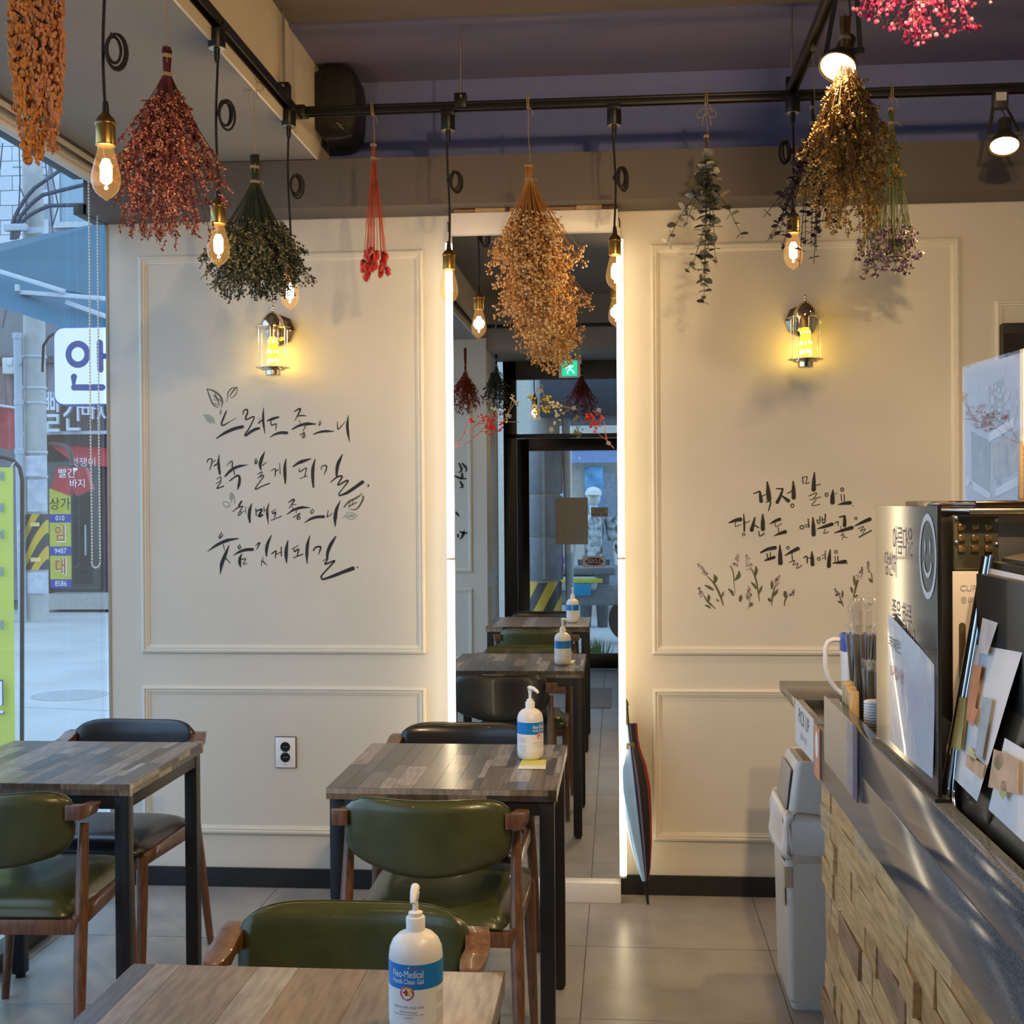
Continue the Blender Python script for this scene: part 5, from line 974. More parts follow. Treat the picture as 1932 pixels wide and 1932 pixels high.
MB().box(XC, -1.20, .889, 1.15, -.82, .919).build('pickup_shelf', STTOP, co, bevel=.002)
MB().box(XC, -1.595, .889, .498, -1.20, .919).build('shelf_rim', STONE, co, bevel=.001)
MB().box(.498, -1.595, .870, 1.15, -1.20, .886).build('shelf_board', STTOP, co)
MB().box(XC+.004, -2.80, 1.004, .505, -2.29, 1.010).build('sign_channel', OB, co)

PAP = mat('sheet_white', (.72, .70, .70), .45, noise=.04); XN = -Y_
sg = thing('pick_up_sign', 'white paper sign reading PICK UP on the edge of the counter shelf', 'sign', (XC, -1.37, .86))
MB().poly3([(XC-.0015, -1.2, .922), (XC-.0015, -1.2, .800), (XC-.0015, -1.546, .812), (XC-.0015, -1.546, .922)], (.001, 0, 0)).build('sheet', PAP, sg)
mb = MB(); mb.text('PICK UP', .058, (XC-.0015, -1.37, .886), XN, Z_, .0004, .95); mb.text('음료 나오는 곳', .020, (XC-.0015, -1.37, .838), XN, Z_, .0004); mb.build('lettering', MARK, sg)
st_ = thing('orange_sticker', 'orange strip sticker with white oval on the counter edge', 'sticker', (XC, -1.59, .84))
MB().box(XC-.0012, -1.645, .785, XC-.0003, -1.552, .915).build('strip', mat('sticker_orange', (.70, .26, .11), .5, noise=.05), st_)
mb = MB(); mb.prism([(.022*cos(2*pi*i/20), .034*sin(2*pi*i/20)) for i in range(20)], (XC-.0013, -1.598, .868), XN, Z_, .0003); mb.text('안내', .014, (XC-.0012, -1.598, .815), XN, Z_, .0004); mb.build('white_oval', PRW, st_)
ns = thing('notice_sleeve', 'grey clear notice sleeve with dark blue edge taped on granite front', 'notice', (XC, -1.95, .93))
MB().box(XC-.003, -2.166, .856, XC-.0005, -1.73, 1.010).build('sleeve', mat('sleeve_grey', (.30, .27, .26), .25, noise=.15, scale=8, coat=.5), ns)
MB().box(XC-.0036, -2.170, .856, XC-.003, -2.118, 1.010).build('blue_edge', mat('edge_blue', (.03, .035, .13), .4, noise=.1), ns)
MB().box(XC-.0034, -2.118, .862, XC-.003, -2.05, 1.006).build('pale_band', mat('band_mauve', (.36, .31, .32), .4, noise=.4, scale=30), ns)
cr = thing('paper_card', 'small cream card with orange print in the counter tray', 'card', (.56, -1.45, .887))
MB().poly3([atz(.888, *p) for p in ((1519, 1322), (1545, 1322), (1545, 1350), (1535, 1351))], (0, 0, .002)).build('card', mat('card_cream', (.68, .55, .35), .5, noise=.05), cr)
mb = MB()
for k in range(4): a = atz(.8905, 1525+4*k, 1326+5*k); b = atz(.8905, 1544, 1326+5*k); mb.bar(a, b, .004, .0004)
mb.build('printed_line', mat('print_orange', (.62, .17, .06), .5, noise=.1), cr)

# acrylic board sign with smiley
ACR = mat('smoked_acrylic', (.115, .105, .10), .075, .35, noise=.12, scale=5, spec=.8)
bs = thing('acrylic_sign', 'tall smoked acrylic board with white smiley standing on the granite upstand', 'sign', (.493, -2.53, 1.01))
MB().box(.490, -2.785, 1.010, .495, -2.29, 1.466).build('board', ACR, bs, bevel=.0006, seg=1)
MB().box(.4895, -2.787, 1.010, .4955, -2.783, 1.468).build('dark_edge', OB, bs)
SM = mat('smiley_white', (.75, .72, .70), .5, noise=.03); xs_ = .490
mb = MB(); cy, cz, rr = -2.722, 1.385, .042
def ann(mb, cy, cz, r0, r1, a0, a1, n=28):
    vs = []
    for i in range(n+1):
        a = a0+(a1-a0)*i/n
        for r_ in (r0, r1): vs.append((xs_-.0008, cy-r_*cos(a)*.95, cz+r_*sin(a)*1.12))
    mb.add(vs, [(2*i, 2*i+1, 2*i+3, 2*i+2) for i in range(n)])
ann(mb, cy, cz, .052, .062, 0, 2*pi); ann(mb, cy, cz+.002, .026, .033, R(200), R(340), 14)
for s in (-1, 1): mb.prism([(.0035*cos(2*pi*i/12), .013*sin(2*pi*i/12)) for i in range(12)], (xs_-.0004, cy-s*.017, cz+.016), XN, Z_, .0004)
mb.build('smiley', SM, bs)
PKW = mat('pink_chalk', (.50, .26, .22), .5, noise=.1); mb = MB()
for s_, y, z_, sz in (('아름다운', -2.53, 1.40, .055), ('당신께', -2.43, 1.355, .05), ('좋은 하루', -2.52, 1.27, .05), ('되세요', -2.58, 1.235, .045), ('맛있는', -2.50, 1.165, .05), ('커피한잔', -2.58, 1.155, .05)): mb.text(s_, sz, (xs_, y, z_), XN, Z_, .0007, .8)
mb.build('lettering', PKW, bs)
PLS = mat('glossy_sheet', (.72, .72, .78), .16, noise=.05, scale=18, bump=.35, coat=.6)
mb = MB(); mb.grid(lambda i, j: V((xs_-.0035-.003*sin(3*i+2*j), -2.435-.330*i, 1.035+(.235-.055*i)*j)), 20, 14); sh = mb.build('glossy_sheet', PLS, bs, smooth=180)
mb = MB(); mb.text('우리 매장은', .026, (xs_-.0062, -2.49, 1.215), XN, Z_, .001, .8); mb.build('lettering', MARK, bs)
mb = MB(); mb.text('1회용컵 사용', .026, (xs_-.0072, -2.51, 1.165), XN, Z_, .001, .8); mb.build('lettering', mat('print_rose', (.45, .10, .12), .5, noise=.1), bs)

# pitcher, straws, sticks, lids, cups
pi_ = thing('water_pitcher', 'white water pitcher with blue lid on the worktop behind the straws', 'pitcher', (.633, -1.30, .886)); px_, py_ = .635, -1.30
MB().lathe((px_, py_, .888), [(.040, 0), (.045, .004), (.050, .16), (.051, .185)], 28).build('jug_body', CAPW, pi_, smooth=40)
MB().lathe((px_, py_, 1.068), [(.0515, 0), (.0525, .004), (.0530, .042), (.052, .046), (.046, .046), (.044, .040), (.0001, .036)], 28).build('lid', mat('lid_blue', (.05, .08, .42), .35, noise=.05), pi_, smooth=40)
MB().tube([(px_-.050, py_, 1.098), (px_-.070, py_, 1.098), (px_-.083, py_, 1.092), (px_-.090, py_, 1.076), (px_-.091, py_, 1.03), (px_-.084, py_, .995), (px_-.065, py_, .966), (px_-.046, py_, .950)], .0068, 10, flat=1.0).build('handle', CAPW, pi_, smooth=80)
STW = mat('straw_black', (.016, .014, .014), .3, noise=.2); WRAP = glass('straw_wrap', (.93, .92, .90), 1, .12, 1.5, dirt=.22); CUPC = glass('clear_cup', (.90, .88, .85), .9, .03, 1.5, dirt=.06)
q = random.Random(23)
def straw(p, tilt, L_, label, group, first):
    if first is None:
        t = thing('wrapped_straw', label, 'straw', (0, 0, 0), 0, group)
        MB().cyl((0, 0, 0), (0, 0, L_), .0035, n=8).build('straw', STW, t, smooth=60)
        w_ = MB(); w_.tube([(0, 0, -.002), (0, 0, L_+.004)], .0046, 8); w_.tube([(0, 0, L_+.004), (.003, 0, L_+.014), (-.002, .002, L_+.024)], [.0046, .007, .0085], 8, flat=.15); w_.build('wrapper', WRAP, t, smooth=60)
    else: t = dup(first, (0, 0, 0))
    t.location = p; t.rotation_euler = tilt; return t
f1 = None
for k in range(16):
    o = straw((.535+q.uniform(0, .05), -1.72-q.uniform(0, .04), .897), (q.gauss(-.02, .03), q.uniform(-.13, .02), q.uniform(0, 6)), .262, 'long black straw in clear wrapper standing in the rear straw bundle', 'long wrapped straws behind the granite upstand', f1); f1 = f1 or o
f2 = None
for k in range(14):
    o = straw((.550+q.uniform(0, .045), -1.80-q.uniform(0, .04), .897), (q.gauss(0, .03), q.gauss(-.03, .04), q.uniform(0, 6)), .185, 'short black straw in clear wrapper standing in the front straw bundle', 'short wrapped straws behind the granite upstand', f2); f2 = f2 or o
f3 = None
CLS = glass('clear_straw', (.92, .90, .88), 1, .08, 1.5, dirt=.15)
for k in range(14):
    if f3 is None:
        f3 = o = thing('wrapped_straw', 'clear straw in crinkled wrapper standing in the tallest straw bundle', 'straw', (0, 0, 0), 0, 'clear wrapped straws, tallest bundle')
        MB().cyl((0, 0, 0), (0, 0, .31), .0045, n=8).build('straw', CLS, o, smooth=60)
        w_ = MB(); w_.tube([(0, 0, .305), (.004, 0, .318), (-.003, .003, .330), (.004, 0, .340)], [.005, .009, .007, .011], 8, flat=.2); w_.build('wrapper', WRAP, o, smooth=60)
    else: o = dup(f3, (0, 0, 0))
    o.location = (.545+q.uniform(0, .055), -1.64-q.uniform(0, .04), .897); o.rotation_euler = (q.gauss(0, .02), q.gauss(-.02, .02), q.uniform(0, 6))
WD = mat('pale_wood', (.55, .38, .19), .5, noise=.25, scale=20, stretch=(6, 6, 1))
wb = thing('stick_box', 'small pale wooden box of stir sticks beside the straws', 'box', (.535, -1.98, .896))
for k in range(3): MB().box(.510, -1.80-.035*k, .896, .532, -1.77-.035*k, 1.052-.006*k).build('wood_slat', WD, wb, bevel=.001)
ls = thing('lid_stack', 'stack of white ribbed cup lids beside the acrylic sign', 'lids', (.535, -2.24, .896))
mb = MB()
for k in range(22): mb.lathe((.552, -1.95, .897+.0062*k), [(.022, 0), (.0245, .001), (.0245, .0035), (.022, .0055)], 18)
stuff(mb.build('lid_ribs', CAPW, ls, smooth=30))
cs = thing('cup_stack', 'tall stack of ribbed clear plastic cups glinting gold behind the acrylic sign', 'cups', (.637, -2.25, 1.24))
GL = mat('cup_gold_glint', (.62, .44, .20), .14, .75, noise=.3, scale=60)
for k in range(15): MB().lathe((.637, -2.25, 1.235+.0125*k), [(.036, 0), (.0375, .008), (.0405, .010), (.0405, .0122)], 28, cap=False).build('cup_rim', GL if k % 3 else CUPC, cs, smooth=40)
MB().lathe((.637, -2.25, .896), [(.038, 0), (.038, .30), (.043, .31), (.043, .335)], 24).build('holder', mat('holder_dark', (.045, .032, .018), .4, noise=.3, scale=20, stretch=(1, 1, 8)), cs, smooth=40)

# dispenser box with tray, poster stand
STEEL = mat('brushed_steel', (.50, .47, .42), .25, 1, noise=.15, scale=30, stretch=(1, 1, 12))
dp = thing('dispenser_box', 'steel dispenser with nine bumps and chrome tray top behind the acrylic sign', 'dispenser', (.70, -2.45, .896))
MB().box(.548, -2.655, 1.10, .86, -2.26, 1.452).build('body', STEEL, dp, bevel=.003)
MB().box(.552, -2.65, .896, .85, -2.27, 1.10).build('pedestal', OB, dp)
tr_ = [(.530, -2.60), (.560, -2.70), (.93, -2.70), (.93, -2.24), (.56, -2.24), (.53, -2.30)]
mb = MB(); mb.prism(tr_, (0, 0, 1.452), X_, Y_, .010); mb.build('tray_lip', STEEL, dp, bevel=.003)
mb = MB(); mb.prism([(a+(.012 if a < .7 else -.012), b+(.012 if b < -2.5 else -.012)) for a, b in tr_], (0, 0, 1.462), X_, Y_, .012); mb.build('tray_rim', mat('bronze_chrome', (.20, .13, .09), .15, 1, noise=.1), dp, bevel=.004)
pl_ = MB(); pl_.box(.546, -2.662, 1.36, .618, -2.656, 1.448).build('plate', mat('plate_olive', (.26, .23, .16), .18, .6, noise=.15), dp, bevel=.001)
for i in range(3):
    for j in range(3): MB().box(.558+.0215*i-.006, -2.668, 1.432-.018*j-.007, .558+.0215*i+.006, -2.662, 1.432-.018*j+.004).build('bump', GL, dp, bevel=.002)
for c in ((.550, 1.445), (.550, 1.405), (.615, 1.442), (.615, 1.402)): MB().lathe((c[0], -2.662, c[1]), [(.0035, 0), (.0035, .002), (.002, .003)], 10, (0, -1, 0)).build('screw', ALU, dp, smooth=40)
sl = MB(); sl.box(.541, -2.672, 1.02, .613, -2.669, 1.358)
sl.build('white_panel', mat('panel_white', (.62, .58, .60), .4, noise=.08, scale=4), dp, bevel=.001)
for zc, h_ in ((1.20, .085), (1.085, .035)):
    mb = MB(); mb.prism([(.0055*cos(a), h_*.8*(1 if sin(a) >= 0 else -1)+.0055*sin(a)) for a in [2*pi*i/20+.01 for i in range(20)]], (.556, -2.6725, zc), X_, Z_, .0006); mb.build('slot', mat('slot_dark', (.10, .075, .045), .5, noise=.2), dp)
mb = MB(); mb.text('CUP', .014, (.566, -2.672, 1.33), X_, Z_, .0006); mb.text('종이컵', .012, (.570, -2.672, 1.31), X_, Z_, .0006); mb.build('lettering', mat('print_faint', (.40, .38, .42), .5, noise=.1), dp)
ps = thing('poster_stand', 'clear acrylic stand with dessert photo poster on the chrome tray', 'poster stand', (.665, -2.48, 1.475))
a, b = V((.651, -2.33, 1.475)), V((.679, -2.63, 1.475)); du = (b-a).normalized(); nn_ = du.cross(Z_); wl = (b-a).length
def PS(u, v_, d=0): return a+du*(u*wl)+Z_*(v_*.250)+nn_*d
mb = MB(); mb.poly3([PS(0, 0), PS(1, 0), PS(1, 1), PS(0, 1)], -nn_*.002); mb.build('poster', mat('poster_grey', (.40, .38, .40), .35, noise=.2, scale=8), ps)
def shape(name, pts, m_, d, pr=ps): mb = MB(); mb.poly3([PS(u, v_, d) for u, v_ in pts], nn_*.0004); return mb.build(name, m_, pr)
DK = mat('photo_brown', (.11, .085, .06), .4, noise=.6, scale=30); DK2 = mat('photo_caramel', (.38, .24, .13), .4, noise=.5, scale=40); CRB = mat('photo_cream', (.62, .52, .38), .4, noise=.3, scale=50)
shape('photo_panel', [(.12, .12), (.40, .06), (.42, .42), (.10, .52)], DK, .0006); shape('photo_panel', [(.47, .14), (.93, .22), (.93, .50), (.45, .40)], DK2, .0006); shape('photo_panel', [(.40, .50), (.62, .54), (.62, .86), (.40, .82)], mat('photo_olive', (.22, .19, .13), .4, noise=.5, scale=30), .0006)
shape('caption_strip', [(.02, .12), (.42, -.0), (.42, .05), (.02, .18)], PAP, .0012); shape('caption_strip', [(.50, .02), (.95, .12), (.95, .19), (.50, .08)], PAP, .0012); shape('caption_strip', [(.40, .42), (.78, .50), (.78, .57), (.40, .48)], PAP, .0012)
q = random.Random(4); mb = MB()
for k in range(46): u, v_ = q.gauss(.55, .17), q.gauss(.70, .09); c_ = PS(min(.95, max(.05, u)), min(.93, v_), .0016); mb.add([c_+du*.006*cos(i*1.57+k)+Z_*.005*sin(i*1.57+k) for i in range(4)], [(0, 1, 2, 3)])
mb.build('photo_flowers', CRB, ps)
mb = MB()
for k in range(14): u, v_ = q.gauss(.28 if k % 2 else .68, .05), q.gauss(.30, .08); c_ = PS(u, v_, .0014); mb.add([c_+du*.009*cos(i*1.57+k)+Z_*.02*sin(i*1.57+k) for i in range(4)], [(0, 1, 2, 3)])
mb.build('photo_food', DK2, ps)
for u, v_ in ((.10, .10), (.56, .10), (.68, .545)):
    mb = MB()
    vs = []
    for i in range(9):
        t_ = pi*i/8
        for r_ in (.005, .010): vs.append(PS(u, v_, .002)+du*r_*cos(t_)+Z_*r_*1.2*sin(t_))
    mb.add(vs, [(2*i, 2*i+1, 2*i+3, 2*i+2) for i in range(8)]); mb.build('arch_mark', mat('mark_maroon', (.16, .04, .05), .5, noise=.1), ps)
ac = MB(); ac.poly3([PS(-.01, -.01, .003), PS(1.03, -.01, .003), PS(1.03, 1.02, .003), PS(-.01, 1.02, .003)], nn_*.002); ac.build('acrylic_cover', glass('acrylic_clear', (.93, .92, .95), 1, .02, 1.5, dirt=.08), ps)
MB().poly3([PS(-.02, -.02, .006), PS(1.05, -.02, .006), PS(1.05, -.02, -.03), PS(-.02, -.02, -.03)], Z_*.003).build('foot_plate', MATS['acrylic_clear'], ps)
bd = thing('serving_board', 'pale rounded wooden board on the tray at the right photo edge', 'board', (.72, -2.62, 1.475))
b0 = aty(-2.60, 1919, 945); mb = MB(); mb.prism([(0, 0), (.12, 0), (.12, .115), (.022, .118), (.008, .108), (.002, .09)], (b0.x, -2.60, 1.475), X_, Z_, .012); mb.build('plank', WD, bd, bevel=.004)
mb = MB()
for k in range(10): mb.box(b0.x+.006, -2.6125, 1.482+.010*k, b0.x+(.016 if k % 5 == 0 else .012), -2.6118, 1.4826+.010*k)
mb.build('tick_marks', MARK, bd)

# espresso machine: tilted dark back with a chrome tube frame and taped drink sheets
em = thing('espresso_machine', 'large espresso machine with chrome tube frame and dark back at right edge', 'coffee machine', (.8, -3.3, .896))
def MP(y, s, d=0): return V((.525+.062*s-d*.985, y, 1.018+.358*s+d*.17))
P0 = MP(0, 0); NM = (MP(0, 1)-P0).cross(Y_).normalized()
def atp(u, v, d=0): r_ = ray(u, v); p = CAM+r_*((P0-CAM).dot(NM)/r_.dot(NM)); return p+V((-.985*d, 0, .17*d))
OLV = mat('machine_olive', (.060, .050, .032), .28, noise=.15, metal=.3)
MB().poly3([MP(-2.70, -.16), MP(-3.95, -.16), MP(-3.95, 1.0), MP(-2.70, 1.0)], (.02, 0, 0)).build('back_panel', OLV, em)
MB().box(.552, -3.95, .93, 1.10, -2.775, 1.36).build('body', OB, em)
MB().poly3([(.595, -3.95, 1.378), (.595, -2.76, 1.378), (.86, -2.76, 1.440), (.86, -3.95, 1.440)], (0, 0, .006)).build('top_plate', mat('machine_top', (.14, .115, .08), .3, noise=.15, metal=.5), em)
mb = MB()
for i in range(16):
    for j in range(5): x = .63+.04*j; zz = 1.378+.062*(x-.595)/.265; y = -2.80-.03*i; mb.poly3([(x, y, zz+.0065), (x+.030, y, zz+.0135), (x+.030, y-.010, zz+.0135), (x, y-.010, zz+.0065)], (0, 0, .0008))
stuff(mb.build('vent_slots', mat('slot_black', (.008, .007, .006), .6, noise=.2), em))
TUB = mat('polished_chrome', (.62, .64, .68), .06, 1, noise=.02)
pt = [MP(-2.755, 1.02, .012), MP(-2.755, .6, .012), MP(-2.755, .15, .012), MP(-2.757, .02, .012), MP(-2.765, -.07, .012), MP(-2.79, -.125, .012), MP(-2.83, -.15, .012), MP(-2.90, -.155, .012), MP(-3.95, -.155, .012)]
MB().tube(pt, .0115, 14).build('tube_frame', TUB, em, smooth=80)
MB().tube([p+V((-.002, -.022, .004)) for p in pt[:3]]+[MP(-2.78, .03, .012), MP(-2.795, -.03, .012), MP(-2.82, -.085, .012)], .004, 8).build('inner_rail', TUB, em, smooth=80)
def sheet(label, corners, items, seed):
    c = [atp(*p, .012) for p in corners]; t = thing('drink_sheet', label, 'poster', tuple(c[3]), 0, 'drink posters taped on the espresso machine')
    mb = MB(); mb.grid(lambda i, j: c[0].lerp(c[1], i).lerp(c[3].lerp(c[2], i), j)+V((-.004*sin(pi*j)*i-.010*max(0, j-.7)*i, 0, 0)), 10, 12); mb.build('paper', PAP, t, smooth=180)
    for nm, m_, pts in items: mb = MB(); mb.poly3([atp(*p, .021) for p in pts], (-.0003, 0, 0)); mb.build(nm, m_, t)
    return t
WC = lambda n, c: mat('water_'+n, c, .5, noise=.25, scale=25)
sheet('drink menu sheet with carrot, olive and blue watercolour glasses taped to machine', [(1870, 1072), (1992, 1098), (1863, 1515), (1797, 1455)],
  [('painted_glass', WC('olive', (.42, .40, .16)), [(1829, 1318), (1848, 1322), (1838, 1421), (1820, 1414)]), ('painted_carrot', WC('orange', (.62, .27, .13)), [(1862, 1258), (1879, 1262), (1866, 1340), (1872, 1345), (1862, 1376), (1849, 1362), (1851, 1335)]), ('painted_glass', WC('blue', (.36, .42, .46)), [(1881, 1318), (1900, 1324), (1880, 1442), (1866, 1430)]),
   ('painted_lemon', WC('lemon', (.60, .56, .28)), [(1850, 1412), (1858, 1416), (1870, 1430), (1867, 1442), (1858, 1440)]), ('painted_board', WC('peach', (.60, .38, .24)), [(1850, 1426), (1886, 1450), (1880, 1476), (1848, 1450)]), ('painted_lemon', MATS['water_lemon'], [(1812, 1408), (1820, 1412), (1818, 1428), (1810, 1424)]), ('faint_glass', WC('pale', (.58, .55, .54)), [(1880, 1170), (1910, 1180), (1890, 1240), (1870, 1235)])], 1)
sheet('drink menu sheet with limes on a peach board cut by right photo edge', [(1912, 1395), (1990, 1440), (1990, 1625), (1881, 1530)],
  [('painted_board', MATS['water_peach'], [(1904, 1418), (1952, 1440), (1952, 1505), (1893, 1490)]), ('painted_lime', WC('lime', (.36, .44, .16)), [(1908, 1420), (1922, 1424), (1924, 1445), (1914, 1460), (1903, 1450)]), ('painted_lime', MATS['water_lime'], [(1920, 1478), (1928, 1480), (1930, 1500), (1922, 1514), (1915, 1502)])], 2)
lg = MB(); bq = atp(1832, 1500, .003)
for k in range(10): a1 = 2*pi*k/10; lg.ball(bq+V((-.002, -.007*cos(a1), .005*sin(a1))), .0014, 5, 3)
lg.build('badge_ring', GL, em); mb = MB()
e0 = atp(1868, 1543, .002)
for s in (-1, 1): mb.poly3([e0+V((0, s*.001, -.010)), e0+V((0, s*.009, .002)), e0+V((0, s*.003, .014)), e0+V((0, s*.0005, .004))], (-.0006, 0, 0))
mb.build('leaf_emblem', OB, em)
cbn = thing('wall_panel', 'black framed dark panel on the back wall at the far right photo edge', 'panel', (1.8, 0, 1.5))
MB().box(1.372, -.05, 1.0, 2.3, -.001, 2.112).build('frame', OB, cbn, bevel=.003)
MB().box(1.372, -.053, 1.04, 2.27, -.050, 2.075).build('dark_glass', mat('panel_brown', (.022, .017, .012), .25, noise=.2), cbn)
# ================================================================ the street outside the left window
road = struct(MB().box(-30, -30, -.10, 30, 40, -.055).build('street', mat('pale_asphalt', (.42, .43, .42), .85, noise=.16, scale=1.2, detail=5)))
CONC = mat('pole_concrete', (.46, .45, .42), .85, noise=.15, scale=6); PVC = mat('conduit_grey', (.40, .45, .50), .5, noise=.08)
def hazard():                                                       # printed black and yellow sleeve
    ma = mat('hazard_sleeve', (.62, .40, .03), .5); nt = ma.node_tree; N = nt.nodes; L = nt.links; b = N['Principled BSDF']
    tc = N.new('ShaderNodeTexCoord'); sp = N.new('ShaderNodeSeparateXYZ'); L.new(tc.outputs['Object'], sp.inputs[0])
    m1 = N.new('ShaderNodeMath'); m1.operation = 'MULTIPLY'; m1.inputs[1].default_value = 1.9; L.new(sp.outputs['X'], m1.inputs[0])
    a = N.new('ShaderNodeMath'); a.operation = 'SUBTRACT'; L.new(m1.outputs[0], a.inputs[0]); L.new(sp.outputs['Z'], a.inputs[1])
    m2 = N.new('ShaderNodeMath'); m2.operation = 'MULTIPLY'; m2.inputs[1].default_value = 2.9; L.new(a.outputs[0], m2.inputs[0])
    fr = N.new('ShaderNodeMath'); fr.operation = 'FRACT'; L.new(m2.outputs[0], fr.inputs[0]); gt = N.new('ShaderNodeMath'); gt.operation = 'GREATER_THAN'; gt.inputs[1].default_value = .5; L.new(fr.outputs[0], gt.inputs[0])
    x = N.new('ShaderNodeMix'); x.data_type = 'RGBA'; x.inputs['A'].default_value = (.62, .40, .03, 1); x.inputs['B'].default_value = (.045, .045, .05, 1); L.new(gt.outputs[0], x.inputs['Factor']); L.new(x.outputs['Result'], b.inputs['Base Color']); return ma
HZ = hazard(); py0 = 11.5
def pole(x, y, label, guard, r=.152, htop=9):
    t = thing('utility_pole', label, 'pole', (x, y, -.055)); MB().lathe((x, y, -.055), [(r, 0), (r*.93, 3.5), (r*.80, htop)], 24).build('shaft', CONC, t, smooth=50)
    g = MB(); g.lathe((x, y, guard[0]), [(r+.006, 0), (r+.006, guard[1]-guard[0])], 28, cap=False); g.build('hazard_sleeve', HZ, t, smooth=50)
    return t
a = aty(py0, 70, 1170); zt = lambda v: aty(py0, 70, v).z
up_ = pole(a.x, py0, 'concrete utility pole with black and yellow sleeve across the street', (zt(1074), zt(970)), .150)
STK = mat('sticker_pale', (.58, .60, .64), .5, noise=.25, scale=10)
for u0, v0, u1, v1 in ((52, 905, 88, 965), (48, 860, 88, 898), (52, 1080, 90, 1120), (57, 986, 74, 993), (58, 1052, 76, 1060)):
    p0, p1 = aty(py0-.165, u0, v0), aty(py0-.165, u1, v1); MB().box(p0.x, py0-.170, p1.z, p1.x, py0-.160, p0.z).build('sticker', STK if v1-v0 > 20 else mat('reflector_yellow', (.75, .62, .2), .4, noise=.05), up_)
for v in (676, 735, 763, 856, 902): p = aty(py0, 70, v); MB().lathe((a.x, py0, p.z), [(.152, 0), (.156, .005), (.156, .03), (.152, .035)], 24, cap=False).build('strap', mat('strap_pale', (.50, .53, .56), .5, noise=.1), up_, smooth=40)
q = random.Random(8)
for v in (690, 745, 855, 690): p = aty(py0, q.choice([52, 88]), v); MB().tube([(p.x, py0-.14, p.z), (p.x+.05, py0-.28, p.z-.01)], .012, 6).build('step_bolt', PVC, up_, smooth=50)
cdt_ = thing('conduit_pipe', 'blue grey conduit pipe running down beside the utility pole', 'pipe', (aty(py0-.2, 38, 1165).x, py0-.2, -.055))
p0, p1 = aty(py0-.2, 33, 640), aty(py0-.2, 42, 1166); MB().tube([p1, p0], .052, 14).build('pipe', PVC, cdt_, smooth=50)
for v in (640, 765, 858): p = aty(py0-.2, 33+9*(v-640)/526, v); MB().lathe((p.x, p.y, p.z), [(.052, 0), (.062, .01), (.062, .07), (.052, .08)], 14).build('coupling', PVC, cdt_, smooth=40)
for v0, v1 in ((980, 1000), (1012, 1024), (1030, 1040)): p, p_ = aty(py0-.26, 39, v0), aty(py0-.26, 39, v1); MB().box(p.x-.045, py0-.262, p_.z, p.x+.045, py0-.250, p.z).build('sticker', STK, cdt_)
cb = thing('power_cables', 'thick dark cables fanning up from a clamp on the pole', 'cables', tuple(aty(py0-.3, 30, 430)))
CAB = mat('cable_dark', (.05, .06, .09), .5, noise=.1)
for pts in ([(22, 452), (24, 420), (36, 385), (65, 355), (112, 322)], [(28, 452), (32, 420), (46, 392), (80, 368), (160, 348)], [(32, 450), (40, 420), (58, 400), (95, 388), (165, 386)]): S = [aty(py0-.3, *p) for p in pts]; MB().tube([S[0]]+curve3(S[1], S[2], S[3], 5)+[S[4]], .026, 8).build('cable', CAB, cb, smooth=80)
for pts in ([(36, 270), (38, 340), (33, 450)], [(36, 350), (50, 380), (48, 420)], [(85, 300), (100, 440)], [(88, 275), (110, 390), (98, 430)], [(5, 270), (0, 320)], [(12, 585), (4, 620)]): S = [aty(py0-.2, *p) for p in pts]; MB().tube(S, .009, 5).build('wire', CAB, cb, smooth=80)
p0, p1 = aty(py0-.28, 10, 424), aty(py0-.28, 52, 436); MB().box(p0.x, py0-.34, p1.z, p1.x, py0-.24, p0.z).build('clamp', PVC, cb, bevel=.01)
p0, p1 = aty(py0-.2, 48, 430), aty(py0-.2, 80, 441); MB().box(p0.x, py0-.25, p1.z, p1.x, py0-.15, p0.z).build('clamp_arm', PVC, cb, bevel=.01)
for u in (24, 72): p, p_ = aty(py0, u, 315), aty(py0, u+16, 315); MB().tube([p, p_], .014, 6).build('crossbar', PVC, cb, smooth=50)

# tiled facade behind the awning
fb = thing('tiled_building', 'white tiled building with aluminium window rising behind the teal awning', 'building', (-8.5, 15.2, 0))
fy = 15.0; A0, A1 = aty(fy, -110, 660), aty(fy, 235, 60); FT = [mat('facade_tile_%d' % i, c, .35, noise=.06, scale=2) for i, c in enumerate(((.60, .63, .66), (.55, .58, .62), (.64, .67, .70)))]
MB().box(A0.x-.5, fy+.03, -.06, A1.x+1.2, fy+.35, A1.z+.5).build('wall', mat('facade_joint', (.34, .37, .42), .8, noise=.1), fb)
tw, th = .40, .235; q = random.Random(2); proto = {}; W0, W1 = aty(fy, 103, 425), aty(fy, 168, 282)
z = A0.z-.3; r_ = 0
while z < A1.z:
    x = A0.x-(.2 if r_ % 2 else 0)
    while x < A1.x+.8:
        if not (x+tw > W0.x-.06 and x < W1.x+.3 and z+th > W0.z-.1 and z < W1.z+.05) and aty(fy, 0, 0).x-.6 < x:
            k = q.randrange(3)
            if k not in proto: proto[k] = o = MB().box(.004, 0, .004, tw-.004, .03, th-.004).build('facade_tile', FT[k], fb, bevel=.006, seg=1, local=True)
            else: o = copy_part(proto[k], fb)
            o.location = wm(fb).inverted() @ V((x, fy+q.uniform(0, .006), z))
        x += tw
    z += th; r_ += 1
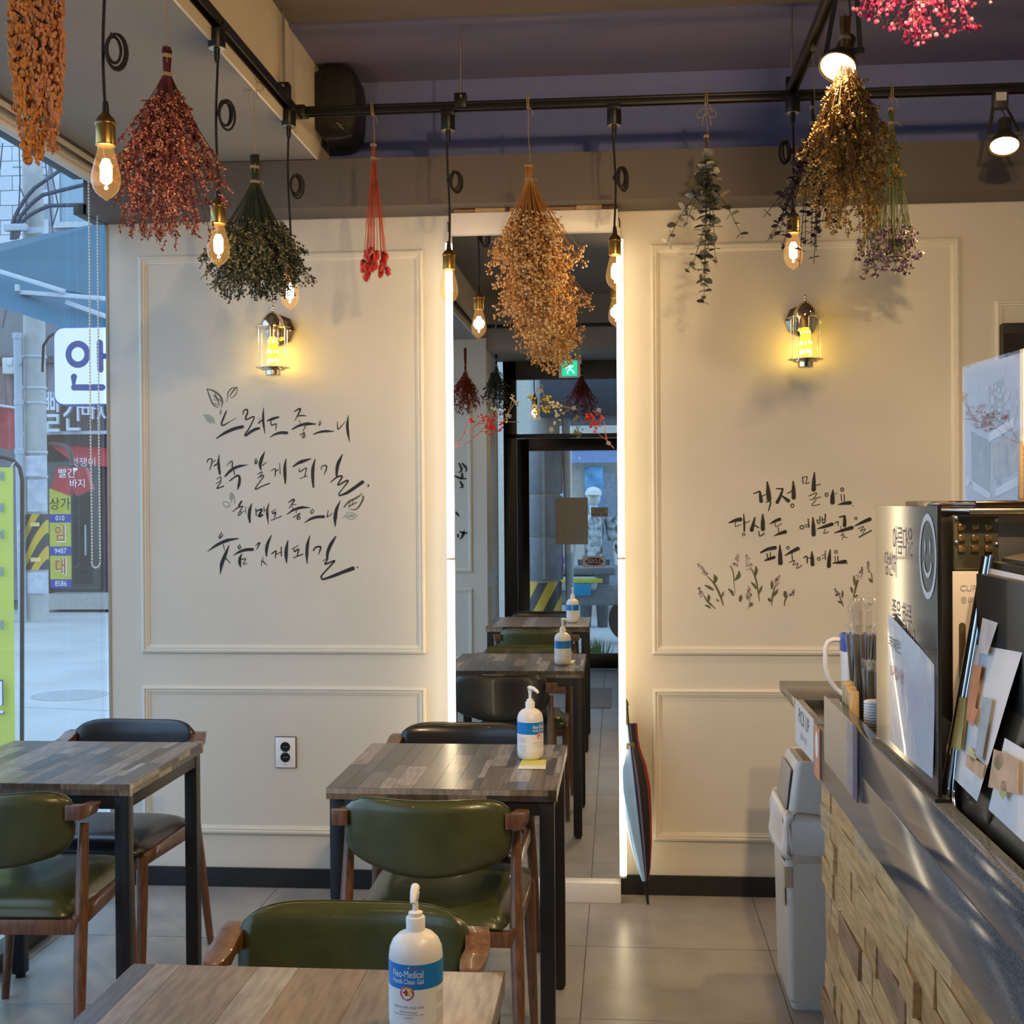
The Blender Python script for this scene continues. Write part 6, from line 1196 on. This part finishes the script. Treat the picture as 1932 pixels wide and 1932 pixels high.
wf_ = MB(); wf_.box(W0.x, fy-.03, W0.z, W0.x+.10, fy+.03, W1.z).box(W0.x+.55, fy-.03, W0.z, W0.x+.63, fy+.03, W1.z).box(W0.x, fy-.03, W1.z-.08, W1.x+.3, fy+.03, W1.z).box(W0.x, fy-.05, W0.z-.05, W1.x+.3, fy+.03, W0.z+.04)
wn = wf_.build('window', mat('window_alu', (.46, .50, .50), .4, .5, noise=.1), fb); MB().box(W0.x+.1, fy, W0.z, W1.x+.3, fy+.012, W1.z).build('pane', mat('pane_sky', (.30, .42, .48), .1, noise=.1), wn)
# teal awning on white arms
ta = thing('teal_awning', 'big teal fabric awning on white folding arms above the backlit sign', 'awning', tuple(aty(9.4, 100, 500)))
TE = mat('awning_teal', (.022, .115, .175), .7, noise=.12, scale=2); TE2 = mat('awning_teal_fold', (.022, .13, .20), .7, noise=.1, scale=2)
def sheet2(name, pts, m_, t=.02): mb = MB(); mb.poly3([aty(d, u, v) for u, v, d in pts], (0, t, 0)); return mb.build(name, m_, ta)
sheet2('canopy', [(-60, 472, 10.2), (215, 415, 10.2), (215, 566, 9.0), (130, 549, 9.0), (-60, 490, 9.0)], TE); sheet2('canopy_slope', [(-60, 490, 9.02), (130, 549, 9.02), (215, 566, 9.02), (215, 650, 8.4), (112, 616, 8.4), (-60, 560, 8.4)], TE2)
AR = mat('arm_white', (.50, .54, .58), .45, noise=.08)
for (u0, v0, u1, v1, w_) in ((-40, 500, 122, 550, .055), (40, 552, 225, 566, .075), (125, 570, 225, 606, .05)): MB().bar(aty(8.7, u0, v0), aty(8.6, u1, v1), w_, .05).build('arm', AR, ta, bevel=.008)
p = aty(8.65, 33, 546); MB().cyl(p+V((0, 0, -.02)), p+V((0, 0, .05)), .03, n=12).build('arm_joint', AR, ta, smooth=40)
# backlit sign
bk = thing('backlit_sign', 'glowing rounded square sign with a blue Korean syllable outside window', 'sign', tuple(aty(7.0, 176, 690)))
sy = 7.0; s0, s1 = aty(sy, 104, 763), aty(sy, 252, 617); cx, cz, hw, hh, rr = (s0.x+s1.x)/2, (s0.z+s1.z)/2, (s1.x-s0.x)/2, (s1.z-s0.z)/2, .09
def rsq(hw, hh, rr): return [(sx*(hw-rr)+rr*cos(R(a0+a)), sz*(hh-rr)+rr*sin(R(a0+a))) for sx, sz, a0 in ((1, 1, 0), (-1, 1, 90), (-1, -1, 180), (1, -1, 270)) for a in (0, 22, 45, 68, 90)]
mb = MB(); mb.prism(rsq(hw+.012, hh+.012, rr), (cx, sy+.002, cz), X_, Z_, -.14); mb.build('casing', mat('sign_blue', (.03, .07, .40), .4, noise=.1), bk)
mb = MB(); mb.prism(rsq(hw, hh, rr), (cx, sy-.002, cz), X_, Z_, .004); mb.build('light_face', glow('sign_face', (.62, .84, 1), 1.25), bk)
SB = mat('sign_letter_blue', (.035, .05, .22), .5, noise=.05); mb = MB()
def px(u, v): p = aty(sy-.008, u, v); return p.x, p.z
def rod(mb, pts, w_, rnd_=True): mb.stroke([px(*p) for p in pts], [w_], (0, sy-.008, 0), X_, Z_, 0, sub=1); [mb.prism([(w_/2*cos(2*pi*i/14), w_/2*sin(2*pi*i/14)) for i in range(14)], (px(*p)[0], sy-.0082, px(*p)[1]), X_, Z_, .0003) for p in pts]
c0 = px(147, 668.5); vs = []
for i in range(33):
    a_ = 2*pi*i/32
    for r_ in (.064, .122): vs.append((c0[0]+r_*cos(a_), sy-.008, c0[1]+r_*sin(a_)*1.06))
mb.add(vs, [(2*i, 2*i+1, 2*i+3, 2*i+2) for i in range(32)])
rod(mb, [(188.5, 647), (189.5, 697)], .062); rod(mb, [(190, 672), (208, 672)], .052); rod(mb, [(139.5, 711), (140, 731), (193, 731)], .062); mb.build('lettering', SB, bk)
p0, p1 = aty(sy+.05, 100, 645), aty(sy+.05, 80, 660); MB().tube([aty(sy+.05, 102, 629), aty(sy+.05, 92, 636), aty(sy+.05, 82, 652), aty(sy+.4, 80, 700)], .014, 8).build('bracket', OB, bk, smooth=60)
# plank-faced shop with white letters
sh_ = thing('wooden_shopfront', 'dark shopfront with grey plank fascia and white raised letters across street', 'shop', (-7.4, 13.6, -.055)); fy2 = 13.3
PKS = [mat('fascia_%d' % i, c, .7, noise=.35, scale=6, stretch=(6, 6, .6)) for i, c in enumerate(((.19, .14, .13), (.25, .19, .18), (.30, .26, .26), (.15, .11, .11)))]
f0, f1 = aty(fy2, -60, 816), aty(fy2, 250, 686); x = f0.x; q = random.Random(5); k = 0
while x < f1.x:
    w_ = q.uniform(.07, .11); MB().box(x, fy2+q.uniform(0, .012), f0.z, x+w_-.006, fy2+.05, f1.z+.05).build('fascia_plank', PKS[q.randrange(4)], sh_); x += w_
MB().box(f0.x-.2, fy2-.10, f1.z+.02, f1.x+.2, fy2+.06, f1.z+.12).build('cornice', mat('cornice_wood', (.10, .06, .055), .6, noise=.2), sh_)
MB().box(f0.x-.2, fy2-.06, f0.z-.05, f1.x+.2, fy2+.05, f0.z).build('white_lath', AR, sh_)
MB().box(f0.x-.2, fy2+.05, -.06, f1.x+.2, fy2+.4, f1.z+1.5).build('wall', mat('shop_grey', (.20, .21, .22), .8, noise=.15), sh_)
LW = mat('letter_white', (.66, .72, .74), .5, noise=.05)
for g_, u, v, s_, sx in (('빨', 98, 782, .68, .42), ('간', 136, 784, .60, .55), ('바', 166, 776, .30, .85), ('지', 194, 782, .34, .65)):
    p = aty(fy2-.16, u, v); mb = MB(); mb.text3(g_, s_, (p.x, fy2-.10, p.z), X_, Z_, .06, sx); mb.build('raised_letter', LW, sh_)
def sbox(name, u0, v0, u1, v1, m_, d=0, t=.03): a_, b_ = aty(fy2-d, u0, v0), aty(fy2-d, u1, v1); return MB().box(a_.x, fy2-d, b_.z, b_.x, fy2-d+t, a_.z).build(name, m_, sh_)
sbox('glass_door', 88, 870, 192, 1112, mat('door_glass_dark', (.07, .085, .09), .12, noise=.3, scale=2), .02); sbox('door_post', 196, 872, 240, 1118, mat('post_maroon', (.10, .03, .035), .5, noise=.2), .05); sbox('dark_lintel', 60, 822, 240, 870, mat('lintel_black', (.03, .028, .028), .6, noise=.2), .03)
sbox('door_handle', 159, 990, 162, 1048, AR, .06); sbox('wall_base', -60, 1090, 92, 1132, MATS['shop_grey'], .1); sbox('step', 80, 1122, 250, 1150, mat('step_stone', (.44, .42, .38), .8, noise=.15), .5, .5)
MB().poly3([aty(fy2-.02, 92, 838), aty(fy2-.02, 250, 848), aty(fy2-.55, 250, 887), aty(fy2-.55, 138, 872)], (0, .02, 0)).build('red_canopy', mat('canopy_red', (.42, .035, .045), .6, noise=.1), sh_)
mb = MB(); p = aty(fy2-.6, 156, 873); mb.text('멋쟁이', .14, (p.x, fy2-.58, p.z), X_, Z_); mb.build('canopy_lettering', LW, sh_)
ra = thing('red_awning', 'faded red awning at the far left above the yellow banner', 'awning', tuple(aty(12.6, 15, 800)))
mb = MB(); mb.grid(lambda i, j: aty(12.7-.5*j, -60+93*i, 760+ (i*8) + 82*j+3*sin(i*26)*j)+V((0, .05*sin(i*20), 0)), 24, 5); mb.build('canopy', mat('awning_red', (.36, .05, .06), .7, noise=.25, scale=5), ra, smooth=60)
MB().tube([aty(12.6, -60, 757), aty(12.6, 33, 770)], .02, 8).build('rail', AR, ra, smooth=50)
mbx = thing('meter_box', 'small pale meter box on the wall left of the conduit', 'box', tuple(aty(13.2, 20, 690)))
a_, b_ = aty(13.2, 10, 676), aty(13.2, 31, 706); MB().box(a_.x, 13.1, b_.z, b_.x, 13.28, a_.z).build('case', mat('meter_pale', (.58, .58, .54), .5, noise=.06), mbx, bevel=.01); a_, b_ = aty(13.08, 13, 678), aty(13.08, 23, 689); MB().box(a_.x, 13.07, b_.z, b_.x, 13.10, a_.z).build('window', STK, mbx)
# shorts-shaped sign
ss = thing('shorts_sign', 'red shorts shaped hanging sign with white Korean letters', 'sign', tuple(aty(10.4, 135, 905))); ty = 10.4
SHR = mat('shorts_red', (.44, .028, .03), .5, noise=.12, scale=6)
P = lambda u, v, d=0: aty(ty+d, u, v)
mb = MB(); mb.poly3([P(107.7, 880.5), P(160, 881.5), P(171, 924), P(143.5, 935.5), P(135, 921), P(130.5, 935.5), P(95.8, 922)][::-1], (0, .10, 0)); mb.build('panel', SHR, ss); MB().poly3([P(160, 881.5, -.0), P(167, 887, .3), P(177, 925, .3), P(171, 924)], (0, .02, 0)).build('side_panel', mat('shorts_side', (.55, .10, .11), .5, noise=.1), ss)
mb = MB(); p = P(126, 894, -.012); mb.text('빨간', .125, (p.x, ty-.010, p.z), X_, Z_); p = P(146, 913, -.012); mb.text('바지', .115, (p.x, ty-.010, p.z), X_, Z_); mb.build('lettering', PRW, ss)
MB().box(P(130, 0).x, ty-.008, P(0, 889).z, P(138, 0).x, ty-.002, P(0, 884).z).build('belt_loop', PRW, ss)
MB().tube([P(93, 838, .3), P(105, 838, .3), P(124, 842, .2), P(134, 856, .1), P(137, 881, .05)], .03, 8).build('gooseneck', mat('rust_iron', (.10, .05, .045), .6, noise=.2), ss, smooth=60)
# yellow and blue rental banner
rb = thing('rental_banner', 'vertical yellow banner with blue number bands hanging in the shop doorway', 'banner', tuple(aty(12.9, 114, 1000))); ry = 12.9
BY = mat('banner_yellow', (.55, .50, .06), .6, noise=.12, scale=5); BB = mat('banner_blue', (.045, .06, .30), .6, noise=.1)
for k, (v0, v1, s_, sz, m_, lm, sx) in enumerate(((922, 970, '상가', .19, BY, MARK, .9), (970.5, 985.5, '010', .10, BB, PRW, .9), (986, 1031, '임', .25, BY, PRR, .8), (1031.5, 1048, '9487', .11, BB, PRW, .8), (1048.5, 1093, '대', .25, BY, PRR, .8), (1093.5, 1109, '8586', .11, BB, PRW, .8))):
    u0 = 93+k*.4; a_, b_ = aty(ry, u0, v0), aty(ry, u0+40, v1); o = MB().box(a_.x, ry, b_.z, b_.x, ry+.01, a_.z).build('banner_panel', m_, rb); mb = MB(); c_ = aty(ry, u0+20, (v0+v1)/2+(6 if k == 0 else 0))
    if sz > .2: mb.c = 1; mb.text(s_, sz*1.12, (c_.x+.006, ry, c_.z-.006), X_, Z_, .002, sx); mb.c = 0
    mb.text(s_, sz, (c_.x, ry, c_.z), X_, Z_, .004, sx); mb.build('lettering', [lm, PRW], o)
# near banner stand
yb = thing('banner_stand', 'lime yellow banner in a black tube stand close outside window', 'banner', (-2.98, 1.5, -.055)); by_ = 1.5
LY = mat('banner_lime', (.62, .66, .10), .55, noise=.06, scale=3); B = lambda u, v: aty(by_, u, v)
mb = MB(); n = 12; mb.grid(lambda i, j: B(-120+147*i-.1*j, 1530-648*j)+V((0, .012*sin(8*i+3*j), 0)), 12, 12); mb.build('banner_cloth', LY, yb, smooth=180)
fp = [B(36, 1620), B(37, 905), B(32, 882), B(20, 868), B(0, 862), B(-130, 862)]; MB().tube([p+V((0, .03, 0)) for p in fp], .011, 10).build('frame_tube', BLACK, yb, smooth=80)
MB().tube([B(-130, 862)+V((0, .03, 0)), B(-130, 1620)+V((0, .03, 0))], .011, 10).build('frame_tube', BLACK, yb, smooth=80)
MB().box(B(-150, 0).x, by_-.25, -.055, B(60, 0).x, by_+.30, -.02).build('foot', BLACK, yb)
g = B(17, 888); MB().lathe(g+V((0, -.005, 0)), [(.004, 0), (.010, .001), (.009, .004)], 14, (0, -1, 0)).build('eyelet', OB, yb, smooth=40); MB().tube([g, B(24, 872)+V((0, .02, 0))], .004, 6).build('clip', ALU, yb, smooth=50)
mb = MB(); c_ = B(-14, 1320); mb.c = 1; mb.text('진', .20, (c_.x, by_-.016, c_.z), X_, Z_, .001); mb.c = 0; mb.text('진', .185, (c_.x, by_-.019, c_.z), X_, Z_, .001)
for v in (900, 960, 1010, 1080, 1180): p = B(-6, v); mb.c = 2; mb.text('카페', .055, (p.x, by_-.018, p.z), X_, Z_, .001)
mb.build('lettering', [PRW, PRB, mat('print_blue', (.04, .12, .5), .5, noise=.05)], yb)
mh = thing('manhole_cover', 'round grey manhole cover in the pale street', 'cover', tuple(atz(-.055, 132, 1312))); MB().lathe(atz(-.055, 132, 1312), [(.30, 0), (.30, .003)], 36).build('disc', mat('manhole_grey', (.34, .35, .35), .8, noise=.2), mh)
for k, (u0, v0, u1, v1) in enumerate(((35, 1334, 205, 1341),)): MB().bar(atz(-.055, u0, v0), atz(-.055, u1, v1), .03, .003).build('road_seam', MATS['manhole_grey'], road)

# ================================================================ seen through the entrance, only in the mirror
wp = pole(atm(-7.35, 1028, 1000).x, -7.35, 'padded utility pole with hazard stripes right outside the entrance door', (.30, .70), .15); wr_ = MB()
PAD = mat('pad_grey', (.20, .22, .25), .7, noise=.15); x0 = atm(-7.35, 1028, 1000).x
for z0, z1 in ((.72, 1.10), (1.12, 1.50), (1.52, 1.95)): MB().lathe((x0, -7.35, z0), [(.162, 0), (.170, .015), (.170, z1-z0-.015), (.162, z1-z0)], 28).build('pad_wrap', PAD, wp, smooth=50)
for k in range(60): wr_.box(x0-.012, -7.172, .74+.02*k, x0+.012, -7.166, .75+.02*k)
stuff(wr_.build('lacing', mat('lace_pale', (.5, .52, .5), .6, noise=.1), wp))
cp = thing('conduit_pipe', 'grey conduit pipe right beside the padded pole outside the entrance', 'pipe', (x0+.24, -7.35, -.055)); MB().cyl((x0+.24, -7.35, -.055), (x0+.19, -7.35, 3), .04, n=14).build('pipe', PVC, cp, smooth=50)
so = thing('opposite_shop', 'lit clothing shop across the street, seen in the mirror through the door', 'shop', (-.3, -12.5, -.055)); oy = -12
def ob(name, u0, v0, u1, v1, m_, y=oy, t=.05): a_, b_ = atm(y, u0, v0), atm(y, u1, v1); return MB().box(min(a_.x, b_.x), y-t, b_.z, max(a_.x, b_.x), y, a_.z).build(name, m_, so)
MB().box(-3, -12.4, -.06, 3, -12.1, 4.5).build('wall', mat('shop_beige', (.50, .47, .40), .8, noise=.1), so)
ob('sign_board', 1040, 846, 1230, 872, mat('board_blue', (.20, .28, .48), .5, noise=.1), oy+.1); ob('white_lintel', 1040, 835, 1230, 847, AR, oy+.12); ob('poster', 1103, 881, 1138, 960, mat('poster_blue', (.16, .42, .72), .5, noise=.6, scale=5)); ob('column', 1050, 850, 1064, 1160, PVC, oy+.05)
ob('dark_doorway', 1138, 890, 1240, 1150, mat('doorway_grey', (.22, .25, .30), .6, noise=.3)); ob('red_tag', 1063, 900, 1072, 909, PRR, oy+.1)
mn = thing('mannequin', 'white mannequin in cap and patterned shirt outside the opposite shop', 'mannequin', (atm(-10.6, 1120, 1000).x, -10.6, -.055)); mx = atm(-10.6, 1120, 1000).x; SKN = mat('mannequin_white', (.62, .62, .58), .5, noise=.05); SHT = mat('shirt_pattern', (.50, .52, .52), .7, col2=(.05, .055, .06), scale=14)
zh = atm(-10.6, 1120, 938).z
MB().ball((mx, -10.6, zh), (.085, .095, .115), 14, 10).build('head', SKN, mn, smooth=180); MB().lathe((mx, -10.6, zh+.02), [(.10, 0), (.098, .04), (.07, .085), (.01, .105)], 20).build('cap', SKN, mn, smooth=60); MB().box(mx-.07, -10.6+.07, zh+.02, mx+.07, -10.6+.17, zh+.035).build('cap_brim', SKN, mn, bevel=.006)
mb = MB(); mb.tube([(mx, -10.6, zh-.75), (mx, -10.6, zh-.5), (mx, -10.6, zh-.24), (mx, -10.6, zh-.19)], [.19, .19, .21, .12], 18, flat=.6); mb.tube([(mx-.2, -10.6, zh-.24), (mx-.25, -10.6, zh-.5)], [.075, .085], 12); mb.tube([(mx+.2, -10.6, zh-.24), (mx+.25, -10.6, zh-.5)], [.075, .085], 12); mb.build('shirt', SHT, mn, smooth=60)
mb = MB(); mb.tube([(mx, -10.6, zh-.2), (mx, -10.6, zh-.08)], .05, 12); [mb.tube([(mx+s*.25, -10.6, zh-.48), (mx+s*.27, -10.56, zh-.8)], [.045, .03], 10) for s in (-1, 1)]; mb.build('limbs', SKN, mn, smooth=60)
mb = MB(); [mb.tube([(mx+s*.09, -10.6, zh-.74), (mx+s*.10, -10.6, -.05)], [.10, .06], 12) for s in (-1, 1)]; mb.build('trousers', mat('trouser_dark', (.06, .06, .07), .7, noise=.2), mn, smooth=60)
# delivery scooter
sx_ = atm(-9.0, 1098, 1100).x; sk2 = thing('scooter', 'grey delivery scooter with blue box and yellow band, seen in the mirror', 'scooter', (sx_, -9, -.055)); GRY = mat('scooter_grey', (.20, .21, .22), .4, noise=.2); z_ = lambda v: atm(-9, 1098, v).z
for s in (-1, 1): MB().lathe((sx_+s*.52, -9.04, .19), [(.14, 0), (.24, .01), (.245, .05), (.24, .07), (.14, .08)], 24, (0, 1, 0)).build('wheel', OB, sk2, smooth=40)
MB().box(sx_-.38, -9.16, z_(1140), sx_+.42, -8.84, z_(1105)).build('deck', GRY, sk2, bevel=.04, seg=3); MB().box(sx_-.30, -9.2, z_(1112), sx_+.16, -8.78, z_(1086)).build('side_panel', mat('scooter_silver', (.42, .43, .42), .35, noise=.1), sk2, bevel=.04, seg=3)
MB().box(sx_-.12, -8.80, z_(1121), sx_+.10, -8.77, z_(1097)).build('blue_box', mat('box_blue', (.01, .28, .50), .4, noise=.05), sk2, bevel=.01); MB().box(sx_-.26, -8.79, z_(1097), sx_+.22, -8.765, z_(1089)).build('yellow_band', mat('band_yellow', (.65, .58, .05), .4, noise=.1), sk2, bevel=.005)
MB().box(sx_-.4, -9.15, z_(1084), sx_+.36, -8.85, z_(1068)).build('seat', GRY, sk2, bevel=.03, seg=3); MB().box(sx_-.36, -9.1, z_(1064), sx_-.18, -8.9, z_(1050)).build('purple_case', mat('case_purple', (.22, .10, .50), .4, noise=.05), sk2, bevel=.01)
MB().tube([(sx_+.5, -9, .25), (sx_+.42, -9, .85), (sx_+.36, -9.0, .95)], .03, 10).build('fork', GRY, sk2, smooth=60); MB().tube([(sx_+.36, -9.3, .97), (sx_+.36, -8.7, .97)], .014, 8).build('handlebar', OB, sk2, smooth=60)
# grass clump by the step, door papers, exit sign, mat
gr_ = thing('grass_clump', 'tuft of green grass on the doorstep, seen low in the mirror', 'plant', (atm(-6.9, 1130, 1235).x, -6.9, -.055)); mb = MB(); q = random.Random(6); gx = atm(-6.9, 1128, 1235).x
for k in range(170): a_ = q.uniform(0, 6.3); r_ = q.uniform(0, .09); b0 = V((gx+r_*cos(a_), -6.9+r_*sin(a_), -.055)); h_ = q.uniform(.14, .30); e_ = b0+V((q.gauss(0, .05), q.gauss(0, .05), h_)); s_ = V((.004, 0, 0)); mb.add([b0-s_, b0+s_, b0.lerp(e_, .6)+s_*.7, e_, b0.lerp(e_, .6)-s_*.7], [(0, 1, 2, 3, 4)])
stuff(mb.build('blades', mat('grass_green', (.20, .34, .09), .7, noise=.4), gr_))
def dp_(name, label, u0, v0, u1, v1, m_, cat_, txt=None, tm=None, sz=.03):
    a_, b_ = atm(YF+.006, u0, v0), atm(YF+.006, u1, v1); t = thing(name, label, cat_, tuple((a_+b_)/2)); MB().box(a_.x, YF-.006, b_.z, b_.x, YF-.003, a_.z).build('sheet', m_, t)
    for k, s_ in enumerate(txt or ()):
        mb = MB(); mb.text(s_, sz, ((a_.x+b_.x)/2, YF-.0065, a_.z+(b_.z-a_.z)*(k+.7)/(len(txt)+.4)), V((1, 0, 0)), Z_, -.0008); mb.build('lettering', tm or MARK, t)
    return t, a_, b_
KR = mat('kraft_paper', (.42, .36, .27), .7, noise=.08)
dp_('door_notice', 'large plain kraft paper sheet on the door glass, seen in the mirror', 1047.5, 939, 1109.5, 1027, KR, 'notice')
def rdp(*a, **k): return dp_(*a, **k)
t, a_, b_ = dp_('closed_sign', 'white card with dark red oval reading CLOSED on the door', 1099, 1049, 1143, 1070, PAP, 'sign')
c_ = (a_+b_)/2; rx_, rz_ = (b_.x-a_.x)*.42, (a_.z-b_.z)*.34
mb = MB(); mb.add([(c_.x+rx_*cos(2*pi*i/28), YF-.0025, c_.z+rz_*sin(2*pi*i/28)) for i in range(28)], [tuple(range(28))]); mb.build('oval', mat('oval_maroon', (.12, .012, .012), .5, noise=.1), t)
mb = MB(); mb.text('CLOSED', .050, (c_.x, YF-.0022, c_.z), -X_, Z_, .0006, .9); mb.build('lettering', PRW, t)
t, a_, b_ = dp_('door_notice', 'small kraft note with two written lines on the door glass', 1115, 957, 1147, 975, KR, 'notice')
mb = MB(); [mb.text(s_, .030, ((a_.x+b_.x)/2, YF-.0022, a_.z-.03-.035*k), -X_, Z_, .0006, .9) for k, s_ in enumerate(('문을 꼭', '닫아 주세요'))]; mb.build('lettering', MARK, t)
es = thing('exit_sign', 'green lit running man exit sign above the entrance, seen in the mirror', 'sign', tuple(atm(-6.0, 1074, 694))); e_y = -6.0; a_, b_ = atm(e_y, 1054, 678), atm(e_y, 1097, 712)
MB().box(a_.x, e_y-.05, b_.z, b_.x, e_y, a_.z).build('housing', CAPW, es, bevel=.006); a2, b2 = atm(e_y, 1060, 681), atm(e_y, 1089, 709); MB().box(a2.x, e_y, b2.z, b2.x, e_y+.003, a2.z).build('green_panel', glow('exit_green', (.03, .72, .42), 1.1), es)
MB().box((a_.x+b_.x)/2-.01, e_y-.03, a_.z, (a_.x+b_.x)/2+.01, e_y-.01, 2.67).build('hanger', CAPW, es)
cx_, cz_ = (a2.x+b2.x)/2, (a2.z+b2.z)/2; mb = MB(); EX = lambda pts, w_: mb.stroke([(cx_+x, cz_+z) for x, z in pts], [w_], (0, e_y+.0045, 0), X_, Z_, 0)
EX([(.0, .022), (.004, -.008)], .018); EX([(.002, .018), (-.022, .010), (-.030, -.006)], .008); EX([(.002, .018), (.022, .012), (.03, .022)], .008); EX([(.003, -.008), (-.016, -.024), (-.014, -.046)], .009); EX([(.004, -.008), (.024, -.020), (.038, -.040)], .009)
mb.add([(cx_+.004+.009*cos(2*pi*i/12), e_y+.0045, cz_+.040+.009*sin(2*pi*i/12)) for i in range(12)], [tuple(range(12))]); mb.build('running_figure', glow('exit_white', (.8, 1, .92), 1.6), es)
dm = thing('door_mat', 'flat grey door mat inside the entrance, seen in the mirror', 'mat', (-.5, -5.0, 0)); q_ = [atm(-4.4, 1060, 1340).x, atm(-4.4, 1152, 1340).x]; MB().box(-.95, -5.35, .0005, q_[1], -4.42, .008).build('pad', mat('mat_grey', (.30, .29, .27), .9, noise=.15, scale=40), dm, bevel=.003)
cn_ = thing('entrance_canopy', 'dark grey canopy outside above the entrance door, seen in the mirror', 'canopy', (.2, -7.6, 2.2))
MB().box(atm(YF, 1012, 900).x, -8.6, 2.22, 2.0, -7.0, 2.62).build('slab', mat('canopy_slate', (.10, .11, .14), .7, noise=.15), cn_, bevel=.01)
